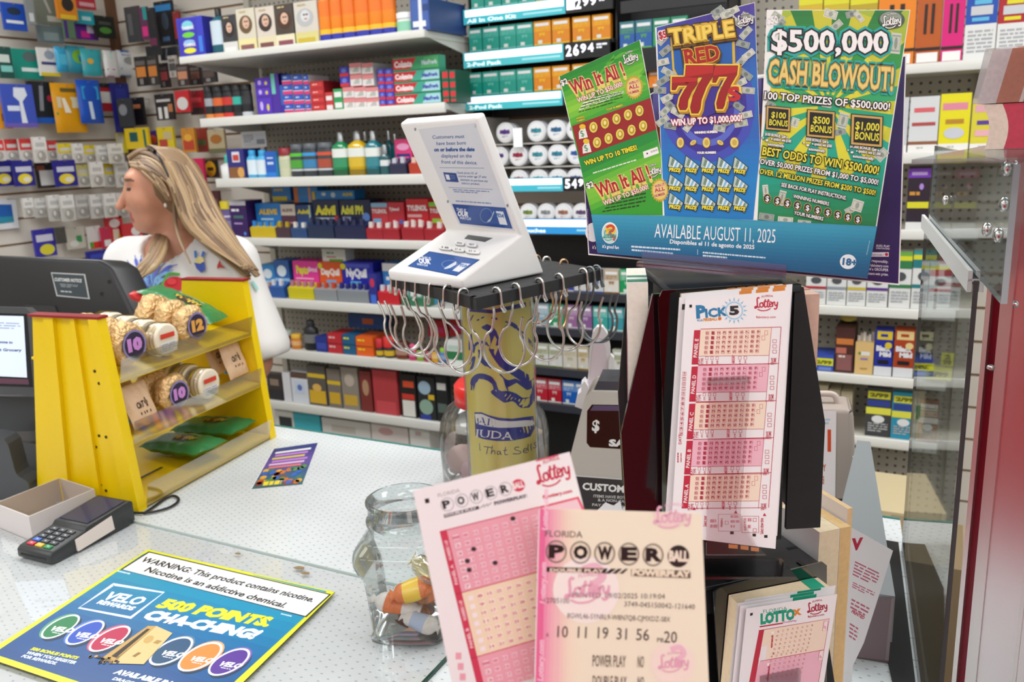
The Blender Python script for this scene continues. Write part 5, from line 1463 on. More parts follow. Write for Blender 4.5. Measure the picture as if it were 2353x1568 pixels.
 # shelf on top of post, with bundles of slips
t2=thing('clear_top_shelf','clear acrylic shelf across the divider top carrying slip bundles','shelf',pp0+V((.1,.0,1.553)))
m=MB();P_=[pp0+ex*x+ey*y for x,y in((-.03,-.16),(.30,-.16),(.30,.34),(-.03,.34))];m.hexa([V((p.x,p.y,1.5535))for p in P_]+[V((p.x,p.y,1.5565))for p in P_],clear('e8eef0',.05,1.0,.06));m.build('sheet',t2)
SH=1.5568
def flat_bundle(z0,z1,ox,cols,label,lean,wrap=False):
 t=thing('play_slip_bundle',label,'slip bundle',pp0+V((.06,0,z0)),'slip bundles on the divider top')
 base,st,gap=cols
 sx=[(0,.013,base),(.013,.0285,st),(.0285,.031,gap),(.031,.046,st),(.046,.0485,gap),(.0485,.064,st),(.064,.21,base)]
 m=MB();N=8
 for x0,x1,c in sx:
  for k in range(N):
   za,zb_=z0+(z1-z0)*k/N,z0+(z1-z0)*(k+1)/N
   sa,sb_=lean(k/N),lean((k+1)/N)
   P0=[pp0+ex*(ox+x)+ey*y for x,y in((x0,.0),(x1,.0),(x1,.082),(x0,.082))]
   m.hexa([V((p.x,p.y,za))+ex*sa for p in P0]+[V((p.x,p.y,zb_))+ex*sb_ for p in P0],mat(c,.75,noise=.18,nscale=300))
 m.build('slips',t)
 if wrap:
  m=MB();P0=[pp0+ex*(ox+x)+ey*y for x,y in((-.003,-.0016),(.214,-.0016),(.214,.084),(-.003,.084))]
  m.hexa([V((p.x,p.y,z0+.0003))for p in P0]+[V((p.x,p.y,z1+.0012))+ex*.006 for p in P0],clear('ffffff',.08,1.2,.04,noise=.6));m.build('shrink_wrap',t)
zr=SH+.034
flat_bundle(SH,zr,-.012,('d9c3b4','b8384c','e3cdb8'),'lower bundle of red edged slips on the divider shelf',lambda k:.004*math.sin(k*3.0)-.004*k)
flat_bundle(zr+.0006,zr+.040,-.020,('cfc3c4','b4705a','d5c8c2'),'upper shrink wrapped bundle of brown edged slips on the divider shelf',lambda k:.008*k,True)
m=MB();m.prism([V((x,y,CT+.0022))for x,y in((-.020,.93),(xr_(.93,.007),.93),(xr_(1.3,.007),1.3),(-.066,1.3),(-.066,1.17))],(0,0,-.0016),mat('17171a',.6));tag(m.build('dark_gap_sheet'),'black sheet added for the dark gap between the grey machine and the divider','mat')  # sheet added so the gap beside the machine goes dark
# === MAT POSTER AND FLYER ON THE COUNTER
CP=Plane((0,0,GT),(1,0,0),(0,1,0))
tl,tr,bl=onZ(340,1265,GT),onZ(770,1363,GT),onZ(-42,1510,GT)
br=bl+(tr-tl)
mat_t=thing('counter_mat_poster','blue printed advertising mat with yellow edges lying on the counter','poster',(tl+br)/2)
m=MB();m.prism([tl,tr,br,bl],(0,0,.0014),mat('d9dc2a',.35),mat('4a4030',.6));m.build('board',mat_t)
CP=Plane((0,0,GT+.0014),(1,0,0),(0,1,0))
a=Art(CP.px,view=(0,1000,2.736),eps=.0001)
zp=lambda p:tuple((q-o)*2.736 for q,o in zip(proj(p),(0,1000)))
BLQ=[zp(p+V((0,0,.0014)))for p in(tl.lerp(br,.012)+(tr-tl)*.0,tr.lerp(bl,.012),br.lerp(tl,.035),bl.lerp(tr,.03))]
lerp2=lambda p,q,t:(p[0]+(q[0]-p[0])*t,p[1]+(q[1]-p[1])*t)
for i in range(16):
 t0,t1=i/16,(i+1)/16
 a.poly([lerp2(BLQ[0],BLQ[3],t0),lerp2(BLQ[1],BLQ[2],t0),lerp2(BLQ[1],BLQ[2],t1),lerp2(BLQ[0],BLQ[3],t1)],mat(ramp(['1795b8','158fb6','1279ab','115f9a','144f8c','164a86'],i/15),.3),1)
UP=(.84,-.543)
a.poly([(935,733),(2082,1003),(1925,1147),(758,846)],'1a1a1a',2);a.poly([(938,741),(2068,1006),(1920,1140),(772,847)],'eef0f0',3)
a.text('WARNING: This product contains nicotine.',(880,796),(1958,1052),47,'1d1d1f',4,bold=.03,up=UP)
a.text('Nicotine is an addictive chemical.',(905,858),(1780,1088),47,'1d1d1f',4,bold=.03,up=UP)
a.poly([(872,767),(936,733),(2082,1003),(2100,996),(1250,795),(940,722)],'d9dc2a',2);a.poly([(1600,885),(1585,878),(2050,984),(2052,994)],'1795b8',3)
a.lines([(742,852),(880,884),(870,894),(735,862)],1,'cfe6ee',2,.8,3,12);a.lines([(1770,1122),(1888,1150),(1882,1158),(1762,1130)],1,'cfe6ee',2,.8,4,12)
a.stroke([(710,940),(1030,992),(822,1150),(496,1088),(712,942)],16,'dfeaf0',2,False)
a.text('VELO',(640,1032),(868,1070),78,'e9f2f6',3,bold=.04,up=UP);a.text('REWARDS',(608,1060),(826,1104),36,'e9f2f6',3,bold=.06,up=UP)
a.text('500 POINTS.',(985,1082),(1672,1204),84,'e6e02e',3,bold=.07,up=UP);a.text('CHA-CHING!',(895,1152),(1580,1282),84,'eef4f6',3,bold=.07,up=UP)
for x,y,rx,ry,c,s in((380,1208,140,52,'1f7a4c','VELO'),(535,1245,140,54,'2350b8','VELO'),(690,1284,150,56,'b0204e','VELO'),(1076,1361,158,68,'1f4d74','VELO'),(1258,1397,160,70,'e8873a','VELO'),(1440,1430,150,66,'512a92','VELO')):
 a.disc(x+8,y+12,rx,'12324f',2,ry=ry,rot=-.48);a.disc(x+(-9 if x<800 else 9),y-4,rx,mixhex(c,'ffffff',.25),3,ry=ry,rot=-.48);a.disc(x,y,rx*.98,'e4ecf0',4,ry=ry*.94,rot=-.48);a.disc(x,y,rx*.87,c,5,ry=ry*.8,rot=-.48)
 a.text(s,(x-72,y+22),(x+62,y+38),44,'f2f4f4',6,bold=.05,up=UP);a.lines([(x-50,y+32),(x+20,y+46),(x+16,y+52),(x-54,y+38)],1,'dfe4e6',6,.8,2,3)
a.poly([(700,1440),(640,1405),(935,1200),(1085,1250),(905,1447)],'8a6a3a',7);a.poly([(708,1440),(985,1205),(1085,1250),(903,1445)],'d8bd84',8);a.poly([(650,1400),(930,1205),(985,1205),(720,1420)],'bf9a58',8);a.poly([(700,1395),(925,1222),(945,1225),(730,1405)],'2a2420',9)
a.disc(935,1290,36,'c2a05e',9,ry=20,rot=-.5);a.poly([(960,1312),(990,1292),(1020,1300),(992,1320)],'a9884a',9);a.poly([(830,1395),(870,1370),(890,1375),(850,1402)],'8f6f3c',9)
rb=random.Random(2)
for k in range(26):a.disc(560+rb.random()*190,1395+rb.random()*40,13,('3a332c','7c6a4a','b99a5c')[k%3],9,ry=7,seg=8,rot=-.4)
a.text('500 BONUS POINTS',(190,1352),(478,1412),26,'dfe032',3,bold=.06,up=UP);a.text('WHEN YOU REGISTER',(160,1376),(466,1442),26,'dce8f0',3,bold=.05,up=UP);a.text('FOR REWARDS.',(132,1398),(346,1446),26,'dce8f0',3,bold=.05,up=UP)
a.text('AVAILABLE IN 9',(715,1500),(1095,1586),42,'eef4f6',3,bold=.06,up=UP);a.text('DRAGONFRUIT',(704,1540),(960,1600),26,'dce8f0',3,bold=.05,up=UP)
a.build('printing',mat_t)
CQ=Plane((0,0,CT+.0006),(1,0,0),(0,1,0))
fq=[(577.5,1123.5),(628.6,1032),(731.7,1017.5),(696.3,1112.6)]
t=thing('party_flyer','small purple and blue flyer with orange lettering lying by the yellow rack','flyer',CQ.hit(660,1070))
m=MB();m.prism([CQ.hit(*p)for p in fq],(0,0,.0004),PAPER);m.build('paper',t)
CQ=Plane((0,0,CT+.001),(1,0,0),(0,1,0))
fqi=lambda s,u:lerp2(lerp2(fq[1],fq[2],s),lerp2(fq[0],fq[3],s),u)
a=Art(lambda s,u:CQ.px(*fqi(s,u)),eps=.0001)
for i in range(10):a.rect(.01,i/10,.99,i/10+.1,ramp(['1f2f6e','4a3f8c','6a4f9c','3a4a86','2f5f7a','35606a'],i/9),1)
for i in range(6):a.rect(.10+.03*(i%2),.10+.075*i,.88-.04*(i%3),.145+.075*i,('e6e6ea','c07fd0','d3c05a','c07fd0','e0b7d8','e0766a')[i],2)
rb=random.Random(5)
for k in range(40):a.disc(.1+.8*rb.random(),.55+.4*rb.random(),.07,('c8702a','8a2f24','2a62b8','d9a63a','38706a','5a8a4a')[k%6],3+k%3,ry=.05,seg=7)
a.lines([(.2,.86),(.82,.86),(.82,.97),(.2,.97)],1,'e6d23a',7,.9,3,6);a.rect(.02,.03,.98,.08,'26357a',3)
a.build('printing',t)
# === YELLOW SNACK RACK
YELM=mat('efcd00',.36)
RA=onZ(335,1172,CT);RA.z=0
RBk=onZ(625,1010,CT)
RW=math.hypot(RBk.x-RA.x,RBk.y-RA.y)
ryaw=math.degrees(math.atan2(RBk.y-RA.y,RBk.x-RA.x))
RX=axes(ryaw,RA);RXI=RX.inverted()
LPN=Plane(V((RA.x,RA.y,CT)),RX.to_3x3()@V((0,-1,0)),(0,0,1))
ft,bt=RXI@LPN.hit(240,735),RXI@LPN.hit(80,720)
RTZ=(ft.z+bt.z)/2;FY,BY=ft.y,bt.y;BY0=.255
rack=thing('snack_rack','yellow metal three tier counter rack with clear front lips','rack',V((*(RX@V((RW/2,.12,0))).xy,CT)))
yf=lambda z:FY*(z-CT)/(RTZ-CT)
yb=lambda z:BY0+(BY-BY0)*(z-CT)/(RTZ-CT)
def side(x0,sx):
 m=MB(RX)
 Z0,Z1=CT+.0006,RTZ
 sect=[(0,.0,.026,.014),(.026,.10,.052,.004),(.10,.30,0,.006),(.30,.36,0,.013),(.36,.62,0,.006),(.62,.78,0,.014),(.78,1.0,0,.007)]
 for(s0,s1,th)in((0,.13,.016),(.13,.36,.004),(.36,.42,.011),(.42,.66,.004),(.66,.80,.012),(.80,1.0,.006)):
  p=[]
  for z in(Z0,Z1):
   y0,y1=yf(z)+(yb(z)-yf(z))*s0,yf(z)+(yb(z)-yf(z))*s1
   p+=[V((x0-sx*.004,y0,z)),V((x0+sx*th,y0,z)),V((x0+sx*th,y1,z)),V((x0-sx*.004,y1,z))]
  m.hexa(p,YELM)
 m.build('side_panel',rack)
 m=MB(RX);p=[]
 for z in(RTZ+.0002,RTZ+.0045):p+=[V((x0-sx*.006,yf(RTZ)-.003,z)),V((x0+sx*.016,yf(RTZ)-.003,z)),V((x0+sx*.016,yb(RTZ),z)),V((x0-sx*.006,yb(RTZ),z))]
 m.hexa(p,mat('8f1a22',.4));m.build('end_cap',rack)
side(0,-1);side(RW,1)
for(px,py)in((118,748),(184,852),(193,872),(222,852),(241,870),(232,880),(232,1000),(248,1003),(271,1018),(225,1026),(236,1113),(248,1126)):
 q=RXI@LPN.hit(px,py);m=MB(RX);m.lathe(V((-.0042,q.y,q.z)),[(.0028,-.0008),(.0028,.0002)],mat('2a2408',.7),9,ax=Matrix(((0,0,1),(0,1,0),(1,0,0))));m.build('screw_hole',rack)
tiers=[]
for k,(px,py)in enumerate(((297,876),(326,1018),(346,1163))):
 q=RXI@LPN.hit(px,py);z=max(q.z,CT+.012);tiers.append(z)
 y0=yf(z)+.002;D=(.20,.225,.235)[k]
 rise=.030 if k<2 else .012
 m=MB(RX);m.hexa([V((.005,y0,z-.008)),V((RW-.005,y0,z-.008)),V((RW-.005,y0+D,z-.004+rise)),V((.005,y0+D,z-.004+rise)),V((.005,y0,z)),V((RW-.005,y0,z)),V((RW-.005,y0+D,z+rise)),V((.005,y0+D,z+rise))],YELM)
 m.build('shelf_tray',rack)
 m=MB(RX);m.hexa([V((.006,y0-.0028,z-.006)),V((RW-.006,y0-.0028,z-.006)),V((RW-.006,y0-.0005,z-.006)),V((.006,y0-.0005,z-.006)),V((.006,y0-.012,z+.036)),V((RW-.006,y0-.012,z+.036)),V((RW-.006,y0-.010,z+.036)),V((.006,y0-.010,z+.036))],clear('fbf9f2',.06,.8,.06));m.build('clear_lip',rack)
m=MB(RX);z=tiers[2];m.box(.06,.14,.085,.090,z+.0062,z+.0066,'2a2408');m.build('floor_slot',rack)
GOLD=mat('e2bd86',.28,.5,bump=1.0,nscale=90);TAN=mat('d9b795',.5,bump=.3,nscale=60);CRM=mat('e9dfc8',.4);GRN=mat('2f7a45',.32,bump=.25,nscale=60)
def disc_pack(x,y,z,R,T,film,label,grp,badge=None,txt='',tc='c79ad8',cat='snack'):
 t=thing('round_snack',label,cat,RX@V((x,y,z)),grp)
 m=MB(RX);r=random.Random(int(x*977+y*53));ph=r.random()*6
 A3=Matrix(((1,0,0),(0,0,1),(0,-1,0)))
 def fn(s,u):
  t_=math.pi*u;an=2*math.pi*s
  w=1+.06*math.sin(5*an+ph)*math.sin(t_)+.05*math.sin(13*an+ph+3*t_);z_=.004
  flat=math.copysign(abs(math.cos(t_))**.5,math.cos(t_))
  return V((x+R*math.sin(t_)**.6*math.cos(an)*w,y+T/2*flat,z+.009+R+R*math.sin(t_)**.6*math.sin(an)*w))
 m.grid(fn,30,11,film,closeu=True)
 m.build('film',t)
 if badge:
  b_=Art(lambda a_,c_:(RX@V((x+a_,y-T/2-.0008,z+.009+R*.95+c_)),RX.to_3x3()@V((0,-1,0))),eps=.0004)
  b_.disc(0,0,R*.70,'2c2440' if badge==1 else 'e4dccc',1)
  if badge==1:b_.ring(0,0,R*.70,R*.1,'8a7fb0',2)
  if badge==2:b_.rect(-R*.45,R*.15,R*.45,R*.5,'d8482e',2);b_.lines([(-R*.4,R*.0),(R*.4,R*.0),(R*.4,-R*.5),(-R*.4,-R*.5)],4,'a9a6b4',2,.5,3,3)
  if txt:b_.text(txt,(-R*.36,-R*.22),(R*.36,-R*.22),R*.5,tc,3,bold=.08,up=(0,1))
  b_.build('round_label',t)
 return t
def wafer(x,y,z,label,grp,last=False):
 t=thing('wafer_pack',label,'snack',RX@V((x,y,z)),grp);A3=Matrix(((1,0,0),(0,0,-1),(0,1,0)));z+=.0045
 m=MB(RX);R=.031
 for k in range(3):m.lathe(V((x,y-.011+.009*k,z+R)),[(R*.86,0),(R,.0015),(R,.005),(R*.86,.0065)],CRM,26,ax=A3)
 m.build('wafers',t)
 m=MB(RX);m.lathe(V((x,y+.019,z+R)),[(.012,-.004),(R+.002,-.0),(R+.002,.030),(.012,.036)],clear('fbf8f0',.08,1.3,.06,noise=.5),22,ax=A3);m.build('clear_wrapper',t)
 if last:
  b_=Art(lambda a_,c_:(RX@V((x+a_,y-.0195,z+R+c_)),RX.to_3x3()@V((0,-1,0))),eps=.0004);b_.rect(-.018,.004,.018,.013,'d23c28',1);b_.rect(-.02,-.024,.02,-.004,'e6e6ea',1);b_.lines([(-.018,-.006),(.018,-.006),(.018,-.022),(-.018,-.022)],4,'9a9cb4',2,.5,2,3);b_.build('front_label',t)
 return t
def pillow(name,label,p,L,W,T,ax,film,grp,patch=None):
 t=thing(name,label,'snack',p,grp);m=MB()
 def S(s,u,sg):
  x,y=(s-.5),(u-.5);e=max(0,1-(2*abs(x))**4)**.5*max(0,1-(2*abs(y))**4)**.5
  return V(p)+ax@V((x*L,y*W,T/2+sg*T/2*e+.0012*math.sin(26*s+9*u)))
 m.grid(lambda s,u:S(s,u,1),15,11,film);m.grid(lambda s,u:S(1-s,u,-1),15,11,film);m.build('bag',t)
 if patch:
  b_=Art(lambda s,u:(S(s,u,1),ax@V((0,0,1))),eps=.0006);patch(b_);b_.build('print',t)
 return t
def green_print(b):
 b.disc(.45,.5,.2,'3a2a1c',1,ry=.26,seg=12,star=.25)
 for k in range(6):b.stroke([(.30+.055*k,.40),(.315+.055*k,.62),(.335+.055*k,.44)],.016,'d8b23a',2)
 b.lines([(.3,.22),(.66,.22),(.66,.3),(.3,.3)],2,'bcd6b0',1,.4,4,3)
def oat_print(b):
 b.text('OAT',(.30,.42),(.56,.42),.14,'3a2e28',1,bold=.04,up=(0,1));b.rect(.62,.40,.68,.62,'3a2e28',1);b.rect(.58,.48,.72,.54,'3a2e28',1)
 for k in range(4):b.rect(.34+.11*k,.26,.38+.11*k,.32,'4a3c34',1)
R3=RX.to_3x3()
zt_,zm_,zb_=tiers
s_=lambda y,z0,y0:z0+.0015+(y-y0)*.03/.21
ytop,ymid,ybot=yf(zt_)+.002,yf(zm_)+.002,yf(zb_)+.002
for k in range(3):disc_pack(.052,ytop+.020+.042*k,s_(ytop+.02+.042*k,zt_,ytop),.039,.036,GOLD,('front gold foil snack with a dark number 10 label, top tier','second gold foil snack behind the number 10 one','rear gold foil snack at the left of the top tier')[k],'gold foil snacks',1 if k==0 else None,'10','c98ad0')
for k in range(3):disc_pack(.215,ytop+.020+.042*k,s_(ytop+.02+.042*k,zt_,ytop),.038+.002*k,.036,GOLD,('front gold foil snack with a blue number 12 label, top tier','second gold foil snack behind the number 12 one','highest gold foil snack at the back of the top tier')[k],'gold foil snacks',1 if k==0 else None,'12','e0a24a')
for k in range(4):wafer(.135,ytop+.022+.040*k,s_(ytop+.022+.04*k,zt_,ytop),names[k]+' clear wrapped white wafer stack from the front, top tier','wafer stacks on the top tier',k==0)
pillow('snack_bag','upper green snack bag leaning at the right of the top tier',RX@V((.292,ytop+.105,zt_+.062)),.17,.078,.026,R3@rot(.0,-.42,1.75),GRN,'green snack bags',green_print)
pillow('snack_bag','bright green and yellow bag behind the dark green one on the top tier',RX@V((.318,ytop+.15,zt_+.05)),.12,.05,.018,R3@rot(.0,-.42,1.75),mat('4fa83a',.35),'green snack bags',lambda b:(b.rect(.1,.1,.5,.9,'d9cf2a',1)))
pillow('snack_bag','red bag standing at the back of the top tier',RX@V((.262,ytop+.178,zt_+.082)),.05,.045,.02,R3@rot(.4,.2,.3),mat('c8282a',.35),'green snack bags')
pillow('snack_bag','green snack bag lying in the middle of the bottom tier',RX@V((.205,ybot+.085,zb_+.017)),.165,.085,.028,R3@rot(0,.04,1.45),GRN,'green snack bags',green_print)
pillow('snack_bag','green snack bag lying at the right end of the bottom tier',RX@V((.315,ybot+.10,zb_+.017)),.165,.085,.028,R3@rot(0,.04,1.6),GRN,'green snack bags',green_print)
def flatpack(x,y,z,label,grp):
 t=pillow('oat_packet',label,RX@V((x,y,z+.042)),.066,.080,.014,R3@rot(1.28,0,.05),TAN,grp,oat_print)
 b_=Art(lambda a_,c_:(RX@V((x+a_,y-.014+c_*.30,z+c_)),R3@V((0,-1,.3)).normalized()),eps=.0004);b_.rect(-.033,.018,.033,.024,'4fa3c4',1);b_.build('blue_band',t)
for k in range(3):flatpack(.055,ymid+.030+.036*k,s_(ymid+.03+.036*k,zm_,ymid),('front tan oat packet at the left of the middle tier','second tan oat packet from the front, middle tier left','rear tan oat packet at the left of the middle tier')[k],'tan oat packets')
for k in range(2):flatpack(.335,ymid+.04+.04*k,s_(ymid+.04+.04*k,zm_,ymid)+.012,('front tan oat packet at the right end of the middle tier','tan oat packet behind the right end one, middle tier')[k],'tan oat packets')
for k in range(2):disc_pack(.135,ymid+.020+.045*k,s_(ymid+.02+.045*k,zm_,ymid),.036,.034,GOLD,('gold foil snack with a dark label in the middle tier','plain gold foil snack behind the labelled one, middle tier')[k],'gold foil snacks',1 if k==0 else None,'10','c98ad0')
for k in range(3):wafer(.225,ymid+.024+.040*k,s_(ymid+.024+.04*k,zm_,ymid),names[k]+' clear wrapped white wafer stack from the front, middle tier','wafer stacks on the middle tier',k==0)
# === TILL MONITOR, PAY SCREEN, BOXES, CARD TERMINAL
BK2=mat('1c1d1f',.42)
MP=facing(onD(150,670,1.86),14,12)
mon=thing('till_monitor','large black till monitor seen from behind with a silver notice sticker','monitor',V((*MP.hit(120,760).xy,CT)))
md=-MP.N*.06
bm=bmesh.new();q=[MP.hit(*p)for p in((-70,584),(226,596),(252,612),(312,735),(306,762),(-70,762))]
va=[bm.verts.new(p)for p in q];vb=[bm.verts.new(p+md-MP.U*(.0 if i in(0,5)else-.03))for i,p in enumerate(q)]
bm.faces.new(va);bm.faces.new(vb[::-1])
for i in range(6):bm.faces.new((va[i],vb[i],vb[(i+1)%6],va[(i+1)%6]))
bmesh.ops.recalc_face_normals(bm,faces=bm.faces[:]);bmesh.ops.bevel(bm,geom=bm.edges[:],offset=.009,segments=3,profile=.5,affect='EDGES')
m=MB();m.bm(bm,BK2,True);m.build('housing',mon)
a=Art(MP.px,eps=.0004)
a.poly([(117,626),(196,630),(207,688),(130,681)],'b9bdc0',1);a.poly([(120,629),(193,633),(203,685),(133,678)],'39444a',2)
a.text('CUSTOMER NOTICE',(126,646),(188,649),7,'cdd2d4',3,bold=.05);a.lines([(138,652),(180,655),(182,664),(142,661)],3,'9aa3a8',3,.5,2,4);a.lines([(140,668),(184,671),(185,675),(141,672)],1,'b9c0c4',3,.8,3,5)
for x,y in((251,648),(234,676)):a.disc(x,y,5,'08090a',1,seg=10)
a.build('notice_sticker',mon)['label']='silver edged customer notice sticker'
m=MB();q=[MP.hit(*p)+MP.N*.004 for p in((60,700),(128,704),(150,760),(150,1010),(60,1010),(50,760))];q=[V((p.x,p.y,max(p.z,CT+.0008)))for p in q];m.prism(q,-MP.N*.05,mat('2a2c2e',.4));m.build('stand',mon)
DP=facing(onD(40,800,1.62),22,10)
t=thing('pay_screen','small lit customer screen in a dark grey frame at the left edge','screen',V((*DP.hit(20,990).xy,CT)))
m=MB();q=[DP.hit(*p)for p in((-60,704),(58,707),(74,722),(90,896),(82,908),(-60,906))];m.prism(q,-DP.N*.022,mat('4a4d50',.35));m.build('frame',t)
a=Art(DP.px,eps=.0005)
a.poly([(-60,718),(62,722),(76,890),(-60,886)],mat('14161c',.15),1);a.poly([(-60,724),(55,727),(63,868),(-60,862)],mat('c9d6ea',.3,emit=.55),2);a.poly([(-60,866),(66,872),(68,884),(-60,880)],mat('5a3a4a',.3,emit=.2),2)
a.text('Welcome to',(-20,788),(30,790),6,'2f4f8a',3,bold=.03);a.text('Market Grocery',(-30,806),(50,808),6,'27467e',3,bold=.03);a.lines([(-20,740),(48,743),(48,760),(-20,758)],3,'aebfd8',3,.4,2,3)
a.build('screen',t)
m=MB();q=[DP.hit(*p)-DP.N*.03 for p in((-60,915),(100,918),(132,985),(110,996),(-60,1000))];m.prism([V((p.x,p.y,max(p.z,CT+.0765)))for p in q],-DP.N*.03,mat('3c3f42',.35));m.build('stand',t)
# black cash box under the screen
z0=CT+.075
k0,k1,k2=onZ(8,1006,z0),onZ(148,1036,z0),onZ(165,1040,z0)
t=thing('cash_drawer','low black metal box on the counter left of the yellow rack','cash drawer',V((*k1.xy,CT)))
m=MB();dn=V((k1-k0).xyz);dn.z=0;dn.normalize();bkv=V((-dn.y,dn.x,0));w_=.30
k1=k1-dn*.035
p0=k1-dn*w_
c_=[p0,k1,k1+bkv*.10,p0+bkv*.10]
m.hexa([V((p.x,p.y,CT+.0008))for p in c_]+[V((p.x,p.y,z0))for p in c_],mat('141516',.35));m.build('body',t)
# dark grey rounded scanner foot at the very left
t=thing('scanner_stand','dark grey rounded scanner foot at the left picture edge','scanner',onZ(10,1150,CT))
SPL2=facing(onZ(10,1150,CT),25,0)
m=MB();q=[SPL2.hit(*p)for p in spline([(-60,1000),(8,1010),(26,1050),(38,1090),(66,1112),(60,1140),(30,1180),(-10,1196)],n=3)+[(-60,1196)]]
m.prism([V((p.x,p.y,max(p.z,CT+.0008)))for p in q],-SPL2.N*.04,mat('4c4f52',.35));m.build('foot',t)
# open white carton
zb0=CT+.046
F_,R_,K_=onZ(66,1188,zb0),onZ(217,1124,zb0),onZ(137,1098,zb0)
L_=F_+K_-R_
t=thing('open_carton','open white cardboard carton beside the card terminal','box',V((*((F_+K_)/2).xy,CT)))
m=MB();th=.0022;ctr=(F_+K_)/2;ins_=[p+(ctr-p)*.035 for p in(F_,R_,K_,L_)];ou=[F_,R_,K_,L_]
CARD,CARDI=mat('d9d4d2',.6),mat('b9aca0',.7)
for i in range(4):
 j=(i+1)%4;lo=lambda p:V((p.x,p.y,CT+.0008))
 m.add([lo(ou[i]),lo(ou[j]),ou[j],ou[i]],[(0,1,2,3)],CARD);m.add([lo(ins_[j]),lo(ins_[i]),ins_[i],ins_[j]],[(0,1,2,3)],CARDI);m.add([ou[i],ou[j],ins_[j],ins_[i]],[(0,1,2,3)],CARD)
m.add([V((p.x,p.y,CT+.002))for p in ou],[(0,1,2,3)],CARDI);m.build('carton',t)
# card terminal
p0,p1,p2=onZ(42,1284,CT),onZ(118,1303,CT),onZ(292,1198,CT)
ux=(p1-p0);tw=ux.length;uy=(p2-p1);uy=(uy-ux*(uy.dot(ux)/ux.dot(ux)));tl_=uy.length
ux.normalize();uy.normalize()
TX=Matrix(((ux.x,uy.x,0,p0.x),(ux.y,uy.y,0,p0.y),(0,0,1,CT),(0,0,0,1)))
t=thing('card_terminal','black card payment terminal with coloured keys and a landscape screen','card terminal',TX@V((tw/2,tl_/2,0)))
bm=bmesh.new();prof_=[(0,.004),(0,.017),(.006,.022),(tl_*.40,.030),(tl_*.43,.036),(tl_*.96,.044),(tl_,.040),(tl_,.006),(tl_*.9,.001),(.01,.001)]
va=[bm.verts.new(TX@V((0,y,z)))for y,z in prof_];vb=[bm.verts.new(TX@V((tw,y,z)))for y,z in prof_]
bm.faces.new(va);bm.faces.new(vb[::-1])
for i in range(len(prof_)):bm.faces.new((va[i],vb[i],vb[(i+1)%len(prof_)],va[(i+1)%len(prof_)]))
bmesh.ops.recalc_face_normals(bm,faces=bm.faces[:]);bmesh.ops.bevel(bm,geom=bm.edges[:],offset=.0022,segments=2,profile=.5,affect='EDGES')
m=MB();m.bm(bm,mat('2d3032',.4),True);m.build('body',t)
kz=lambda y:.022+(y-.006)/(tl_*.4-.006)*.008
m=MB(TX);m.hexa([V((tw*.08,tl_*.47,.0372)),V((tw*.92,tl_*.47,.0372)),V((tw*.92,tl_*.93,.0442)),V((tw*.08,tl_*.93,.0442)),V((tw*.08,tl_*.47,.0378)),V((tw*.92,tl_*.47,.0378)),V((tw*.92,tl_*.93,.0448)),V((tw*.08,tl_*.93,.0448))],mat('1f3058',.12));m.build('screen',t)
cols=[['c8283a','d8b82a','1f8a44'],['2f64c4','3b3f44','3b3f44'],['3b3f44']*3,['3b3f44']*3,['3b3f44']*3]
for r in range(5):
 for c in range(3):
  x,y=tw*(.16+.25*c),tl_*(.06+.064*r);zz=kz(y)
  m=MB(TX);m.hexa([V((x,y,zz)),V((x+tw*.19,y,zz)),V((x+tw*.19,y+tl_*.045,zz+.001)),V((x,y+tl_*.045,zz+.001)),V((x,y,zz+.0022)),V((x+tw*.19,y,zz+.0022)),V((x+tw*.19,y+tl_*.045,zz+.0032)),V((x,y+tl_*.045,zz+.0032))],mat(cols[r][c],.35))
  m.add([V((x+tw*.07,y+tl_*.016,zz+.0028)),V((x+tw*.12,y+tl_*.016,zz+.0028)),V((x+tw*.12,y+tl_*.03,zz+.0031)),V((x+tw*.07,y+tl_*.03,zz+.0031))],[(0,1,2,3)],'c9ccd0');m.build('key',t)
m=MB(TX);m.box(tw*.12,tw*.88,-.0006,.0004,.009,.012,'050505');m.build('card_slot',t)
m=MB(TX);m.hexa([V((tw+.0006,tl_*.28,.006)),V((tw+.004,tl_*.28,.004)),V((tw+.004,tl_*.72,.010)),V((tw+.0006,tl_*.72,.012)),V((tw+.0006,tl_*.28,.024)),V((tw+.0016,tl_*.28,.024)),V((tw+.0016,tl_*.72,.034)),V((tw+.0006,tl_*.72,.034))],mat('d8cfc6',.5));m.build('paper_slip',t)['label']='cream paper slip clipped to the side'
z=CT+.004
m=MB();m.tube(spline([onZ(x,y,z)for x,y in((222,1142),(240,1138),(262,1150),(285,1168),(305,1178),(345,1178),(385,1168),(406,1156),(410,1146),(398,1140),(380,1146),(352,1166),(330,1180))],n=6),.0024,mat('17181a',.4),8)
tag(m.build('cable'),'thin black cable looping beside the foot of the yellow rack','cable')
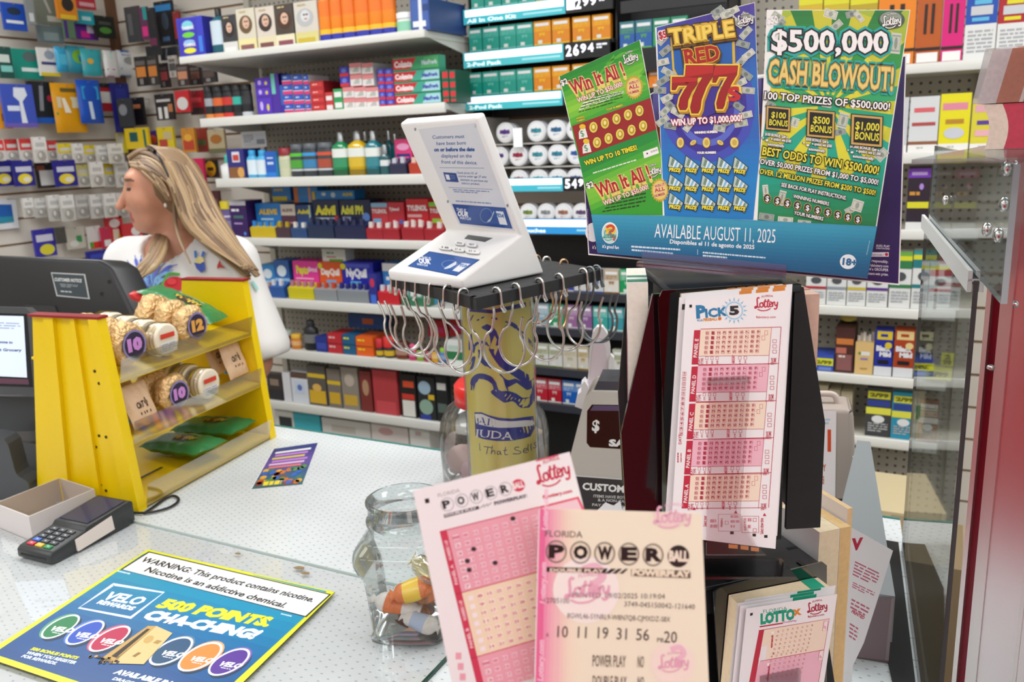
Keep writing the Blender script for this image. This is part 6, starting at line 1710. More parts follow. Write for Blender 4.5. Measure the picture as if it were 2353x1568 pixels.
# === SHELVING AND PRODUCTS
def XonY(px,Y,z):
 x=onY(px,400,Y).x
 for _ in range(4):
  py=proj(V((x,Y,z)))[1];x=onY(px,py,Y).x
 return x
STEELW=mat('d9d9d2',.35)
def peg_mat():
 m=bpy.data.materials.new('pegboard');m.use_nodes=True;nt=m.node_tree;b=nt.nodes['Principled BSDF'];b.inputs['Roughness'].default_value=.6
 tc=nt.nodes.new('ShaderNodeTexCoord');mp=nt.nodes.new('ShaderNodeMapping');mp.inputs['Rotation'].default_value=(1.5708,0,0)
 vo=nt.nodes.new('ShaderNodeTexVoronoi');vo.voronoi_dimensions='2D';vo.inputs['Scale'].default_value=39;vo.inputs['Randomness'].default_value=0
 nt.links.new(tc.outputs['Object'],mp.inputs[0]);nt.links.new(mp.outputs[0],vo.inputs['Vector'])
 ra=nt.nodes.new('ShaderNodeMapRange');ra.inputs['From Min'].default_value=.14;ra.inputs['From Max'].default_value=.20;nt.links.new(vo.outputs['Distance'],ra.inputs['Value'])
 mx=nt.nodes.new('ShaderNodeMix');mx.data_type='RGBA';mx.inputs[6].default_value=lin('4a4640');mx.inputs[7].default_value=lin('aaa59a');nt.links.new(ra.outputs[0],mx.inputs[0]);nt.links.new(mx.outputs[2],b.inputs['Base Color'])
 return m
PEG=peg_mat()
class Shelf:pass
def shelving(name,label,rows,XL,XR,yback,zlo,zhi,col):
 t=thing(name,label,'shelving',V(((XL+XR)/2,yback-.05,0)))
 m=MB();m.box(XL,XR,yback,yback+.012,.15,zhi,PEG);m.build('pegboard_back',t)
 m=MB();m.box(XL,XR,yback-.30,yback,0,.15,col);m.build('base',t)
 for x in[XL+.01+k*(XR-XL-.02)/max(1,round((XR-XL)/.9))for k in range(round((XR-XL)/.9)+1)]:
  m=MB();m.box(x-.015,x+.015,yback-.014,yback+.014,0,zhi,mat('b9b4a8',.5));m.build('upright',t)
 out={}
 for key,(px,py1,py2,Y,xl,xr)in rows.items():
  z1=onY(px,py1,Y).z;z2=onY(px,py2,Y).z
  s=Shelf();s.Y,s.z,s.xl,s.xr,s.yb=Y,z1,xl,xr,yback;out[key]=s
  m=MB();m.box(xl,xr,Y+.004,yback-.015,z1-.022,z1-.0006,col);b=m.build('shelf',t)
  m=MB();m.rbox(xl-.004,xr+.004,Y-.010,Y+.004,z2,z1+.002,mat('dfe0da',.3),.003);m.build('price_rail',b)
  for x in(xl+.003,xr-.006):
   m=MB();m.prism([V((x,Y+.03,z1-.022)),V((x,yback-.016,z1-.022)),V((x,yback-.016,z1-.085))],(.003,0,0),col);m.build('bracket',b)
 return out
rows={1:(700,100,117,2.50,-2.71,-1.585),2:(700,258,279,2.585,-2.73,-1.575),3:(700,407,428,2.61,-2.71,-1.575),4:(700,549,567,2.66,-2.71,-1.575),5:(700,690,710,2.68,-2.71,-1.575),6:(700,807,828,2.69,-2.72,-1.575),7:(700,930,948,2.70,-2.72,-1.575)}
SHV=shelving('goods_shelving','tall cream shelving with seven shelves of toiletries and medicine behind the clerk',rows,-2.75,-1.57,2.93,0,2.35,STEELW)
rowsR={11:(2120,147,169,2.66,-.62,.34),12:(2120,351,376,2.68,-.62,.12),13:(2100,529,551,2.69,-.62,.07),14:(2000,707,728,2.70,-.62,.03),15:(2000,864,884,2.71,-.62,.02),16:(2050,1010,1031,2.72,-.62,.01)}
SHV.update(shelving('tobacco_shelving','cream shelving of cigar pouches and packs behind the glass divider',rowsR,-.64,.07,2.93,0,2.35,mat('d8d5c6',.35)))
def front(xa,xb,za,zb,Y):
 return lambda u,v:(V((xa+(xb-xa)*u,Y,za+(zb-za)*v)),V((0,-1,0)))
def deco(a,items):
 for i,it in enumerate(items):
  k=it[0];L=1+.45*i
  if k=='b':a.rect(it[4]if len(it)>4 else .0,it[1],it[5]if len(it)>5 else 1.0,it[2],it[3],L)
  elif k=='t':a.text(it[1],(it[5]if len(it)>5 else .1,it[2]),(it[6]if len(it)>6 else .9,it[2]),it[3],it[4],L,bold=.06,up=(0,1))
  elif k=='d':a.disc(it[1],it[2],it[3],it[5],L,ry=it[4],seg=16)
  elif k=='p':a.poly(it[1],it[2],L)
  elif k=='l':a.lines([(it[1],it[4]),(it[3],it[4]),(it[3],it[2]),(it[1],it[2])],it[5],it[6],L,.55,3,3)
def span(s,x0,x1,yt,yb=None,Y=None):
 s=SHV[s]if isinstance(s,int)else s
 Y=s.Y+.012 if Y is None else Y
 xa,xb=XonY(x0,Y,s.z),XonY(x1,Y,s.z)
 z0=s.z+.0004 if yb is None else onY((x0+x1)/2,yb,Y).z
 z1=onY((x0+x1)/2,yt,Y).z
 z1=min(z1,getattr(s,'zmax',9))
 return xa,xb,z0,max(z1,z0+.006),Y,s
def carton(s,x0,x1,yt,c,dc,label,cat='carton',d=.10,grp=None,yb=None,side=None,name='carton',dy=0,z0=None):
 xa,xb,za,zb,Y,s=span(s,x0,x1,yt,yb)
 if z0 is not None:zb=z0+(zb-za)if yb is None else zb;za=z0
 Y+=dy;d=min(d,s.yb-Y-.003);g=.0008
 m=Art(front(xa+g,xb-g,za,zb,Y),eps=.0006)
 m.box(xa+g,xb-g,Y,Y+d,za,zb,mat(c,.4))
 if side:m.box(xb-g-.0002,xb-g+.0003,Y+.001,Y+d-.001,za+.001,zb-.001,mat(side,.45))
 deco(m,dc)
 return tag(m.build(name),label,cat,grp)
def tray(s,x0,x1,yt,c,dc,label,lip,grp=None,body='e6e2dc',frac=.42,name='display_tray'):
 """counter display carton: tall back card with an open bin in front"""
 xa,xb,za,zb,Y,s=span(s,x0,x1,yt);g=.001;xa+=g;xb-=g
 h=zb-za;zl=za+h*frac;d=min(.13,s.yb-Y-.004)
 t=thing(name,label,'display carton',V(((xa+xb)/2,Y+d/2,za)),grp)
 m=Art(front(xa,xb,za,zb,Y+.045),eps=.0008);m.box(xa,xb,Y+.0452,Y+d,za,zb,mat(c,.4));deco(m,dc);m.build('box',t)
 m=MB();m.prism([V((xa,Y+.004,za)),V((xa,Y+.045,za)),V((xa,Y+.045,zl)),V((xa,Y,zl*.7+za*.3))],(xb-xa,0,0),mat(lip,.4));m.build('front_bin',t)
 m=MB();r=random.Random(int(x0));n=max(2,int((xb-xa)/.03))
 for k in range(n):
  x=xa+(xb-xa)*(k+.15)/n;m.prism([V((x,Y+.012,zl-.02)),V((x+.018,Y+.012,zl-.02)),V((x+.016+.006*r.random(),Y+.010,zl+.008)),V((x+.002,Y+.012,zl+.004+.012*r.random()))],(0,.012,0),mat(body,.4))
 m.build('sachets',t)
 return t
def bottle(s,x0,x1,yt,c,label,cap='1c1c1e',capf=.16,grp=None,lab=None,cat='bottle',neck=.5,sq=2.6,name='bottle',dy=0,base=None,capc=None,yb=None,dc=(),clr=False):
 xa,xb,za,zb,Y,s=span(s,x0,x1,yt,yb);Y+=dy
 w=(xb-xa)/2*.97;h=zb-za;zc=zb-h*capf;o=((xa+xb)/2,Y+w*.7,0)
 t=thing(name,label,cat,(o[0],o[1],za),grp)
 mm=M_(c)if not clr else c
 m=MB();prof=[(w*.9,za),(w,za+.004),(w,za+h*.55),(w*.97,zc-h*.10),(w*neck,zc)]
 m.lathe(o,prof,mm,20,power=sq,sy=.7);m.build('body',t)
 m=MB();m.lathe(o,[(w*neck*1.06,zc),(w*neck*1.06,zb-.002),(w*neck*.9,zb)],cap,14,sy=.8);m.build('cap',t)
 if lab or base or dc:
  a=MB()
  for(v0,v1,col)in([lab]if lab else[])+([(0,.14,base)]if base else[])+list(dc):
   a.lathe(o,[(w*1.006,za+h*v0),(w*1.006,za+h*v1)],col,20,power=sq,sy=.7,cap=False)
  a.build('label',t)
 return t
def can(x,y,z,r,c,label,grp,depth=.022,n=1,txt=None):
 t=thing('round_tin',label,'tin',V((x,y,z-r)),grp);A3=Matrix(((1,0,0),(0,0,-1),(0,1,0)))
 m=MB()
 for k in range(n):m.lathe((x,y+depth*.5+k*depth*1.05,z),[(r*.93,-depth/2),(r,-depth/2+.002),(r,depth/2-.002),(r*.93,depth/2)],mat('e9ebee',.35),24,ax=A3)
 m.build('tin',t)
 a=Art(lambda u,v:(V((x+u,y-.0006,z+v)),V((0,-1,0))),eps=.0005)
 a.disc(0,0,r*.78,'f4f6f8',1);a.poly([(-r*.6,-r*.05),(-r*.45,r*.3),(-r*.2,r*.22),(0,r*.36),(r*.22,r*.24),(r*.5,r*.3),(r*.6,-r*.05)],c,2);a.text('VELO',(-r*.5,-r*.1),(r*.5,-r*.1),r*.34,'ffffff' if 0 else mixhex(c,'101020',.35),3,bold=.06,up=(0,1));a.lines([(-r*.3,-r*.3),(r*.3,-r*.3),(r*.3,-r*.48),(-r*.3,-r*.48)],2,c,2,.5,2,2)
 a.build('lid_label',t)
 return t
ORD='first second third fourth fifth sixth seventh eighth ninth tenth'.split()
# ---------- shelf 1
carton(1,415,474,38,'3a3fc0',[('b',.05,.95,'3a35b4',.05,.75),('d',.42,.80,.22,.12,'7fd0e0'),('d',.42,.56,.24,.07,'6fd03a'),('d',.42,.38,.22,.06,'8fbfe8'),('d',.42,.16,.24,.07,'e6e23a'),('t','TAMPAX',.70,.07,'f4f4f8',.2,.66),('t','TAMPAX',.27,.07,'f4f4f8',.2,.66),('b',.1,.5,'3f7fe0',.8,.95)],'purple blue carton with green and yellow ovals at the left of the top shelf',side='2a2fa0')
bottle(1,484,517,16,'1f5f70','dark teal pump bottle with black top on the top shelf',cap='17181a',capf=.17,lab=(.2,.72,'c9d9e4'),neck=.35)
for k,(x0,x1,yt,c,h,bnd)in enumerate(((516,550,33,'3a3a3e','241f22','d8d8d4'),(551,593,18,'d9d2be','6a5236','e4dca0'),(595,638,14,'d9cfc2','3a2c28','e0d6b0'),(637,683,8,'4a4038','4a2c1c','e8e0c0'),(680,735,2,'d6d0c4','b9bcbc','d8cf8a'))):
 carton(1,x0,x1,yt,c,[('d',.48,.62,.36,.22,h),('d',.5,.66,.19,.14,'d9b49c' if k<4 else 'd8d8d8'),('d',.46,.69,.05,.02,'4a3028'),('d',.58,.69,.05,.02,'4a3028'),('d',.52,.59,.07,.014,'b0605a'),('b',.0,.28,bnd),('b',.03,.14,('e8e8e4','8a5a5a','7a4a48','8a4a5a','c9b43a')[k],.12,.85),('l',.2,.88,.8,.95,1,'c9b98a')],('black and white','cream framed dark blonde','cream framed brown','dark framed auburn','pale silver blonde')[k]+' hair colour carton on the top shelf',grp='hair colour cartons',side='cfc8b8')
for k,(x0,x1,yt)in enumerate(((733,760,-22),(759,786,-24),(785,815,-27),(813,848,-30),(846,879,-33),(876,906,-36))):
 bottle(1,x0,x1,yt,'f08a1e',ORD[k]+' orange sunscreen bottle with blue base from the left, top shelf',cap='f0a040',capf=.12,neck=.55,grp='orange sunscreen bottles',base='2a36a8',dc=[(.14,.24,'f4c02a'),(.5,.8,'ee7a20')])
bottle(1,906,943,27,'dfe8e2','white tub with a green band beside the sunscreen on the top shelf',cap='eef0ee',capf=.3,neck=.92,lab=(.1,.55,'8fd0b0'),cat='tub',name='tub',sq=2.0)
carton(1,946,989,-5,'33519a',[('b',.1,.95,'3f62ac',.05,.95),('p',[(.4,.0),(.62,.0),(.62,1.0),(.45,1.0)],'e4e8ee'),('b',.12,.3,'e9ecf0',.1,.8),('b',.6,.8,'24407e',.65,.95)],'large blue carton with a white figure one at the right of the top shelf',d=.24,side='2a437f')
# ---------- shelf 2
for k,(x0,x1,yt,c2,c3)in enumerate(((470,489,197,'9aa0a6','d98a3a'),(488,512,196,'d8642a','e06a2a'),(510,535,194,'c8302a','d8302a'),(533,555,193,'2fb0a0','24282a'),(553,576,192,'2c2f33','c9ced2'))):
 bottle(2,x0,x1,yt,'202226',('grey and black','orange bottomed','red bottomed','teal marked','plain black')[k]+' spray can in the row at the left of the second shelf',cap='15161a',capf=.2,neck=.9,sq=2.0,grp='black spray cans',cat='spray can',name='spray_can',lab=(.38,.62,c2),base=c3)
z=None
for k in range(3):
 _,_,za,zb,_,_=span(2,593,630,222-22*k);z=za if z is None else z
 carton(2,593,630,222-22*k,'4a2aa8',[('b',.1,.9,'5a34c0',.1,.9),('d',.3,.5,.1,.25,'c9b4f0'),('d',.7,.4,.08,.2,'e0d03a')],('lowest','middle','topmost')[k]+' purple carton of the three stacked on the second shelf',grp='purple cartons',yb=900,d=.12,side='3a1f8a',z0=z)
 z=zb+.0004
carton(2,630,648,168,'4a2a9c',[('b',.5,1,'6fc8b8',.0,.5)],'tall purple carton with a teal panel, second shelf',side='342070',d=.09);carton(2,648,656,195,'2f5fb8',[('b',0,.3,'3a2a9c')],'thin blue carton edge beside the purple ones on the second shelf',d=.06)
def stack(sh,cols,yts,c,dc,base,grp,d=.12,side=None,cat='carton'):
 """grid of equal cartons: cols = (x0, x1) spans, yts = tops from the bottom row upwards (px, at column middle)"""
 for i,(x0,x1)in enumerate(cols):
  z=None
  for j,yt in enumerate(yts):
   xa,xb,za,zb,Y,s=span(sh,x0,x1,yt)
   z=za if z is None else z
   o=carton(sh,x0,x1,yt,c,dc,base%(ORD[j]+' row up' if len(yts)>1 else 'only row',ORD[i]),cat,d,grp,yb=900,side=side,z0=z)
   z=zb+.0004
BP=[('b',.0,.36,'d83a78'),('b',.36,.42,'f0f0f4'),('b',.5,.85,'2f62c8',.1,.9),('l',.2,.52,.8,.8,1,'c9d6ee')]
stack(2,[(655,677),(679,702),(704,716)],[239,217,194,171],'2350b0',BP,'blue carton with a pink stripe, %s, %s column','blue and pink cartons',side='e4e4e8')
stack(2,[(717,749)],[239,222,204,186],'b8282e',[('b',.3,.8,'d23a3a',.1,.9),('l',.2,.4,.8,.65,1,'f0c8c0')],'dark red carton, %s of the lone red stack on the second shelf (%s)','dark red cartons',side='9a1f26')
stack(2,[(750,768)],[233,212],'c8383e',[('b',.1,.6,'e9e4e2',.1,.9)],'red and white small carton, %s beside the red stack (%s)','small red and white cartons');stack(2,[(769,790)],[228,204],'2f9f5c',[('b',.2,.7,'e8efe9',.1,.9)],'small green and white carton, %s of the green stack (%s)','small green cartons')
WR=[('b',.0,1,'e4e2e0'),('b',.62,1,'dd8a8c',0,1,2),('p',[(.25,.2),(.8,.2),(.8,.62),(.5,.62)],'b9bcb6'),('b',0,.06,'c84a50',0,1,2)]
stack(2,[(791,817),(817,844),(844,872)],[226,200],'dcdad8',WR,'white carton with a pink top, %s, %s column','white and pink cartons',side='d0cecc')
PR=[('b',.0,.35,'cc2f3c'),('d',.5,.62,.28,.24,'6f7fd8')]
for i,(x0,x1)in enumerate(((810,837),(838,864))):
 for j,(yt,yb)in enumerate(((171,198),(144,170.5))):carton(2,x0,x1,yt,'dcdad8',WR,'white carton with a pink top, %s upper row, %s of the two on top'%(ORD[j],('left','right')[i]),d=.12,grp='white and pink cartons',yb=yb)
for j,(yt,yb)in enumerate(((176,199),(153,175.5))):carton(2,787,808,yt,'3a3ab4',PR,('lower','upper')[j]+' purple and red carton left of the white stack top',d=.12,grp='purple and red cartons',yb=yb)
stack(2,[(873,888),(889,908)],[229,211,193,176,158],'3f3fb8',PR,'purple and red carton, %s, %s column by the green toothpaste','purple and red cartons',side='b02a3a')
for k,(yt,yb)in enumerate(((214,240),(187,213),(160.5,186.5),(129,160))):
 carton(2,909,1014,yt,'35a06a' if k==3 else '3fa88e',[('p',[(.0,.08),(.38,.08),(.52,.92),(.0,.92)],'c8242e'),('t','Colgate',.3,.42,'f4e4e4',.04,.42),('p',[(.6,.1),(1,.1),(1,.9),(.7,.9)],'4fb06a' if k==3 else 'a9d8e0'),('t','MaxFresh',.35,.3,'3f4fb0' if k!=3 else 'c9e0e8',.64,.96),('b',.0,.1,'2a8a5c')],('lowest','second lowest','third','topmost')[k]+' green and red toothpaste carton of the four on the second shelf',grp='toothpaste cartons',yb=None if k==0 else yb,d=.045,side='2f9f7a')
stack(2,[(1018,1034),(1035,1050)],[226,205,184,160],'17654e',[('b',.2,.8,'d83038',.1,.9)],'green carton end with a red mark, %s, %s column at the shelf end','toothpaste carton ends',side='14503c',d=.1)
# ---------- shelf 3
bottle(3,505,530,356,'e4e6e4','white trigger spray with teal nozzle at the left end of the third shelf',cap='3fc0b0',capf=.35,neck=.3,name='spray_bottle',cat='spray bottle')
carton(3,527,566,342,'2a2c7c',[('b',.55,.9,'e0e0ec',.3,.75),('b',.6,.8,'c8463a',.35,.7,2),('b',0,.38,'8a5a34',.05,.95),('d',.75,.2,.2,.18,'d9a45c')],'navy carton with a brown product window on the third shelf')
t=carton(3,524,581,302,'e4e4e2',[('b',.15,.85,'d6dade',.05,.95),('l',.1,.3,.5,.8,4,'8a9096'),('b',.2,.5,'8a9096',.62,.95)],'white price card propped behind the navy carton on the third shelf','price card',.004,yb=340,dy=.10,name='hanging_price_card')
for k,(x0,x1)in enumerate(((567,589),(589,613))):bottle(3,x0,x1,345,'4fb0e0',('left','right')[k]+' one of two pale blue lotion bottles on the third shelf',cap='2f9fd8',capf=.2,neck=.6,lab=(.12,.65,'dfeef6'),grp='pale blue lotion bottles')
carton(3,613,637,348,'1f5fc0',[('b',.5,.6,'c9d9f0',.2,.8),('b',.0,.2,'2a7fd8'),('b',.72,.78,'c9d9f0',.2,.8)],'plain blue carton beside the lotion bottles on the third shelf',side='3f9fd8')
bottle(3,639,668,340,'d6d8b8','cream bottle with a dark red shoulder on the third shelf',cap='8f1f2a',capf=.26,neck=.92,lab=(.3,.62,'c9cfae'))
for k,(x0,x1,yt,c)in enumerate(((667,696,331,'5ac83a'),(695,728,329,'3f9fe0'),(728,763,327,'d8583a'))):
 bottle(3,x0,x1,yt,'3f444a','dark grey body wash with a '+('green','blue','orange')[k]+' flash on the third shelf',cap='5a6066',capf=.16,neck=.9,sq=4,grp='dark body wash bottles',lab=(.62,.72,c),dc=[(.26,.52,mixhex(c,'30353a',.25)),(.18,.24,'c9ced2')])
for k,(x0,x1,yt,c,c2)in enumerate(((763,798,303,'1f8a54','green'),(799,838,300,'d8b21a','yellow'),(839,872,300,'1f7a88','teal'))):
 bottle(3,x0,x1,yt,mat(c,.15,coat=.5),c2+' mouthwash bottle with silver cap on the third shelf',cap=mat('b9bec2',.3,.8),capf=.22,neck=.35,sq=4,grp='mouthwash bottles',lab=(.42,.62,'e9efe9'),dc=[(.2,.4,mixhex(c,'ffffff',.12)),(.0,.14,mixhex(c,'201a10',.4))])
for k,(x0,x1,yt,c)in enumerate(((779,800,303,'1f8a54'),(806,822,302,'2a2f30'),(823,842,301,'3a3a28'),(861,876,300,'1f6f7a'),(876,890,308,'1f6f7a'))):bottle(3,x0,x1,yt,mat(c,.15,coat=.5),'mouthwash bottle standing '+('behind the green one','behind green and yellow','behind the yellow one','behind the teal one','rearmost on the right')[k]+', only its cap showing',cap=mat('b9bec2',.3,.8),capf=.22,neck=.35,sq=4,grp='mouthwash bottles',dy=.075)
bottle(3,873,893,333,mat('1f5a60',.15,coat=.5),'small dark teal mouthwash bottle beside the big teal one',cap=mat('9aa0a4',.3,.8),capf=.3,neck=.5,sq=4,lab=(.3,.5,'dfe6e6'))
tray(3,895,934,320,'d83a78',[('d',.5,.78,.38,.1,'e8a0c8'),('b',.38,.58,'2a2a78',.1,.9),('b',.45,.5,'e0508a',.15,.85,2)],'pink and navy display carton near the right of the third shelf','2c2f4a',body='c9ccd8');tray(3,940,990,318,'e0782a',[('b',.7,.8,'e8b08a',.2,.8),('b',.2,.6,'e06a2a',.1,.9)],'orange display carton at the right end of the third shelf','b8402a',body='e4c8b8')
# ---------- shelf 4
bottle(4,508,534,463,'6a5a94','purple tube with a yellow cap at the left of the fourth shelf',cap='d8c41a',capf=.22,neck=.95,lab=(.2,.45,'8f86ac'),dc=[(.55,.6,'d8d0e0')])
carton(4,535,573,462,'33125a',[('b',.88,1,'c9c9d4'),('l',.1,.66,.9,.78,1,'e9e4f0'),('b',.52,.6,'3f6a6a',.2,.8),('b',.36,.4,'b49ad0',.2,.7),('d',.8,.1,.08,.05,'4f8ad8')],'deep purple carton with white lettering on the fourth shelf')
tray(4,576,634,470,'1f7ac8',[('t','ALEVE',.68,.14,'f0c82a',.15,.85),('b',.5,.55,'b9d9f0',.2,.7)],'pale blue display carton with yellow lettering on the fourth shelf','d0b41a',body='2a86d8')
carton(4,593,636,434,'2a86d0',[('t','ALEVE',.72,.16,'f0c82a',.1,.6),('b',0,.3,'e6d02a',.02,.8)],'blue and yellow carton stacked behind the pale blue display',yb=466,dy=.11,d=.05,name='hanging_carton',grp='stacked blue cartons')
carton(4,647,702,434,'2a8ad4',[('b',.0,1,'e07a3a',.0,.18),('b',0,1,'e0a08a',.62,.72),('b',.1,.7,'e6c82a',.78,.9)],'blue carton with an orange end stacked on the fourth shelf back row',yb=470,dy=.10,d=.06,name='hanging_carton',grp='stacked blue cartons')
carton(4,706,794,441,'2486d4',[('d',.2,.6,.06,.2,'d9e6f0'),('d',.45,.5,.06,.3,'d9e6f0'),('t','ALEVE',.4,.3,'e6d02a',.7,.95)],'long blue carton lying on top of the navy display cartons',yb=462,dy=.08,d=.07,name='hanging_carton',grp='stacked blue cartons')
tray(4,634,668,472,'5a3348',[('b',.66,1,'d8cfc4'),('t','ALEVE',.78,.08,'8a6a58',.1,.8),('d',.7,.4,.14,.06,'d88aa8')],'small brown and cream display carton on the fourth shelf','4a3440',body='b9a02a')
tray(4,669,706,474,'22427a',[('t','Advil',.74,.12,'e6d83a',.1,.8),('b',.2,.5,'2a5a9a',.1,.7),('b',0,1,'b9d0b4',.82,.92)],'small navy display carton with yellow lettering on the fourth shelf','2a4a7a',body='e0ddd4')
tray(4,708,768,462,'151f48',[('t','Advil',.62,.22,'e6e03a',.12,.86),('b',.48,.53,'c9cfe0',.1,.85),('d',.92,.5,.1,.08,'c8382a')],'navy display carton with large yellow lettering, left of two','22304f',body='232f52',frac=.46)
tray(4,770,841,462,'141c44',[('t','Advil PM',.64,.20,'dfe04a',.05,.75),('d',.85,.55,.12,.12,'5f8ad0'),('b',.44,.56,'8f9ac0',.08,.35)],'navy display carton with a moon motif, right of two','20264a',body='2a2f50',frac=.46)
for k,(x0,x1,yt,c,dc)in enumerate(((842,880,469,'c83a42',[('b',.88,1,'7fb8d8'),('t','TYLENOL',.72,.1,'f4e4e4',.05,.95),('b',.45,.56,'6fb4e0',.1,.6)]),(880,918,468,'c0283a',[('t','Tylenol',.78,.08,'f4dcdc',.1,.7),('d',.8,.45,.14,.08,'4f6ac0')]),(923,974,460,'c81e2c',[('t','TYLENOL',.72,.12,'f6ecec',.05,.95),('b',.55,.62,'e0b0b0',.05,.7)]),(975,1022,467,'c02a34',[('b',.88,1,'7fc03a'),('t','TYLENOL',.72,.1,'f4e4e4',.05,.85),('b',.44,.56,'8ac83a',.15,.55),('b',.44,.56,'e8a03a',.55,.75)]))):
 tray(4,x0,x1,yt,c,dc,('red display carton with a blue stripe, first of the red four','plain red display carton, second of the red four','tallest red display carton with white lettering, third of four','red display carton with a green top, last of four')[k],'a32430','red pain relief displays',body='e4d8d4')
 # ---------- shelf 5
for k,(x0,x1,yt,c)in enumerate(((588,620,612,'2f86c8'),(620,654,602,'2a5fa8'))):tray(5,x0,x1,yt,c,[('d',.5,.7,.32,.16,'d9e6ee'),('b',.4,.5,'8fc0e0')],('left','right')[k]+' of two blue and white display cartons on the fifth shelf',('a8603a','2a5aa4')[k],body='d9e0e6')
tray(5,663,722,604,'e0389a',[('t','Pepto',.66,.2,'e0d83a',.14,.6),('t','Bismol',.72,.12,'f0c0dc',.62,.95),('b',.5,.54,'f0b0d8',.1,.8)],'pink display carton with yellow lettering on the fifth shelf','cfc41a',body='b97a90')
tray(5,723,775,607,'dd5a1e',[('t','DayQuil',.66,.16,'f4e8e0',.1,.9),('b',.44,.52,'6fa8d8',.3,.75),('d',.06,.9,.1,.08,'e6dc2a')],'orange display carton with white lettering on the fifth shelf','8f9498',body='c8482a')
tray(5,776,848,607,'1c22a8',[('t','NyQuil',.62,.2,'eef0f8',.14,.78),('b',.86,.96,'4a56c8',.1,.9),('b',.42,.5,'5fb0d8',.25,.6),('d',.04,.88,.09,.08,'e6dc2a')],'royal blue display carton with white lettering on the fifth shelf','8a9096',body='1a1f80')
carton(5,724,778,578,'dfe4dc',[('l',.2,.5,.75,.75,1,'3f9a7a'),('b',.0,.2,'6fae3a',.3,.9),('b',.3,.4,'c86a7a',.2,.6)],'white and green carton stacked above the orange display',yb=607,dy=.07,d=.06,name='hanging_carton')
carton(5,850,868,630,'2a2f8a',[('d',.5,.7,.3,.15,'c83050'),('b',0,.3,'3f6fd0',.2,.9)],'narrow navy and red carton on the fifth shelf');tray(5,869,918,610,'3f86c8',[('b',.8,1,'e4e4e8'),('l',.15,.5,.85,.66,1,'e8eef4'),('b',.0,.12,'c8283a')],'pale blue and red display carton at the right of the fifth shelf','c8242e',body='d8dce4');tray(5,922,985,640,'4f9fc8',[('b',.6,.9,'d8e6ec',.1,.9)],'pale blue display behind the hooks on the fifth shelf','3a7a5a',body='e0e4e4')
# ---------- shelf 6
for k,(x0,x1,yt,c,cp,lb,nm)in enumerate(((604,634,766,'d0d2d4','8a9096','white jar with a grey lid',.9),(637,664,762,'7a2f3a','a9b4ae','maroon jar with a silver lid',.95),(666,688,770,'d8862a','e0b03a','orange tub',.9),(695,725,739,'1d1e22','26282c','tall black bottle',.5),(904,936,788,'7a3a1e','5a2a1a','amber jar',.8),(937,955,793,'c83a6a','e05a8a','pink small bottle',.6),(955,972,797,'8fb03a','2a2a2a','lime small bottle',.6),(972,989,799,'a83a4a','2a2a2a','dark red small bottle',.6),(989,1006,800,'d8a02a','3a2a1a','amber small bottle',.6),(1006,1024,802,'3f6fb0','8fc83a','blue small bottle',.6))):
 bottle(6,x0,x1,yt,c,lb+' on the sixth shelf',cap=cp,capf=.28 if k!=3 else .2,neck=nm,sq=2.2,lab=(.25,.55,mixhex(c,'ffffff',.4)),cat='jar' if nm>.7 else 'bottle',name='jar' if nm>.7 else 'bottle')
carton(6,727,754,775,'22348a',[('b',.2,.6,'3a4aa8',.1,.9)],'navy carton on the sixth shelf',d=.06)
for k,(x0,x1,yt,c,c2,t_)in enumerate(((755,788,768,'c02a34','e4b8b8','Tums'),(789,819,770,'1f5f8a','d8d83a','Advil'),(820,859,775,'e8641e','f4d02a','Motrin'))):carton(6,x0,x1,yt,c,[('l',.1,.68,.85,.86,1,c2),('l',.1,.2,.85,.38,1,c2),('b',.48,.53,mixhex(c,'000000',.3))],('red','teal and yellow','orange')[k]+' sachet dispenser carton on the sixth shelf',grp='sachet cartons')
carton(6,768,852,736,'1f4a8a',[('b',.3,.7,'c8642a',.4,.7)],'dark blue carton at the back of the sixth shelf',yb=768,dy=.11,d=.06,name='hanging_carton')
for k,(x0,x1,yt,c)in enumerate(((862,878,780,'c8282e'),(878,903,776,'d8302e'))):bottle(6,x0,x1,yt,'2a2a30',('smaller','larger')[k]+' black bottle with a red cap on the sixth shelf',cap=c,capf=.5,neck=.9,sq=2,lab=(.1,.35,'d8b42a'),grp='red capped bottles')
carton(6,1028,1066,784,'dfe4e0',[('b',.2,.55,'2f7a4a',.0,1),('b',.62,.8,'b9d0c4',.1,.9)],'white and green carton at the right end of the sixth shelf')
for k,(x0,x1,yt,c)in enumerate(((950,990,752,'c8283a'),(1000,1050,745,'c0242e'))):carton(6,x0,x1,yt,c,[('b',.3,.6,'d83a78',.1,.9)],('left','right')[k]+' red pack at the back of the sixth shelf behind the hooks',yb=790,dy=.12,d=.03,name='hanging_pack',grp='red packs')
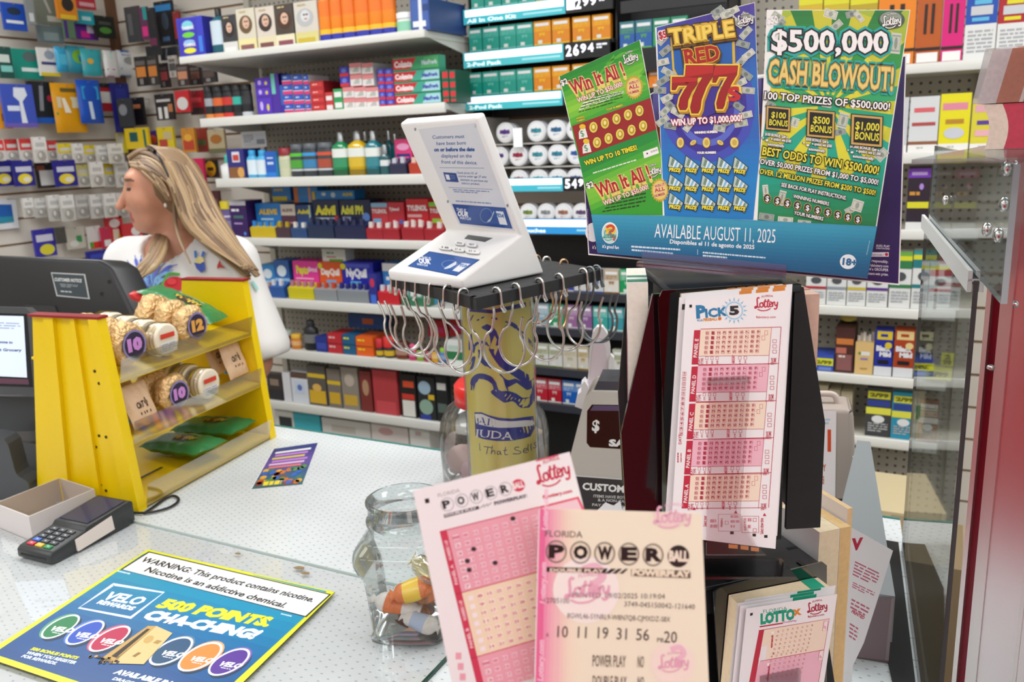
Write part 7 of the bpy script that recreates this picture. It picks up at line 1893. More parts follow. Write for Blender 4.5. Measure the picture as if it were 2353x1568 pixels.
# ---------- shelf 7
for k,(x0,x1,yt,c,dc,lb)in enumerate(((618,652,860,'3a3230',[('b',.0,.4,'2a2a2e'),('b',.55,.8,'8a7a6a',.2,.8)],'dark brown pack'),(654,672,858,'d9dadf',[],'white sock bundle'),(674,712,856,'d6dbe4',[('b',.8,1,'5a4438'),('b',.3,.7,'c9d4e8',.2,.8),('d',.5,.5,.15,.1,'5a78b8')],'white pack with a blue badge'),(712,754,842,'5a5550',[('b',.7,.8,'d8b82a',.02,.98),('b',.05,.38,'d8ae2a',.05,.95),('d',.5,.45,.25,.1,'e0b45a')],'grey and yellow sock pack'),(757,788,850,'7a7168',[('b',.6,.7,'d8b82a'),('b',.1,.4,'d0a82a',.1,.9)],'second grey and yellow sock pack'),(790,828,846,'8f877c',[('b',.1,.35,'c9a43a',.1,.9),('d',.5,.7,.3,.15,'b9aca0')],'crinkled clear pack'),(832,858,855,'7a2f2c',[('d',.5,.6,.3,.2,'b08a6a')],'brown and red pack'),(924,960,862,'1f1c1e',[('b',.7,.85,'c84a2a',.2,.9),('b',.02,.4,'e0dfd8',.1,.9),('b',.42,.55,'c8382a',.1,.9)],'black, red and white pack'),(964,1004,868,'22262a',[('d',.4,.75,.36,.16,'9ab4c8'),('b',.48,.6,'d8b42a',.6,.95),('d',.45,.3,.4,.18,'8fae9c'),('b',.0,.12,'2f3f9a',.1,.7)],'black headset pack'),(1006,1032,866,'1f2124',[('b',.7,.85,'c9c9c4',.1,.9),('b',.2,.4,'5a6a64',.1,.9)],'plain black pack'))):
 carton(7,x0,x1,yt,c,dc,lb+' standing on the seventh shelf','pack',.03,'small packs on the seventh shelf',name='pack')
carton(7,862,918,852,'b03a40',[('b',.0,.3,'c84a52',.1,.9)],'red pack with a clear hoop on the seventh shelf','pack',.03,'small packs on the seventh shelf',name='pack')
# ---------- below: things on the base behind the counter edge
s8=Shelf();s8.Y,s8.z,s8.xl,s8.xr,s8.yb,s8.zmax=2.712,.1505,-2.7,-1.6,2.91,SHV[7].z-.03
carton(s8,688,748,948,'3fb0c0',[('b',.3,.7,'bfe0e4',.1,.7)],'aqua carton on the shelving base',d=.15);carton(s8,646,688,946,'d8dad6',[('b',.3,.9,'2f3436',.2,.9)],'white and black carton on the shelving base',d=.15)
carton(s8,752,862,968,'cfcdc8',[('b',.8,.9,'b9b4ac',.2,.7)],'grey white wrapped pack on the shelving base beside the aqua carton',d=.08)
carton(s8,864,948,980,'d8d0cc',[('d',.4,.9,.2,.06,'c9a0a0')],'off white wrapped pack on the shelving base, middle',d=.08)
carton(s8,951,996,988,'e0e0dc',[('b',.9,.96,'c8b0b0',.3,.6)],'white carton on the shelving base at its right end',d=.08)
# === VAPE AND TOBACCO WALL UNIT
TU=2.75
unit=thing('tobacco_display','black tobacco display unit with lit blue price strips behind the white device','display unit',V((-.95,2.86,0)))
UB=mat('1b1b1e',.45)
m=MB();m.box(-1.56,-.645,2.905,2.925,.3,1.22,UB);m.box(-1.56,-.645,2.905,2.925,1.66,2.35,UB);m.build('back_panel',unit)
DVX=XonY(1411,TU,1.8)
for x in(-1.568,DVX,-.655):
 m=MB();m.box(x,x+.006,TU+.02,2.905,1.665,2.35,UB)
 if x!=DVX:m.box(x,x+.006,TU+.02,2.905,.3,1.2,UB)
 m.build('divider',unit)
def tier(zt,x0=-1.56,x1=-.645):
 m=MB();m.box(x0,x1,TU-.005,2.905,zt-.012,zt-.0004,UB);m.build('tier',unit)
def strip(xa,xb,z0,z1,cols,txt,price,xp,lab):
 t=MB();t.box(xa,xp if price else xb,TU-.022,TU-.007,z0,z1,mat('17181b',.3));b=t.build('price_strip',unit)
 a=Art(front(xa,xb,z0,z1,TU-.0224),eps=.0006)
 a.rect(0,.0,1,1,mat(cols[0],.3,emit=.35),1);a.rect(.02,.48,.985,.94,mat('f2f6ff',.3,emit=.9),2)
 if txt:a.text(txt,(.04,.10),(.04+.035*len(txt),.10),.24,mat('eefaff',.3,emit=.6),3,bold=.03,up=(0,1))
 a.rect(.6,.2,.97,.32,mat('9fd8e0',.3,emit=.3),2);a.build('lit_panel',b)
 if price:
  a=Art(front(xb,xp,z0,z1,TU-.0224),eps=.0006)
  for k,ch in enumerate(price):a.text(ch,(.06+.16*k,.22 if k<2 else .36),(.17+.16*k,.22 if k<2 else .36),.62 if k<2 else .48,mat('f4f6ff',.3,emit=1.0),1,bold=.03,up=(0,1))
  a.lines([(.72,.8),(.95,.8),(.95,.45),(.72,.45)],2,mat('e0e4ee',.3,emit=.6),1,.6,2,3);a.build('price_digits',b)
def zY(px,py):return onY(px,py,TU-.022).z
xs_=lambda px,z=1.8:XonY(px,TU-.022,z)
strip(xs_(1072),xs_(1303),zY(1180,45),zY(1180,9),('3fb0bc',),'All In One Kit','1299',xs_(1410),'')
strip(xs_(1067),xs_(1296),zY(1180,148),zY(1180,111),('4ab4bc',),'2-Pod Pack','2694',xs_(1402),'')
strip(xs_(1067),xs_(1291),zY(1180,249),zY(1180,215),('3fb2ba',),'2-Pod Pack','2694',xs_(1402),'')
strip(xs_(1150,1.45),xs_(1293,1.45),zY(1230,440),zY(1230,409),('3fb0c4',),'','5499',xs_(1390,1.45),'')
strip(xs_(1190,1.3),xs_(1420,1.3),zY(1280,538),zY(1280,503),('2f8fd0',),'Pouches',None,0,'')
# packs: one mesh per kind, then copies
def pack_row(kinds,base_px,plane,zt,hgt,rowname,d=.022,wmul=1.0):
 """kinds: list of (x0, x1, colour, colour2, phrase); the first of each kind is built, later ones are copies"""
 made={}
 n={}
 for(x0,x1,c,c2,ph)in kinds:
  xa,xb=XonY(x0,plane,zt),XonY(x1,plane,zt);w=xb-xa
  lab='%s %s from the left, %s'%(ORD[n.get(ph,0)],ph,rowname);n[ph]=n.get(ph,0)+1
  key=(c,c2,round(w,2))
  if key in made:
   copy_tree(made[key][0],V(((xa+xb)/2,made[key][0].location.y,made[key][0].location.z)),lab);continue
  g=.001;m=Art(front(xa+g,xb-g,zt,zt+hgt,plane),eps=.0006);m.box(xa+g,xb-g,plane,plane+d,zt,zt+hgt,mat(c,.3))
  m.rect(0,.55,1,1,mixhex(c,c2,.35),1);m.rect(.1,.78,.9,.9,'e9ecec' if c2!='x' else c,2);m.lines([(.15,.72),(.85,.72),(.85,.56),(.15,.56)],2,mixhex(c2,c,.3),2,.6,4,2);m.poly([(.3,.5),(.7,.5),(.62,.34),(.5,.44),(.38,.34)],mixhex(c,c2,.7),2);m.rect(.25,.06,.5,.2,'dfe6e0',2);m.rect(.0,.0,1,.05,c2,1)
  o=tag(m.build('cigarette_pack'),lab,'cigarette pack',rowname+' packs')
  made[key]=(o,)
TE,OG=('1f9c8a','74c8b8'),('e08a1e','f4c41e')
xsr=[(1079,1109),(1110,1148),(1149,1187),(1188,1225)];xso=[(1227,1267),(1268,1311),(1314,1359),(1360,1404)]
for nm,zb,off in(('top price strip row',zY(1180,9)+.004,4),('middle price strip row',zY(1180,111)+.004,0),('lower price strip row',zY(1180,215)+.004,0)):
 tier(zb,x1=DVX)
 pack_row([(a_+off,b_+off,*TE,'teal cigarette pack')for a_,b_ in xsr]+[(a_+off,b_+off,*OG,'orange cigarette pack')for a_,b_ in xso],0,TU,zb,.078,nm)
zz=zY(1460,110);tier(zz,DVX+.006)
pack_row([(1424,1459,'2a5fa8','5fb04a','blue and green pack'),(1460,1499,'2a5fa8','5fb04a','blue and green pack'),(1500,1540,'2f9f5a','1f6f8a','green pack'),(1541,1580,'2f9f5a','1f6f8a','green pack')],0,TU,zz,.085,'upper right unit row')
m=MB();m.box(-.985,-.65,TU-.022,TU-.006,zz-.075,zz-.012,mat('1b1c20',.3));m.build('price_strip',unit)
zz=zY(1500,200);tier(zz,DVX+.006);pack_row([(1490,1530,'e07a1e','f0a02a','orange pack'),(1531,1572,'e07a1e','f0a02a','orange pack')],0,TU,zz,.05,'row behind the left lottery card')
m=MB();m.box(-.985,-.65,TU-.022,TU-.006,zY(1440,30),zY(1440,2),mat('26282c',.3));m.build('price_strip',unit)
# round tins on the pale rack
zr1,zr2,zr3=302,357,405
for r,(yc,row)in enumerate(((302,[(1160,'6a3aa8','purple'),(1232,'3fb0c0','aqua'),(1278,'2f7fb0','blue'),(1323,'2f5fa0','dark blue')]),(357,[(1146,'5a2f9a','purple'),(1190,'c0284a','red'),(1235,'3fb0c0','aqua'),(1280,'2f9fc0','turquoise'),(1324,'2f6fd0','blue')]),(413,[(1192,'c0284a','red'),(1237,'3fb0c0','aqua'),(1281,'2f7fc8','blue'),(1323,'2a6fd0','bright blue')]))):
 for x,c,cn in row:
  p=onY(x,yc,TU+.01);can(p.x,TU+.01,onY(1235,yc,TU+.01).z,.0365,c,'round white tin with a %s mark, %s row of the tin rack'%(cn,('top','middle','bottom')[r]),'round tins on the rack',n=3)
m=MB()
for yc in(302,357,413):
 z=onY(1235,yc,TU+.01).z-.0385;m.box(-1.52,-1.0,TU+.004,2.955,z-.004,z,mat('c9c7c0',.4))
m.box(-1.53,-1.52,TU+.004,2.955,onY(1235,413,TU).z-.045,1.66,mat('c9c7c0',.4));m.box(-1.0,-.99,TU+.004,2.955,onY(1235,413,TU).z-.045,1.66,mat('c9c7c0',.4))
m.build('tin_rack',unit)['label']='pale rack for round tins'
z=onY(1188,318,TU-.01).z;m=MB();m.box(XonY(1180,TU-.01,z),XonY(1200,TU-.01,z),TU-.012,TU-.009,z-.03,z+.035,mat('f0f2f4',.3,emit=.3));tag(m.build('hanging_price_tag'),'white upright price tag between purple and aqua tins','price tag')
for k,(x,c)in enumerate(((1213,'8fb04a'),(1254,'b0b4b8'),(1294,'c88a6a'),(1335,'7a5a8a'),(1375,'5a8ab0'))):
 p=onY(x,490,TU+.01);can(p.x,TU+.01,onY(1280,490,TU+.01).z,.0345,c,ORD[k]+' tin from the left above the plain blue lit strip','round tins on the low row',n=2)
m=MB();z=onY(1280,490,TU+.01).z-.035;m.box(-1.45,-.66,TU-.004,2.955,z-.006,z,mat('c9c7c0',.4));m.build('low_tier',unit)
# cigarette packs lower down, seen between tube and tower
GW,BR=('d9d6cc','8a6a3a'),('d9d9d4','7f8a4a')
for nm,yb,row in(('row under the plain blue strip',673,[(1062,1095,'c9ccd0','3a4a9a'),(1180,1214,'c9ccd0','3a4a9a'),(1215,1249,'d0d0d0','4a5a8a'),(1250,1284,'d9d6cc','8a6a3a'),(1285,1319,'3a4a9a','c9ccd0'),(1320,1354,'d0d0d0','4a5a8a'),(1355,1387,'c9ccd0','3a4a9a'),(1388,1423,'e0dcd2','8a5a2a'),(1424,1460,'1f9a5a','d9e6dc')]),('teal and purple row',758,[(1196,1230,'6fa8b0','d9e0e0'),(1231,1263,'8fb0c0','d0d9dd'),(1264,1297,'2f9a6a','d9e6dc'),(1298,1330,'9a6a9a','d8c8d8'),(1331,1361,'8a5f94','d8c8d8'),(1363,1397,'3fa8a0','c9e6e0'),(1398,1433,'3f9aa8','c9e6e0'),(1434,1465,'3f9aa8','c9e6e0')]),('olive labelled row',852,[(1196,1228,*BR),(1229,1261,*BR),(1262,1293,*BR),(1294,1327,'d6d2c4','b9aa8a'),(1328,1353,'d6d2c4','b08a3a'),(1408,1440,*BR),(1441,1470,*BR)]),('red and blue row',935,[(1225,1259,'c0283a','e0dcd8'),(1260,1291,'b81f30','e0dcd8'),(1293,1323,'1f5fb8','e0e4e8'),(1324,1350,'1f5fb8','e0e4e8')])):
 zt=zY(1320,yb);tier(zt);m=MB();m.box(-1.56,-.645,TU-.02,TU-.006,zt-.028,zt+.0,mat('3a3c44',.3));m.build('price_strip',unit)
 pack_row([(a_,b_,c,c2,'small pack')for a_,b_,c,c2 in row],0,TU,zt,.085 if yb<900 else .09,nm)
 # === TOBACCO SHELVES ON THE RIGHT
def pouch(s,x0,x1,yt,c,dc,label,grp,strip_='e9e9e6'):
 carton(s,x0,x1,yt,c,list(dc)+[('b',0,.14,strip_),('l',.3,.04,.7,.1,1,'b9b9b4')],label,'pouch',.02,grp,name='pouch')
TALL=[('b',.88,1,'d8d42a'),('p',[(.3,.4),(.42,.4),(.42,.8),(.3,.8)],'2a1a14'),('p',[(.58,.4),(.7,.4),(.7,.8),(.58,.8)],'2a1a14'),('b',.18,.22,'2a1a14'),('b',.02,.15,'efefec',.08,.92)]
for k,(x0,x1,c,lb)in enumerate(((1830,1885,'d0b02a','yellow'),(1886,1945,'c9b22a','mustard'),(1946,2010,'b8a02a','olive yellow'),(2011,2098,'e8861e','bright orange'),(2099,2158,'b85a1e','brown'),(2159,2210,'d81a7a','magenta'))):
 carton(11,x0,x1,-25 if k>2 else-10,c,TALL,lb+' tall cigar pack on the highest tobacco shelf','cigar pack',.04,'tall cigar packs',name='cigar_pack')
for k,(x0,x1,c,t1)in enumerate(((2211,2284,'1f4fb0','5fb8e0'),(2285,2356,'b0202e','e0d82a'),(2357,2430,'2a7a4a','e0d82a'))):
 carton(11,x0,x1,-35,c,[('b',0,.48,'e2e4e2'),('l',.1,.08,.9,.4,6,'a9adb0'),('b',.52,.57,t1,.2,.75),('b',.60,.72,'c9ccd0',.15,.85),('b',.74,.80,t1,.25,.8),('b',.84,.98,'c9ccd0',.1,.9)],('blue and white','red and white','green and white')[k]+' carton on the highest tobacco shelf','carton',.05,'two tone cartons')
pouch(12,2084,2152,222,'d6d9da',[('b',.72,.80,'d8626a',.15,.85),('b',.48,.54,'b04a4a',.1,.9),('b',.14,.2,'8a5a3a')],'silver white pouch with red lettering on the second tobacco shelf','cigar pouches');pouch(12,2153,2224,215,'e6dc1a',[('b',.72,.84,'e08aa0',.08,.9),('b',.48,.56,'b8862a',.2,.8),('d',.5,.32,.34,.1,'c9ccd6')],'yellow pouch with pink lettering on the second tobacco shelf','cigar pouches');pouch(12,2226,2292,226,'d9cf3a',[('b',.74,.88,'e0a8b0',.1,.9),('b',.5,.58,'5a3a9a',.2,.9),('b',.28,.4,'e8b0b8',.15,.9)],'yellow pouch with a purple band on the second tobacco shelf','cigar pouches');pouch(12,1990,2082,226,'c9ccd0',[('b',.6,.7,'8a2a3a',.1,.9)],'grey pouch hidden behind the purple lottery card','cigar pouches')
for k,(x0,x1,c,t1)in enumerate(((2079,2131,'2a1f2e','7a3ac0'),(2132,2184,'2c1a18','5a2a24'),(2186,2240,'2c2226','c02a6a'))):
 carton(13,x0,x1,382,c,[('b',.82,.96,t1),('b',.86,.91,mixhex(t1,'ffffff',.6),.15,.85,2),('l',.1,.50,.9,.60,1,'d0923a'),('b',.34,.44,'d8d42a',.02,.98),('b',.0,.12,'dddedc'),('d',.62,.68,.1,.05,mixhex(t1,'ffffff',.4))],('purple topped','brown topped','pink topped')[k]+' black cigarillo pack on the third tobacco shelf','cigarillo pack',.03,'black cigarillo packs',name='cigarillo_pack')
for k,(x0,x1,yt,c,tp)in enumerate(((1850,1897,600,'b02a34','c9c9c4'),(1898,1943,600,'8f9aa6','d8d4ce'),(1944,1988,600,'c9b43a','b8a02a'),(1989,2038,600,'5a2f8a','b9a8c8'),(2040,2090,578,'2f7a4a','6fb04a'),(2091,2144,575,'1f7a80','3fa0a0'),(2150,2204,560,'a02a34','c83a4a'))):
 carton(14,x0,x1,yt,'dcdedc',[('b',.84,.92,'d8d82a'),('b',.92,1,tp),('b',.70,.84,c),('d',.5,.56,.26,.08,'4a4f54'),('b',.36,.42,c,.0,1),('l',.1,.08,.9,.3,4,'a9b0b4')],('red','grey','yellow','purple','green','teal','dark red')[k]+' banded white carton on the fourth tobacco shelf','carton',.05,'banded white cartons')
carton(15,1866,1915,816,'3a52b0',[('b',.35,.8,'d9dc2a',.0,.98),('t','2/99',.45,.2,'6a6a2a',.2,.9),('b',.05,.25,'6f8ad0',.3,.9)],'small blue and yellow priced box on the fifth tobacco shelf');carton(15,1916,1960,752,'4a2a26',[('b',.62,.75,'c8783a',.05,.95),('b',.42,.55,'b86a5a',.05,.6),('b',.05,.4,'8a5a58',.1,.9),('l',.2,.3,.8,.38,1,'e6dcd0')],'brown stacked cigar carton on the fifth tobacco shelf');bottle(15,1918,1958,735,'2a2018','gold topped tin standing behind the brown cigar carton',cap='d8c45a',capf=.5,neck=.9,dy=.06,yb=760,name='hanging_tin',cat='tin')
t=carton(15,1962,2005,788,'d8b87a',[('b',.6,.72,'e0e0dc',.3,.8),('d',.25,.66,.08,.05,'6a8a2a'),('b',.46,.52,'8a7ab8',.3,.7),('b',.16,.2,'b08a4a',.3,.7)],'tan carton with white tipped sticks on the fifth tobacco shelf')
m=MB();xa,xb,za,zb,Y,s=span(15,1964,2003,788)
for k in range(6):m.lathe((xa+(xb-xa)*(k+.5)/6,Y+.03+.008*(k%2),0),[(.005,zb-.002),(.005,zb+.016+.006*(k%3))],'e9e6de',10)
m.build('white_tips',t)
for k,(x0,x1,c,g)in enumerate(((2006,2048,'22309a','d8c02a'),(2050,2097,'a8401e','e0c88a'),(2099,2140,'2a2522','d8d0a0'))):
 carton(15,x0,x1,757,c,[('b',.78,.96,g,.1,.95),('b',.84,.9,c,.3,.7,2),('t','Black',.54,.10,'e4e6ec',.1,.85),('t','Mild',.42,.09,'e4e6ec',.3,.9),('b',.26,.34,'15131a',.2,.8),('b',.0,.2,'d9dde0'),('d',.75,.66,.2,.07,g)],('blue','rust orange','black')[k]+' cigar carton with white lettering on the fifth tobacco shelf','carton',.05,'lettered cigar cartons')
SG=[('t','2/99',.3,.3,'6a6a2a',.15,.85)]
m=carton(15,2126,2186,838,'d6d83a',SG,'long yellow price sign at the right end of the fifth tobacco shelf','price sign',.003,dy=-.03,yb=868,name='hanging_sign',grp='yellow price signs');carton(15,2158,2188,806,'d6d83a',[('t','2',.55,.3,'6a6a2a',.3,.7),('t','99',.15,.3,'6a6a2a',.2,.8)],'small square yellow price sign above the long one','price sign',.003,dy=-.03,yb=836,name='hanging_sign',grp='yellow price signs')
for k in range(3):carton(16,1872+28*k,1899+28*k,(886,896,900)[k],'b4ab90',[('b',.4,.7,'3a7a4a',.3,.7),('b',.1,.3,'cfc8b0',.1,.9)],('left','middle','right')[k]+' olive wrapped bundle on the sixth tobacco shelf','bundle',.08,'olive wrapped bundles',name='wrapped_bundle')
for k,(x0,x1,yt,c,c2)in enumerate(((1986,2044,892,'3a3c40','6a2a3a'),(2045,2101,903,'1f8fb0','2f6f9a'),(2106,2152,922,'8a4f34','d9d6d0'))):
 carton(16,x0,x1,yt,c,[('b',.78,.93,'d8d83a' if k<2 else c2,.05,.95),('t','2/99' if k<2 else ' . ',.82,.07,'6a6a2a',.15,.85),('b',.62,.76,'2a3f8a' if k<2 else 'b9a08a',.05,.95),('b',.46,.6,'d8d84a' if k<2 else c2,.0,1),('d',.5,.36,.26,.08,'dcdfe2'),('l',.1,.08,.9,.28,4,'a9adb0')],('grey and yellow','turquoise and yellow','brown and white')[k]+' cigar pouch on the sixth tobacco shelf','pouch',.03,'yellow priced pouches',name='pouch')
 # cardboard cartons stacked on the floor beyond the counter
for k,(x,y,zt,w,h,c,lb)in enumerate(((-.16,2.45,.0,.34,.30,'9c8462','lowest brown carton of the floor stack beyond the counter'),(-.17,2.45,.3006,.32,.06,'8a7454','flat brown carton second up in the floor stack'),(-.19,2.46,.3612,.28,.20,'d8c7a0','pale cream carton topping the floor stack'))):
 m=MB();m.box(x-w/2,x+w/2,y-.14,y+.14,zt,zt+h,mat(c,.7));m.box(x-.02,x+.02,y-.1405,y+.1405,zt+h*.1,zt+h+.0004,mat(mixhex(c,'ffffff',.2),.5));tag(m.build('cardboard_carton'),lb,'carton','cartons on the floor')
for k,(x,y,zt,w,h,c,lb)in enumerate(((.10,2.05,0,.36,.62,'8a7658','tall brown carton standing on the floor seen through the glass'),(-1.9,2.3,0,.4,.28,'d8d8d4','white carton on the floor behind the counter'),(-2.25,2.25,0,.3,.3,'c9b48c','brown carton on the floor behind the counter'))):
 m=MB();m.box(x-w/2,x+w/2,y-.12,y+.12,zt,zt+h,mat(c,.7));m.box(x-.02,x+.02,y-.1205,y+.1205,zt+h*.1,zt+h+.0004,mat(mixhex(c,'ffffff',.2),.5));tag(m.build('cardboard_carton'),lb,'carton','cartons on the floor')
 # === HANGING GOODS ON THE SLATTED WALLS
HN=[0]
def hang(wall,x0,y0,x1,y1,c,dc,label,cat='blister pack',kind='card',grp=None,off=.07):
 """card or bag hung on a rod: px box of its face; wall 'L' or 'B'"""
 L=wall=='L';HN[0]+=1;st_=HN[0]%3;off+=.036*st_
 pos=(ROOM_X0+.012+off)if L else(ROOM_Y1-.012-off)
 hit=(lambda a_,b_:onX(a_,b_,pos))if L else(lambda a_,b_:onY(a_,b_,pos))
 ym=(y0+y1)/2;pl,pr=hit(x0,ym),hit(x1,ym);xm=(x0+x1)/2
 zt,zb=hit(xm,y0).z,hit(xm,y1).z
 n=V((1,0,0))if L else V((0,-1,0));u=(pr-pl);u.z=0
 o=V((pl.x,pl.y,zb));h=zt-zb
 fn=lambda a_,b_:(o+u*a_+V((0,0,h*b_))+n*.0125,n)
 t=thing('hanging_'+('bag' if kind=='bag' else 'pack'),label,cat,o+u*.5,grp)
 m=Art(fn,eps=.0006)
 if kind=='bag':
  def S(s,v,sg):
   e=max(0,1-abs(2*s-1)**3)**.5*max(0,1-abs(2*v-1)**4)**.5
   return o+u*s+V((0,0,h*v))+n*(.004+sg*.012*e)
  m.grid(lambda s,v:S(s,v,1),9,9,mat(c,.3));m.grid(lambda s,v:S(1-s,v,-1),9,9,mat(c,.3));m.fn=lambda a_,b_:(S(a_,b_,1)+n*.001,n)
 else:
  q=[o,o+u,o+u+V((0,0,h)),o+V((0,0,h))];m.prism([p for p in q],n*.012,mat(c,.35))
 deco(m,dc);m.build('pack',t)
 m=MB();p=o+u*.5+V((0,0,h*.95));m.tube([p+n*.02,p-n*(off+.006 if off<.08 or label[:9]in('thin must','dark maro','seventh l','first whi','thin red ')else .014)],.002,mat('b9bcbe',.3,.9),6);m.build('hang_rod',t)
 return t
W_='e6e4e0'
BL=[('d',.5,.7,.3,.14,'22324a'),('b',.25,.36,'e6ecf4',.1,.85)]
for it in((3,8,55,70,'1f4fb8',BL,'royal blue razor pack'),(57,-8,74,56,'8a9092',[('b',.1,.4,'d0d4d6',.2,.8)],'slim grey pack'),(76,-8,138,56,'7d8478',[('b',.1,.3,'c9ccc0',.4,.95),('p',[(.5,.4),(.6,.4),(.4,1),(.3,1)],'b9bcb4')],'olive grey comb pack'),(84,60,141,98,'5f7072',[('b',.1,.6,'7f9092',.2,.8)],'grey teal clear pack'),(127,-8,172,45,'e08a1e',[('d',.55,.65,.3,.3,'2a2422'),('b',.0,.2,'e8c02a',.1,.9)],'orange and black pack'),(173,-8,215,21,'c42a3c',[('b',.2,.5,'e8b0b8',.1,.9)],'red pack'),(171,27,212,56,'22a8b8',[('b',.3,.6,'bfe8ec',.3,.8)],'turquoise pack'),(144,48,168,88,'5a7a5a',[('b',0,1,'4a2a7a',.0,.3)],'green and purple pack'),(171,54,220,91,'6a2f9a',[('b',.1,.5,'e02a9a',.2,.6),('b',.4,.9,'d8d0e4',.5,.9)],'purple and magenta pack'),(214,38,260,88,'1f241e',[('d',.5,.35,.3,.15,'4f8a3a'),('b',.6,.75,'4a4f4a',.2,.8)],'black and green pack')):
 hang('L',it[0],it[1],it[2],it[3],it[4],it[5],it[6]+' in the top row of the left wall',grp='packs in the top row')
for it in((-8,108,25,180,'1f4f48',[('b',.5,.75,'c9d8d0',.0,.8),('b',.2,.4,'7fc8c0',.1,.9)],'dark green bottle pack','card'),(27,114,92,182,'16917f',[('d',.6,.75,.25,.16,'5a6a6a'),('b',.25,.38,'e0eeea',.25,.85)],'teal razor pack','card'),(86,111,131,175,W_,[('d',.55,.75,.25,.16,'9aa4b0'),('b',.4,.5,'3a3a7a',.1,.9),('b',.0,.12,'e0c82a')],'white pack with yellow foot','card'),(126,108,152,166,'2f9fc8',[('b',.3,.7,'4fb8d8',.2,.8)],'sky blue bag','bag'),(152,106,198,168,'3fa8c0',[('d',.55,.6,.35,.25,'8cc83a'),('d',.6,.5,.1,.1,'2a6fd0')],'blue and lime bag','bag'),(186,113,233,177,'3fb0b8',[('b',.0,.55,'e0a0a8',.05,.95),('d',.35,.55,.15,.1,'e8b84a')],'teal and pink bag','bag'),(237,117,270,177,'dcdcda',[('b',.0,.3,'a83a8a',.1,.6),('b',.7,.9,'8fd0b8',.0,.5)],'white and magenta bag','bag'),(268,117,314,175,'dadcdc',[('b',.0,.3,'2a6fc0',.1,.9),('b',.8,1,'2a5fb8',.2,.8),('d',.55,.6,.3,.15,'9a9a98')],'white and blue bag','bag')):
 hang('L',*it[:6],it[6]+' in the second row of the left wall',kind=it[7],grp='packs in the second row')
for it in((-14,210,20,296,'e0962a',[('b',.2,.4,'8a5a1a',.3,.9)],'orange pack','card'),(3,194,76,293,'3f55b8',[('p',[(.5,.1),(.68,.1),(.62,.6),(.8,.75),(.75,.92),(.4,.92),(.36,.72),(.52,.6)],'dfe6f0'),('b',.38,.5,'d8e2f4',.12,.5),('b',.0,.1,'6a5ab0')],'violet blue pack with a white razor','card'),(66,188,127,284,'22282e',[('p',[(.3,.3),(.45,.3),(.55,.9),(.4,.9)],'8a9096'),('b',.0,.14,'1f5fc0'),('d',.75,.6,.12,.08,'b02a4a')],'black tool pack with blue foot','card'),(121,192,192,305,'dd9c14',[('b',.82,.9,'6a5a2a',.25,.75),('b',.36,.41,'5a9a4a',.05,.95),('b',.5,.72,'d8cfae',.1,.8),('p',[(.3,.4),(.5,.4),(.35,.7),(.25,.7)],'f0e8d4')],'big amber yellow bag','bag'),(178,184,232,284,'1c52b8',[('b',.55,.85,'2fa0d8',.15,.85),('p',[(.4,.1),(.55,.1),(.5,.5),(.35,.5)],'cfe0f0')],'blue razor bag','bag'),(216,192,257,256,'b02a30',[('b',.3,.7,'dcd8d0',.0,.9),('b',.85,1,'2a2a2a')],'red and white pack','card'),(258,192,298,305,'20267a',[('b',.1,.9,'2a3290',.2,.8)],'navy pack','card')):
 hang('L',*it[:6],it[6]+' in the third row of the left wall',kind=it[7],grp='packs in the third row')
def small(x0,y0,x1,y1,top,low='c9c6c0'):return[('b',.5,1,top),('b',.62,.78,'d6d4d0' if top!=W_ else 'c0c0bc',.15,.85,2),('d',.5,.26,.34,.2,'a39f98'),('d',.4,.3,.12,.1,'dcdad4')]
cn={'d83a3a':'red topped',W_:'white topped','e6cf2a':'yellow topped','e0d88a':'pale yellow topped'}
cnt_={}
def rowhang(wall,items,rowname,grp,c='d0cdc6'):
 k_={}
 for(x0,y0,x1,y1,top)in items:
  k_[top]=k_.get(top,0)+1
  hang(wall,x0,y0,x1,y1,c,small(x0,y0,x1,y1,top),'%s %s small clear pack from the left, %s'%(ORD[k_[top]-1],cn[top],rowname),grp=grp)
rowhang('L',[(-20,322,6,370,'d83a3a'),(8,320,40,372,'d83a3a'),(42,319,72,370,'d83a3a'),(74,315,104,374,W_),(105,324,128,368,'d83a3a'),(130,330,164,374,'e6cf2a'),(165,330,188,374,W_),(190,334,219,374,'e6cf2a'),(219,334,247,376,W_),(248,330,280,376,W_)],'fourth row of the left wall','small packs in the fourth row')
for k,(x0,x1)in enumerate(((-20,26),(28,74),(122,172))):hang('L',x0,368,x1,428,'2a2a86',[('b',.55,.75,'c9cce0',.1,.9),('d',.5,.28,.36,.2,'e6d23a'),('d',.6,.25,.2,.1,'e8e4d0')],ORD[k]+' navy and yellow pack from the left, fifth row of the left wall',grp='navy and yellow packs')
hang('L',82,374,128,432,'2a2a2c',[('b',.1,.7,'d6d4d0',.1,.9),('b',.7,.9,'8a4a34',.0,.4)],'black and white razor pack in the fifth row of the left wall')
rowhang('L',[(173,378,204,430,'e0d88a'),(205,372,235,430,W_),(236,372,262,430,'e6cf2a'),(263,372,293,430,W_)],'fifth row of the left wall','small packs in the fifth row')
rowhang('L',[(50,455,74,500,W_),(76,455,106,500,W_),(108,448,136,508,W_),(137,448,168,508,W_),(170,447,203,502,W_),(205,446,235,502,W_),(237,444,264,500,W_),(265,442,294,500,W_)],'sixth row of the left wall','small packs in the sixth row','c4c2bc')
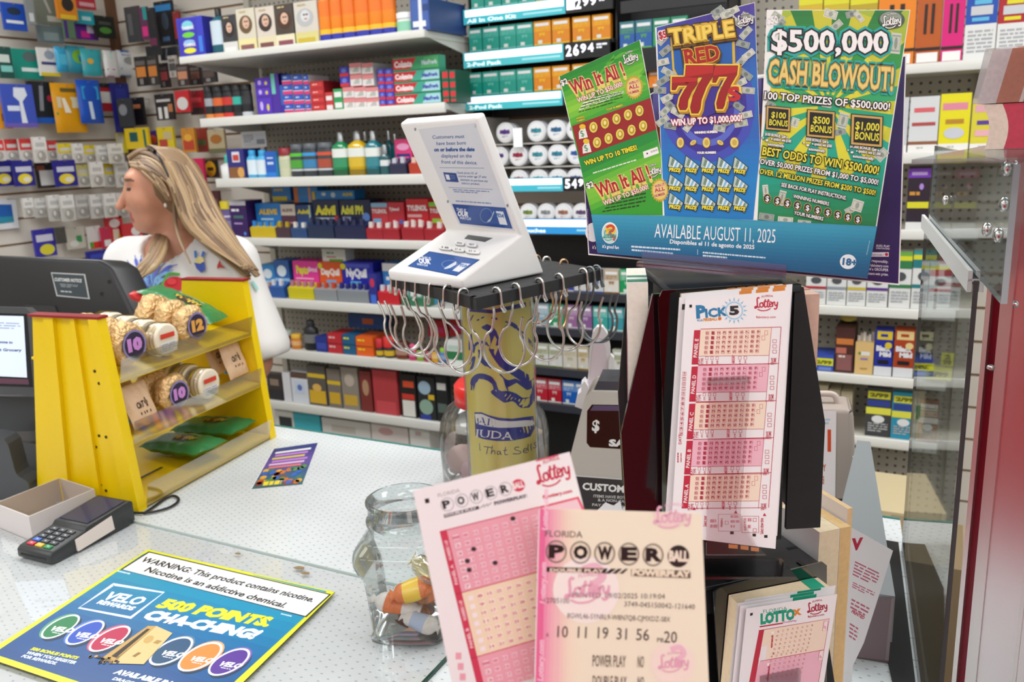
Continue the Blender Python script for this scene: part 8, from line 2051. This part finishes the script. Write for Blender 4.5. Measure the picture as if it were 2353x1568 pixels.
for it in((75,526,124,590,'3a34a0',[('b',.55,.8,'d0d0e0',.1,.9),('d',.55,.25,.36,.2,'d8cf3a')],'purple and yellow pack'),(125,522,148,560,'4a4844',[],'dark grey pack'),(150,522,192,572,'cfcabc',[('b',.3,.6,'3f9a5a',.5,.8),('d',.35,.25,.25,.15,'e4e2da')],'cream and green pack'),(200,520,229,571,'d6d2ce',[('b',.0,.3,'d8362e'),('b',.05,.3,'4fa03a',.0,.3,2)],'white pack with red foot'),(230,522,252,571,'b8284a',[('b',.1,.4,'e0dcd8',.2,.9)],'crimson pack'),(242,497,281,570,'d42a34',[('d',.5,.78,.32,.14,'eee6e2'),('p',[(.3,.08),(.75,.08),(.7,.6),(.35,.6)],'eee0c8'),('p',[(.5,.1),(.8,.2),(.7,.5)],'e8a02a')],'tall red and white flame pack'),(282,512,326,588,'d03038',[('d',.65,.75,.25,.14,'eee6e6'),('b',.2,.6,'e6e2e0',.5,.95),('d',.3,.15,.25,.12,'c8242e')],'red and white round marked pack'),(196,574,264,600,'22268a',[('b',.3,.7,'3a44b0',.1,.9)],'navy pack just above the monitor')):
 hang('L',*it[:6],it[6]+' in the seventh row of the left wall' if 'monitor' not in it[6]else it[6]+' on the left wall',grp='packs in the seventh row')
t=thing('hanging_framed_notice','white framed blue picture notice on the left wall','framed notice',onX(20,530,ROOM_X0+.03))
FPn=Plane((ROOM_X0+.03,0,0),(0,1,0),(0,0,1));m=MB();m.prism([FPn.hit(*p)for p in((-20,458),(36,457),(44,524),(-20,530))],-FPn.N*.016,mat('dfe2e6',.4));m.build('frame',t)
a=Art(FPn.px,eps=.0008);a.poly([(-14,470),(26,470),(32,510),(-14,516)],'1f5fb0',1);a.poly([(-14,500),(30,497),(32,510),(-14,516)],'2f8fa8',2);a.build('picture',t)
# back wall, left of the shelving
for it in((294,15,326,98,'4a4a4c',[('b',.2,.8,'6a6a6c',.2,.5)],'grey brush pack'),(327,16,345,92,'6a3a5a',[('b',.1,.4,'e03a8a',.2,.9),('b',.6,1,'2fa0a0',.5,1)],'pink and teal brush pack'),(346,18,362,106,'24262c',[('b',.0,.2,'6a2a4a')],'thin black pack'),(363,2,404,106,'1c1e24',[('b',.78,.92,'2f86c8',.0,.95),('d',.55,.55,.2,.2,'3a4a5a'),('b',.1,.2,'4f6f9a',.3,.7)],'black pack with a blue band'),(404,26,418,90,'8a2a24',[],'thin red pack'),(340,106,372,128,'232326',[],'small black pack'),(373,109,410,138,'2a2c32',[('p',[(.3,.1),(.4,.1),(.5,.9),(.4,.9)],'8a9096')],'black scissors pack')):
 hang('B',*it[:6],it[6]+' high on the wall left of the shelving',grp='packs high on the back wall')
for k,it in enumerate(((316,130,343,198,'2e2826','d8863a'),(344,128,368,196,'35302c','c87a34'),(370,145,392,202,'3a2628','d85a5a'),(392,128,410,178,'b8b0a8','4a4a4a'),(411,146,438,198,'3c2a28','c88a6a'),(440,148,466,196,'302426','8a5a4a'),(468,150,500,190,'26242a','5a4a44'))):
 hang('B',it[0],it[1],it[2],it[3],it[4],[('b',.7,.85,'6a625e',.1,.9),('b',.3,.65,it[5],.1,.9),('b',.05,.25,'8a8682',.3,.6)],ORD[k]+' lash or lip pack from the left, row under the first shelf bracket',grp='make up packs')
for it in((276,226,308,292,'3a3c40',[('d',.4,.6,.3,.2,'8a8e92')],'grey and black clip pack'),(306,224,335,288,'1f1c1c',[('b',.6,.75,'c87a4a',.1,.8)],'black and copper pack'),(362,216,402,276,'2a2522',[('b',.7,.8,'c9c4be',.1,.9),('b',.05,.5,'e0ded8',.15,.35),('b',.05,.5,'e0ded8',.5,.7),('b',.3,.6,'b87a4a',.75,1)],'black pack with two white lip sticks'),(408,208,440,258,'c8262e',[('d',.5,.4,.4,.3,'ddd8d4')],'red pack with a white puff'),(441,208,472,264,'b8222c',[('b',.0,.3,'3a2a2a'),('b',.5,.7,'d84a50',.1,.9)],'dark red pack')):
 hang('B',*it[:6],it[6]+' on the wall left of the second shelf',grp='packs left of the second shelf')
for it in((272,306,292,352,'d8c82a',[('b',.5,.9,'c9c4b4',.1,.9)],'narrow yellow pack'),(293,294,346,342,'e0c01e',[('b',.35,.8,'1f5a5a',.2,.55),('b',.1,.9,'2a6a5a',.8,.9)],'wide yellow pack'),(346,300,368,342,'4a2a7a',[('d',.5,.5,.4,.25,'c8502a'),('b',.0,.2,'e0b82a')],'purple and orange pack'),(367,292,404,348,'dcc42a',[('b',.2,.5,'b8483a',.1,.6),('b',.5,.8,'c9b88a',.4,.9)],'yellow pack with red print'),(423,294,453,350,'c8862a',[('b',.1,.5,'b8402a',.1,.9),('d',.5,.6,.3,.15,'e0a83a')],'amber pack'),(454,294,480,350,'9a3a2a',[('b',.3,.5,'5a7a4a',.1,.9)],'brick red pack'),(483,298,521,352,'b8aa86',[('d',.5,.6,.35,.2,'a86a2a'),('b',.0,.2,'6a6a4a')],'clear beige pack'),(432,364,474,426,'d01a56',[('b',.3,.8,'b81448',.45,.55),('d',.3,.6,.12,.15,'e87aa0')],'crimson pink pack'),(474,368,503,408,'2a2420',[('d',.5,.5,.42,.45,'e0a81a'),('b',.4,.6,'3a2a10',.25,.75,3)],'black pack with a yellow disc'),(478,438,510,500,'4a1f24',[('b',.5,.7,'6a4a4a',.1,.9)],'dark maroon pack')):
 hang('B',*it[:6],it[6]+' on the wall beside the clerk',grp='packs beside the clerk')
 # === THE CLERK
def surfnet(f,lo,hi,h):
 lo,hi=np.array(lo,float),np.array(hi,float)
 n=np.ceil((hi-lo)/h).astype(int)+1
 ax_=[lo[i]+h*np.arange(n[i])for i in range(3)]
 X,Y,Z=np.meshgrid(*ax_,indexing='ij')
 d=f(X,Y,Z);s=d<0
 acc=np.zeros(tuple(n-1)+(3,));cnt=np.zeros(tuple(n-1));P=np.stack([X,Y,Z],-1)
 cs=[(i,j,k)for i in(0,1)for j in(0,1)for k in(0,1)]
 sl=lambda c:tuple(slice(c[i],n[i]-1+c[i])for i in range(3))
 for a_ in cs:
  for i in range(3):
   if a_[i]:continue
   b_=tuple(1 if k==i else a_[k]for k in range(3))
   da,db=d[sl(a_)],d[sl(b_)];m=(da<0)!=(db<0)
   t=np.where(m,da/np.where(m,da-db,1),0)[...,None]
   acc+=np.where(m[...,None],P[sl(a_)]*(1-t)+P[sl(b_)]*t,0);cnt+=m
 on=cnt>0;idx=-np.ones(cnt.shape,int);idx[on]=np.arange(on.sum())
 vs=acc[on]/cnt[on][:,None];fs=[]
 for i in range(3):
  j,k=(i+1)%3,(i+2)%3
  q=[slice(1,-1)]*3;q[i]=slice(0,n[i]-1);r=list(q);r[i]=slice(1,n[i])
  a_,b_=s[tuple(q)],s[tuple(r)]
  e=np.argwhere(a_!=b_);
  if not len(e):continue
  o=np.array([1,1,1]);o[i]=0;g=e+o
  def at(dj,dk):
   c=g.copy();c[:,j]+=dj;c[:,k]+=dk;return idx[c[:,0],c[:,1],c[:,2]]
  Q=np.stack([at(-1,-1),at(0,-1),at(0,0),at(-1,0)],1)
  fl_=~a_[tuple(e.T)];Q[fl_]=Q[fl_][:,::-1];fs.append(Q[(Q>=0).all(1)])
 return vs,np.concatenate(fs)
def smin(a,b,k):
 h_=np.clip(.5+.5*(b-a)/k,0,1);return b*(1-h_)+a*h_-k*h_*(1-h_)
def SDF(prims,k=.012):
 """prims: ('e', centre, radii, axes) or ('c', p, q, r0, r1), optional blend radius last"""
 def f(X,Y,Z):
  P=np.stack([X,Y,Z],-1);d=None
  for p in prims:
   if p[0]=='e':
    q=(P-np.array(p[1]))@np.array(p[3]).T/np.array(p[2]);l=np.linalg.norm(q,axis=-1);v=(l-1)*min(p[2]);kk=p[4]if len(p)>4 else k
   else:
    a_,b_=np.array(p[1]),np.array(p[2]);ab=b_-a_;t=np.clip(((P-a_)@ab)/(ab@ab),0,1)
    v=np.linalg.norm(P-a_-t[...,None]*ab,axis=-1)-(p[3]+(p[4]-p[3])*t);kk=p[5]if len(p)>5 else k
   d=v if d is None else smin(d,v,kk)
  return d
 return f
HC=np.array(onD(372,430,2.25));HF=np.array([-.66,-.75,0.]);HL_=np.array([.75,-.66,0.]);HU=np.array([0,0,1.])
HA=[HF,HL_,HU]
hp=lambda a_,l,b_:HC+HF*a_+HL_*l+HU*b_
E_=lambda a_,l,b_,r,k=.014:('e',hp(a_,l,b_),r,HA,k)
head=[E_(-.010,0,.008,(.092,.074,.084)),E_(.036,0,-.036,(.054,.055,.080),.03),E_(.032,0,-.084,(.044,.044,.032),.02),E_(.066,0,-.098,(.014,.017,.014),.014),('c',hp(.082,0,.002),hp(.109,0,-.044),.008,.011,.009),E_(.088,.011,-.051,(.010,.007,.007),.006),E_(.088,-.011,-.051,(.010,.007,.007),.006),('c',hp(.072,.034,.026),hp(.076,-.034,.026),.013,.013,.012),E_(.050,.036,-.032,(.03,.024,.024),.02),E_(.050,-.036,-.032,(.03,.024,.024),.02),E_(.0785,0,-.0685,(.010,.021,.0055),.004),E_(.0772,0,-.0778,(.010,.018,.0065),.004),E_(-.02,.071,-.006,(.018,.008,.029),.005),E_(-.02,-.071,-.006,(.018,.008,.029),.005),E_(.0655,.030,.0,(.0125,.0125,.0105),.003),E_(.0655,-.030,.0,(.0125,.0125,.0105),.003)]
BT=np.array([.20,-.98,0.]);BS=np.array([.98,.20,0.]);BA=[BS,BT,HU]
NB=np.array(onD(404,572,2.29));bp=lambda s_,t,z:np.array([NB[0],NB[1],0])+BS*s_+BT*t+HU*z
SZ=NB[2]-.035
arm=lambda sg:[('c',bp(.165*sg,-.01,SZ-.02),bp(.225*sg,.02,SZ-.27),.044,.037,.03),('c',bp(.225*sg,.02,SZ-.27),bp(.19*sg,.13,SZ-.47),.036,.024,.02)]
body=[('c',hp(-.028,0,-.07),NB,.049,.055,.02),('c',bp(-.15,-.02,SZ),bp(.15,-.02,SZ),.05,.05,.05),('e',bp(0,-.01,SZ-.14),(.165,.105,.17),BA,.06),('e',bp(0,0,SZ-.36),(.145,.10,.16),BA,.06),('e',bp(0,-.01,SZ-.52),(.165,.115,.14),BA,.06),('e',bp(.07,.07,SZ-.17),(.06,.055,.06),BA,.04),('e',bp(-.07,.07,SZ-.17),(.06,.055,.06),BA,.04)]+arm(1)+arm(-1)
for sg in(1,-1):body+=[('c',bp(.085*sg,-.01,SZ-.55),bp(.08*sg,.0,.46),.085,.055,.04),('c',bp(.08*sg,.0,.46),bp(.08*sg,-.02,.09),.052,.036,.03),('c',bp(.08*sg,-.03,.045),bp(.085*sg,.13,.035),.034,.026,.03)]
hand=lambda sg:[('c',bp(.19*sg,.13,SZ-.47),bp(.18*sg,.17,SZ-.55),.024,.030,.02)]+[('c',bp((.18+.017*(q-1.5))*sg,.18,SZ-.56),bp((.18+.021*(q-1.5))*sg,.205,SZ-(.62,.632,.628,.612)[q]),.0088,.0075,.006)for q in range(4)]+[('c',bp(.165*sg,.175,SZ-.53),bp(.135*sg,.205,SZ-.575),.0105,.008,.008)]
SKIN,LIP,DKH=mat('cb9074',.5,noise=.05,nscale=40),mat('b04a4c',.4),mat('3a2a22',.5)
BRW=mat('7a5642',.6)
clerk=thing('person','woman clerk in a printed white shirt facing left, long blonde hair, sunglasses on her head','person',V((NB[0],NB[1],0)))
m=MB()
def addnet(f,lo,hi,h_,col=None):
 vs,fs=surfnet(f,lo,hi,h_)
 n0=len(m.f);m.add(vs.tolist(),fs.tolist(),SKIN,True)
 if col:
  c=vs[fs].mean(1)-HC;A_=np.stack([c@HF,c@HL_,c@HU],1)
  for i,(a_,l,b_)in enumerate(A_):
   x=col(a_,abs(l),b_)
   if x:m.mi[n0+i]=m.idx(x)
def paint(a_,l,b_):
 if a_>.066 and l<.025 and-.086<b_<-.061:return LIP
 if a_>.062 and .017<l<.043 and abs(b_+.0)<.0085 and a_<.085:return DKH if abs(b_+.001)<.0045 else None
 if a_>.055 and .012<l<.05 and .021<b_-.08*(.03-l)<.0275:return BRW
 return None
addnet(SDF(head+[body[0]]),HC+(-.15,-.15,-.17),HC+(.15,.15,.13),.004,paint)
addnet(SDF(body),(NB[0]-.42,NB[1]-.34,0.0),(NB[0]+.42,NB[1]+.3,NB[2]+.05),.011)
for sg in(1,-1):
 q=bp(.17*sg,.17,SZ-.56);addnet(SDF(hand(sg)),q-(.08,.08,.10),q+(.08,.08,.12),.0045)
m.build('body',clerk)
# shirt
sh=[('c',bp(-.16,-.02,SZ+.005),bp(.16,-.02,SZ+.005),.058,.058,.05),('e',bp(0,0,SZ-.14),(.20,.14,.20),BA,.06),('e',bp(0,.0,SZ-.36),(.21,.15,.26),BA,.08),('e',bp(0,.0,SZ-.52),(.215,.155,.2),BA,.08)]
for sg in(1,-1):sh+=[('c',bp(.165*sg,-.01,SZ-.01),bp(.225*sg,.01,SZ-.23),.062,.082,.04)]
base=SDF(sh)
def shirt(X,Y,Z):
 d=base(X,Y,Z);P=np.stack([X,Y,Z],-1)-NB;s_,t=P@BS,P@BT
 d=d+.004*np.sin(s_*55+Z*18)*np.clip((SZ-Z)*4,0,1)*(np.abs(s_)<.4)
 d=np.maximum(d,.074-np.sqrt(s_**2+(t-.03)**2+((P[...,2]-.025)*.9)**2));d=np.maximum(d,(SZ-.60)-Z)
 out_=np.abs(s_)-.15;return np.maximum(d,np.where(out_>0,(SZ-.285+.25*out_)-Z,-1))
vs,fs=surfnet(shirt,(NB[0]-.42,NB[1]-.34,SZ-.65),(NB[0]+.42,NB[1]+.32,SZ+.1),.009)
m=MB();m.add(vs.tolist(),fs.tolist(),mat('e9e8e6',.7),True);shirt_o=m.build('shirt',clerk)
from mathutils.bvhtree import BVHTree
bvh=BVHTree.FromPolygons([V(v)for v in vs],[tuple(int(i)for i in f)for f in fs])
def onshirt(px,py):
 d_=ray(px,py).normalized();r=bvh.ray_cast(CAM,d_)
 return(r[0],-d_)if r[0]is not None else(onD(px,py,2.3),-d_)
a=Art(onshirt,eps=.004,view=(0,280,3.677))
rb=random.Random(8)
for k in range(46):
 t=-2.75+1.9*rb.random();r_=120+230*rb.random();x,y=1260+40*rb.random(),1440
 a.stroke([(x+40*math.cos(t),y+60*math.sin(t)),(x+r_*.6*math.cos(t),y+r_*.75*math.sin(t)),(x+r_*math.cos(t+.15),y+r_*math.sin(t+.1))],[10,26,6],('3f5fc0','5f8ad8','7fb8e0','2a2a5a','4fa0b0','5a6ad0')[k%6],1+k%3*.3)
a.disc(1480,1370,95,'d0202c',2,ry=60,seg=18);a.disc(1450,1350,40,'e84048',2.4,ry=28,seg=12);a.stroke([(1300,1440),(1370,1380),(1420,1290),(1520,1290)],22,'5aa83a',1.8)
a.poly([(1640,1190),(1690,1160),(1730,1200),(1735,1250),(1700,1275),(1660,1240)],'2f4fb8',2);a.poly([(1640,1190),(1665,1140),(1710,1140),(1725,1180),(1690,1200)],'e8d88a',2.3);a.stroke([(1655,1150),(1650,1090)],22,'3f7fd0',2.3);a.stroke([(1705,1150),(1722,1095)],22,'3f6fd0',2.3)
a.poly([(1835,1215),(1858,1165),(1868,1205),(1905,1235),(1860,1230),(1835,1245)],'c0302a',2);a.stroke([(2130,1350),(2160,1390),(2175,1420)],26,'9fd8d0',2)
a.build('shirt_print',shirt_o)
m=MB();
for q in(0,):
 f_=lambda X,Y,Z:np.maximum(SDF([('e',bp(0,-.01,SZ-.56),(.185,.135,.16),BA),('c',bp(.085,-.01,SZ-.6),bp(.08,0,.12),.10,.075,.04),('c',bp(-.085,-.01,SZ-.6),bp(-.08,0,.12),.10,.075,.04)],.04)(X,Y,Z),.1-Z)
 vs,fs=surfnet(f_,(NB[0]-.3,NB[1]-.25,.06),(NB[0]+.3,NB[1]+.25,SZ-.4),.014);m.add(vs.tolist(),fs.tolist(),mat('26304a',.7),True)
m.build('trousers',clerk)
# hair: a cap plus bundles of strands
HM=[mat('846a4c',.55),mat('987c58',.5),mat('6c543e',.55),mat('a98f6a',.5)]
def cap(X,Y,Z):
 P=np.stack([X,Y,Z],-1)-HC;a_,l,b_=P@HF,P@HL_,P@HU
 d=SDF([E_(-.013,0,.010,(.096,.077,.089)),E_(-.055,0,-.05,(.045,.066,.08),.03)],.03)(X,Y,Z)
 return np.maximum(d,np.maximum(a_-(.022+.75*np.maximum(b_-.02,0)),-(b_+.12)))
vs,fs=surfnet(cap,HC-.16,HC+.16,.006);m=MB();m.add(vs.tolist(),fs.tolist(),HM[0],True)
def strands(g1,g2,n,r0,jit,seed):
 r=random.Random(seed)
 for k in range(n):
  u=(k+r.random())/n;pts=[]
  for(x1,y1,d1),(x2,y2,d2)in zip(g1,g2):
   j=jit*(r.random()-.5);pts.append(tuple(onD(x1+(x2-x1)*u+j,y1+(y2-y1)*u+j,d1+(d2-d1)*u-.006*r.random())))
  pts=spline(pts,n=4);N=len(pts);m.tube(pts,[r0*(.55+.45*math.sin(math.pi*min(1,.25+.75*i/N)))*(1 if i<N-3 else .45)for i in range(N)],HM[k%4],6)
strands([(352,343,2.25),(416,352,2.25),(462,408,2.23),(508,500,2.20),(592,618,2.14)],[(347,348,2.235),(372,380,2.175),(400,448,2.157),(436,530,2.15),(552,612,2.10)],60,.0075,14,1)
strands([(460,405,2.27),(500,490,2.26),(545,560,2.23),(592,625,2.19)],[(402,455,2.19),(430,520,2.2),(470,560,2.19),(566,640,2.14)],26,.0085,14,2)
strands([(296,362,2.25),(330,350,2.22),(372,372,2.175),(402,430,2.155),(418,500,2.155)],[(303,382,2.205),(328,390,2.172),(358,404,2.163),(390,424,2.155),(406,470,2.155)],26,.006,4,3)
strands([(296,364,2.22),(320,347,2.215),(352,341,2.22)],[(296,364,2.28),(325,350,2.29),(352,346,2.29)],14,.007,4,5)
strands([(398,450,2.165),(400,500,2.18),(410,550,2.15),(436,606,2.10)],[(403,450,2.165),(404,500,2.18),(415,550,2.15),(440,606,2.10)],3,.003,2,4)
strands([(366,522,2.30),(356,556,2.21),(333,598,2.13),(292,632,2.10)],[(386,530,2.30),(378,572,2.18),(356,612,2.11),(318,645,2.09)],16,.009,6,6)
strands([(318,372,2.19),(345,392,2.165),(372,420,2.157),(392,450,2.155)],[(330,398,2.172),(350,416,2.163),(368,436,2.16),(384,462,2.16)],14,.0055,4,9)
m.build('hair',clerk)
m=MB();m.tube(spline([tuple(onD(*p))for p in((346,341,2.27),(360,352,2.18),(374,376,2.158),(386,402,2.152),(392,425,2.156))],n=4),.0032,mat('22181a',.3),6);m.tube(spline([tuple(onD(*p))for p in((346,341,2.27),(338,338,2.25),(345,340,2.21),(356,348,2.18))],n=4),.005,mat('1c1416',.2),6);m.build('sunglasses',clerk)
m=MB();m.ellipsoid(onD(380,472,2.168),(.004,.004,.006),mat('e6ddd2',.2),8,7);m.build('earring',clerk)
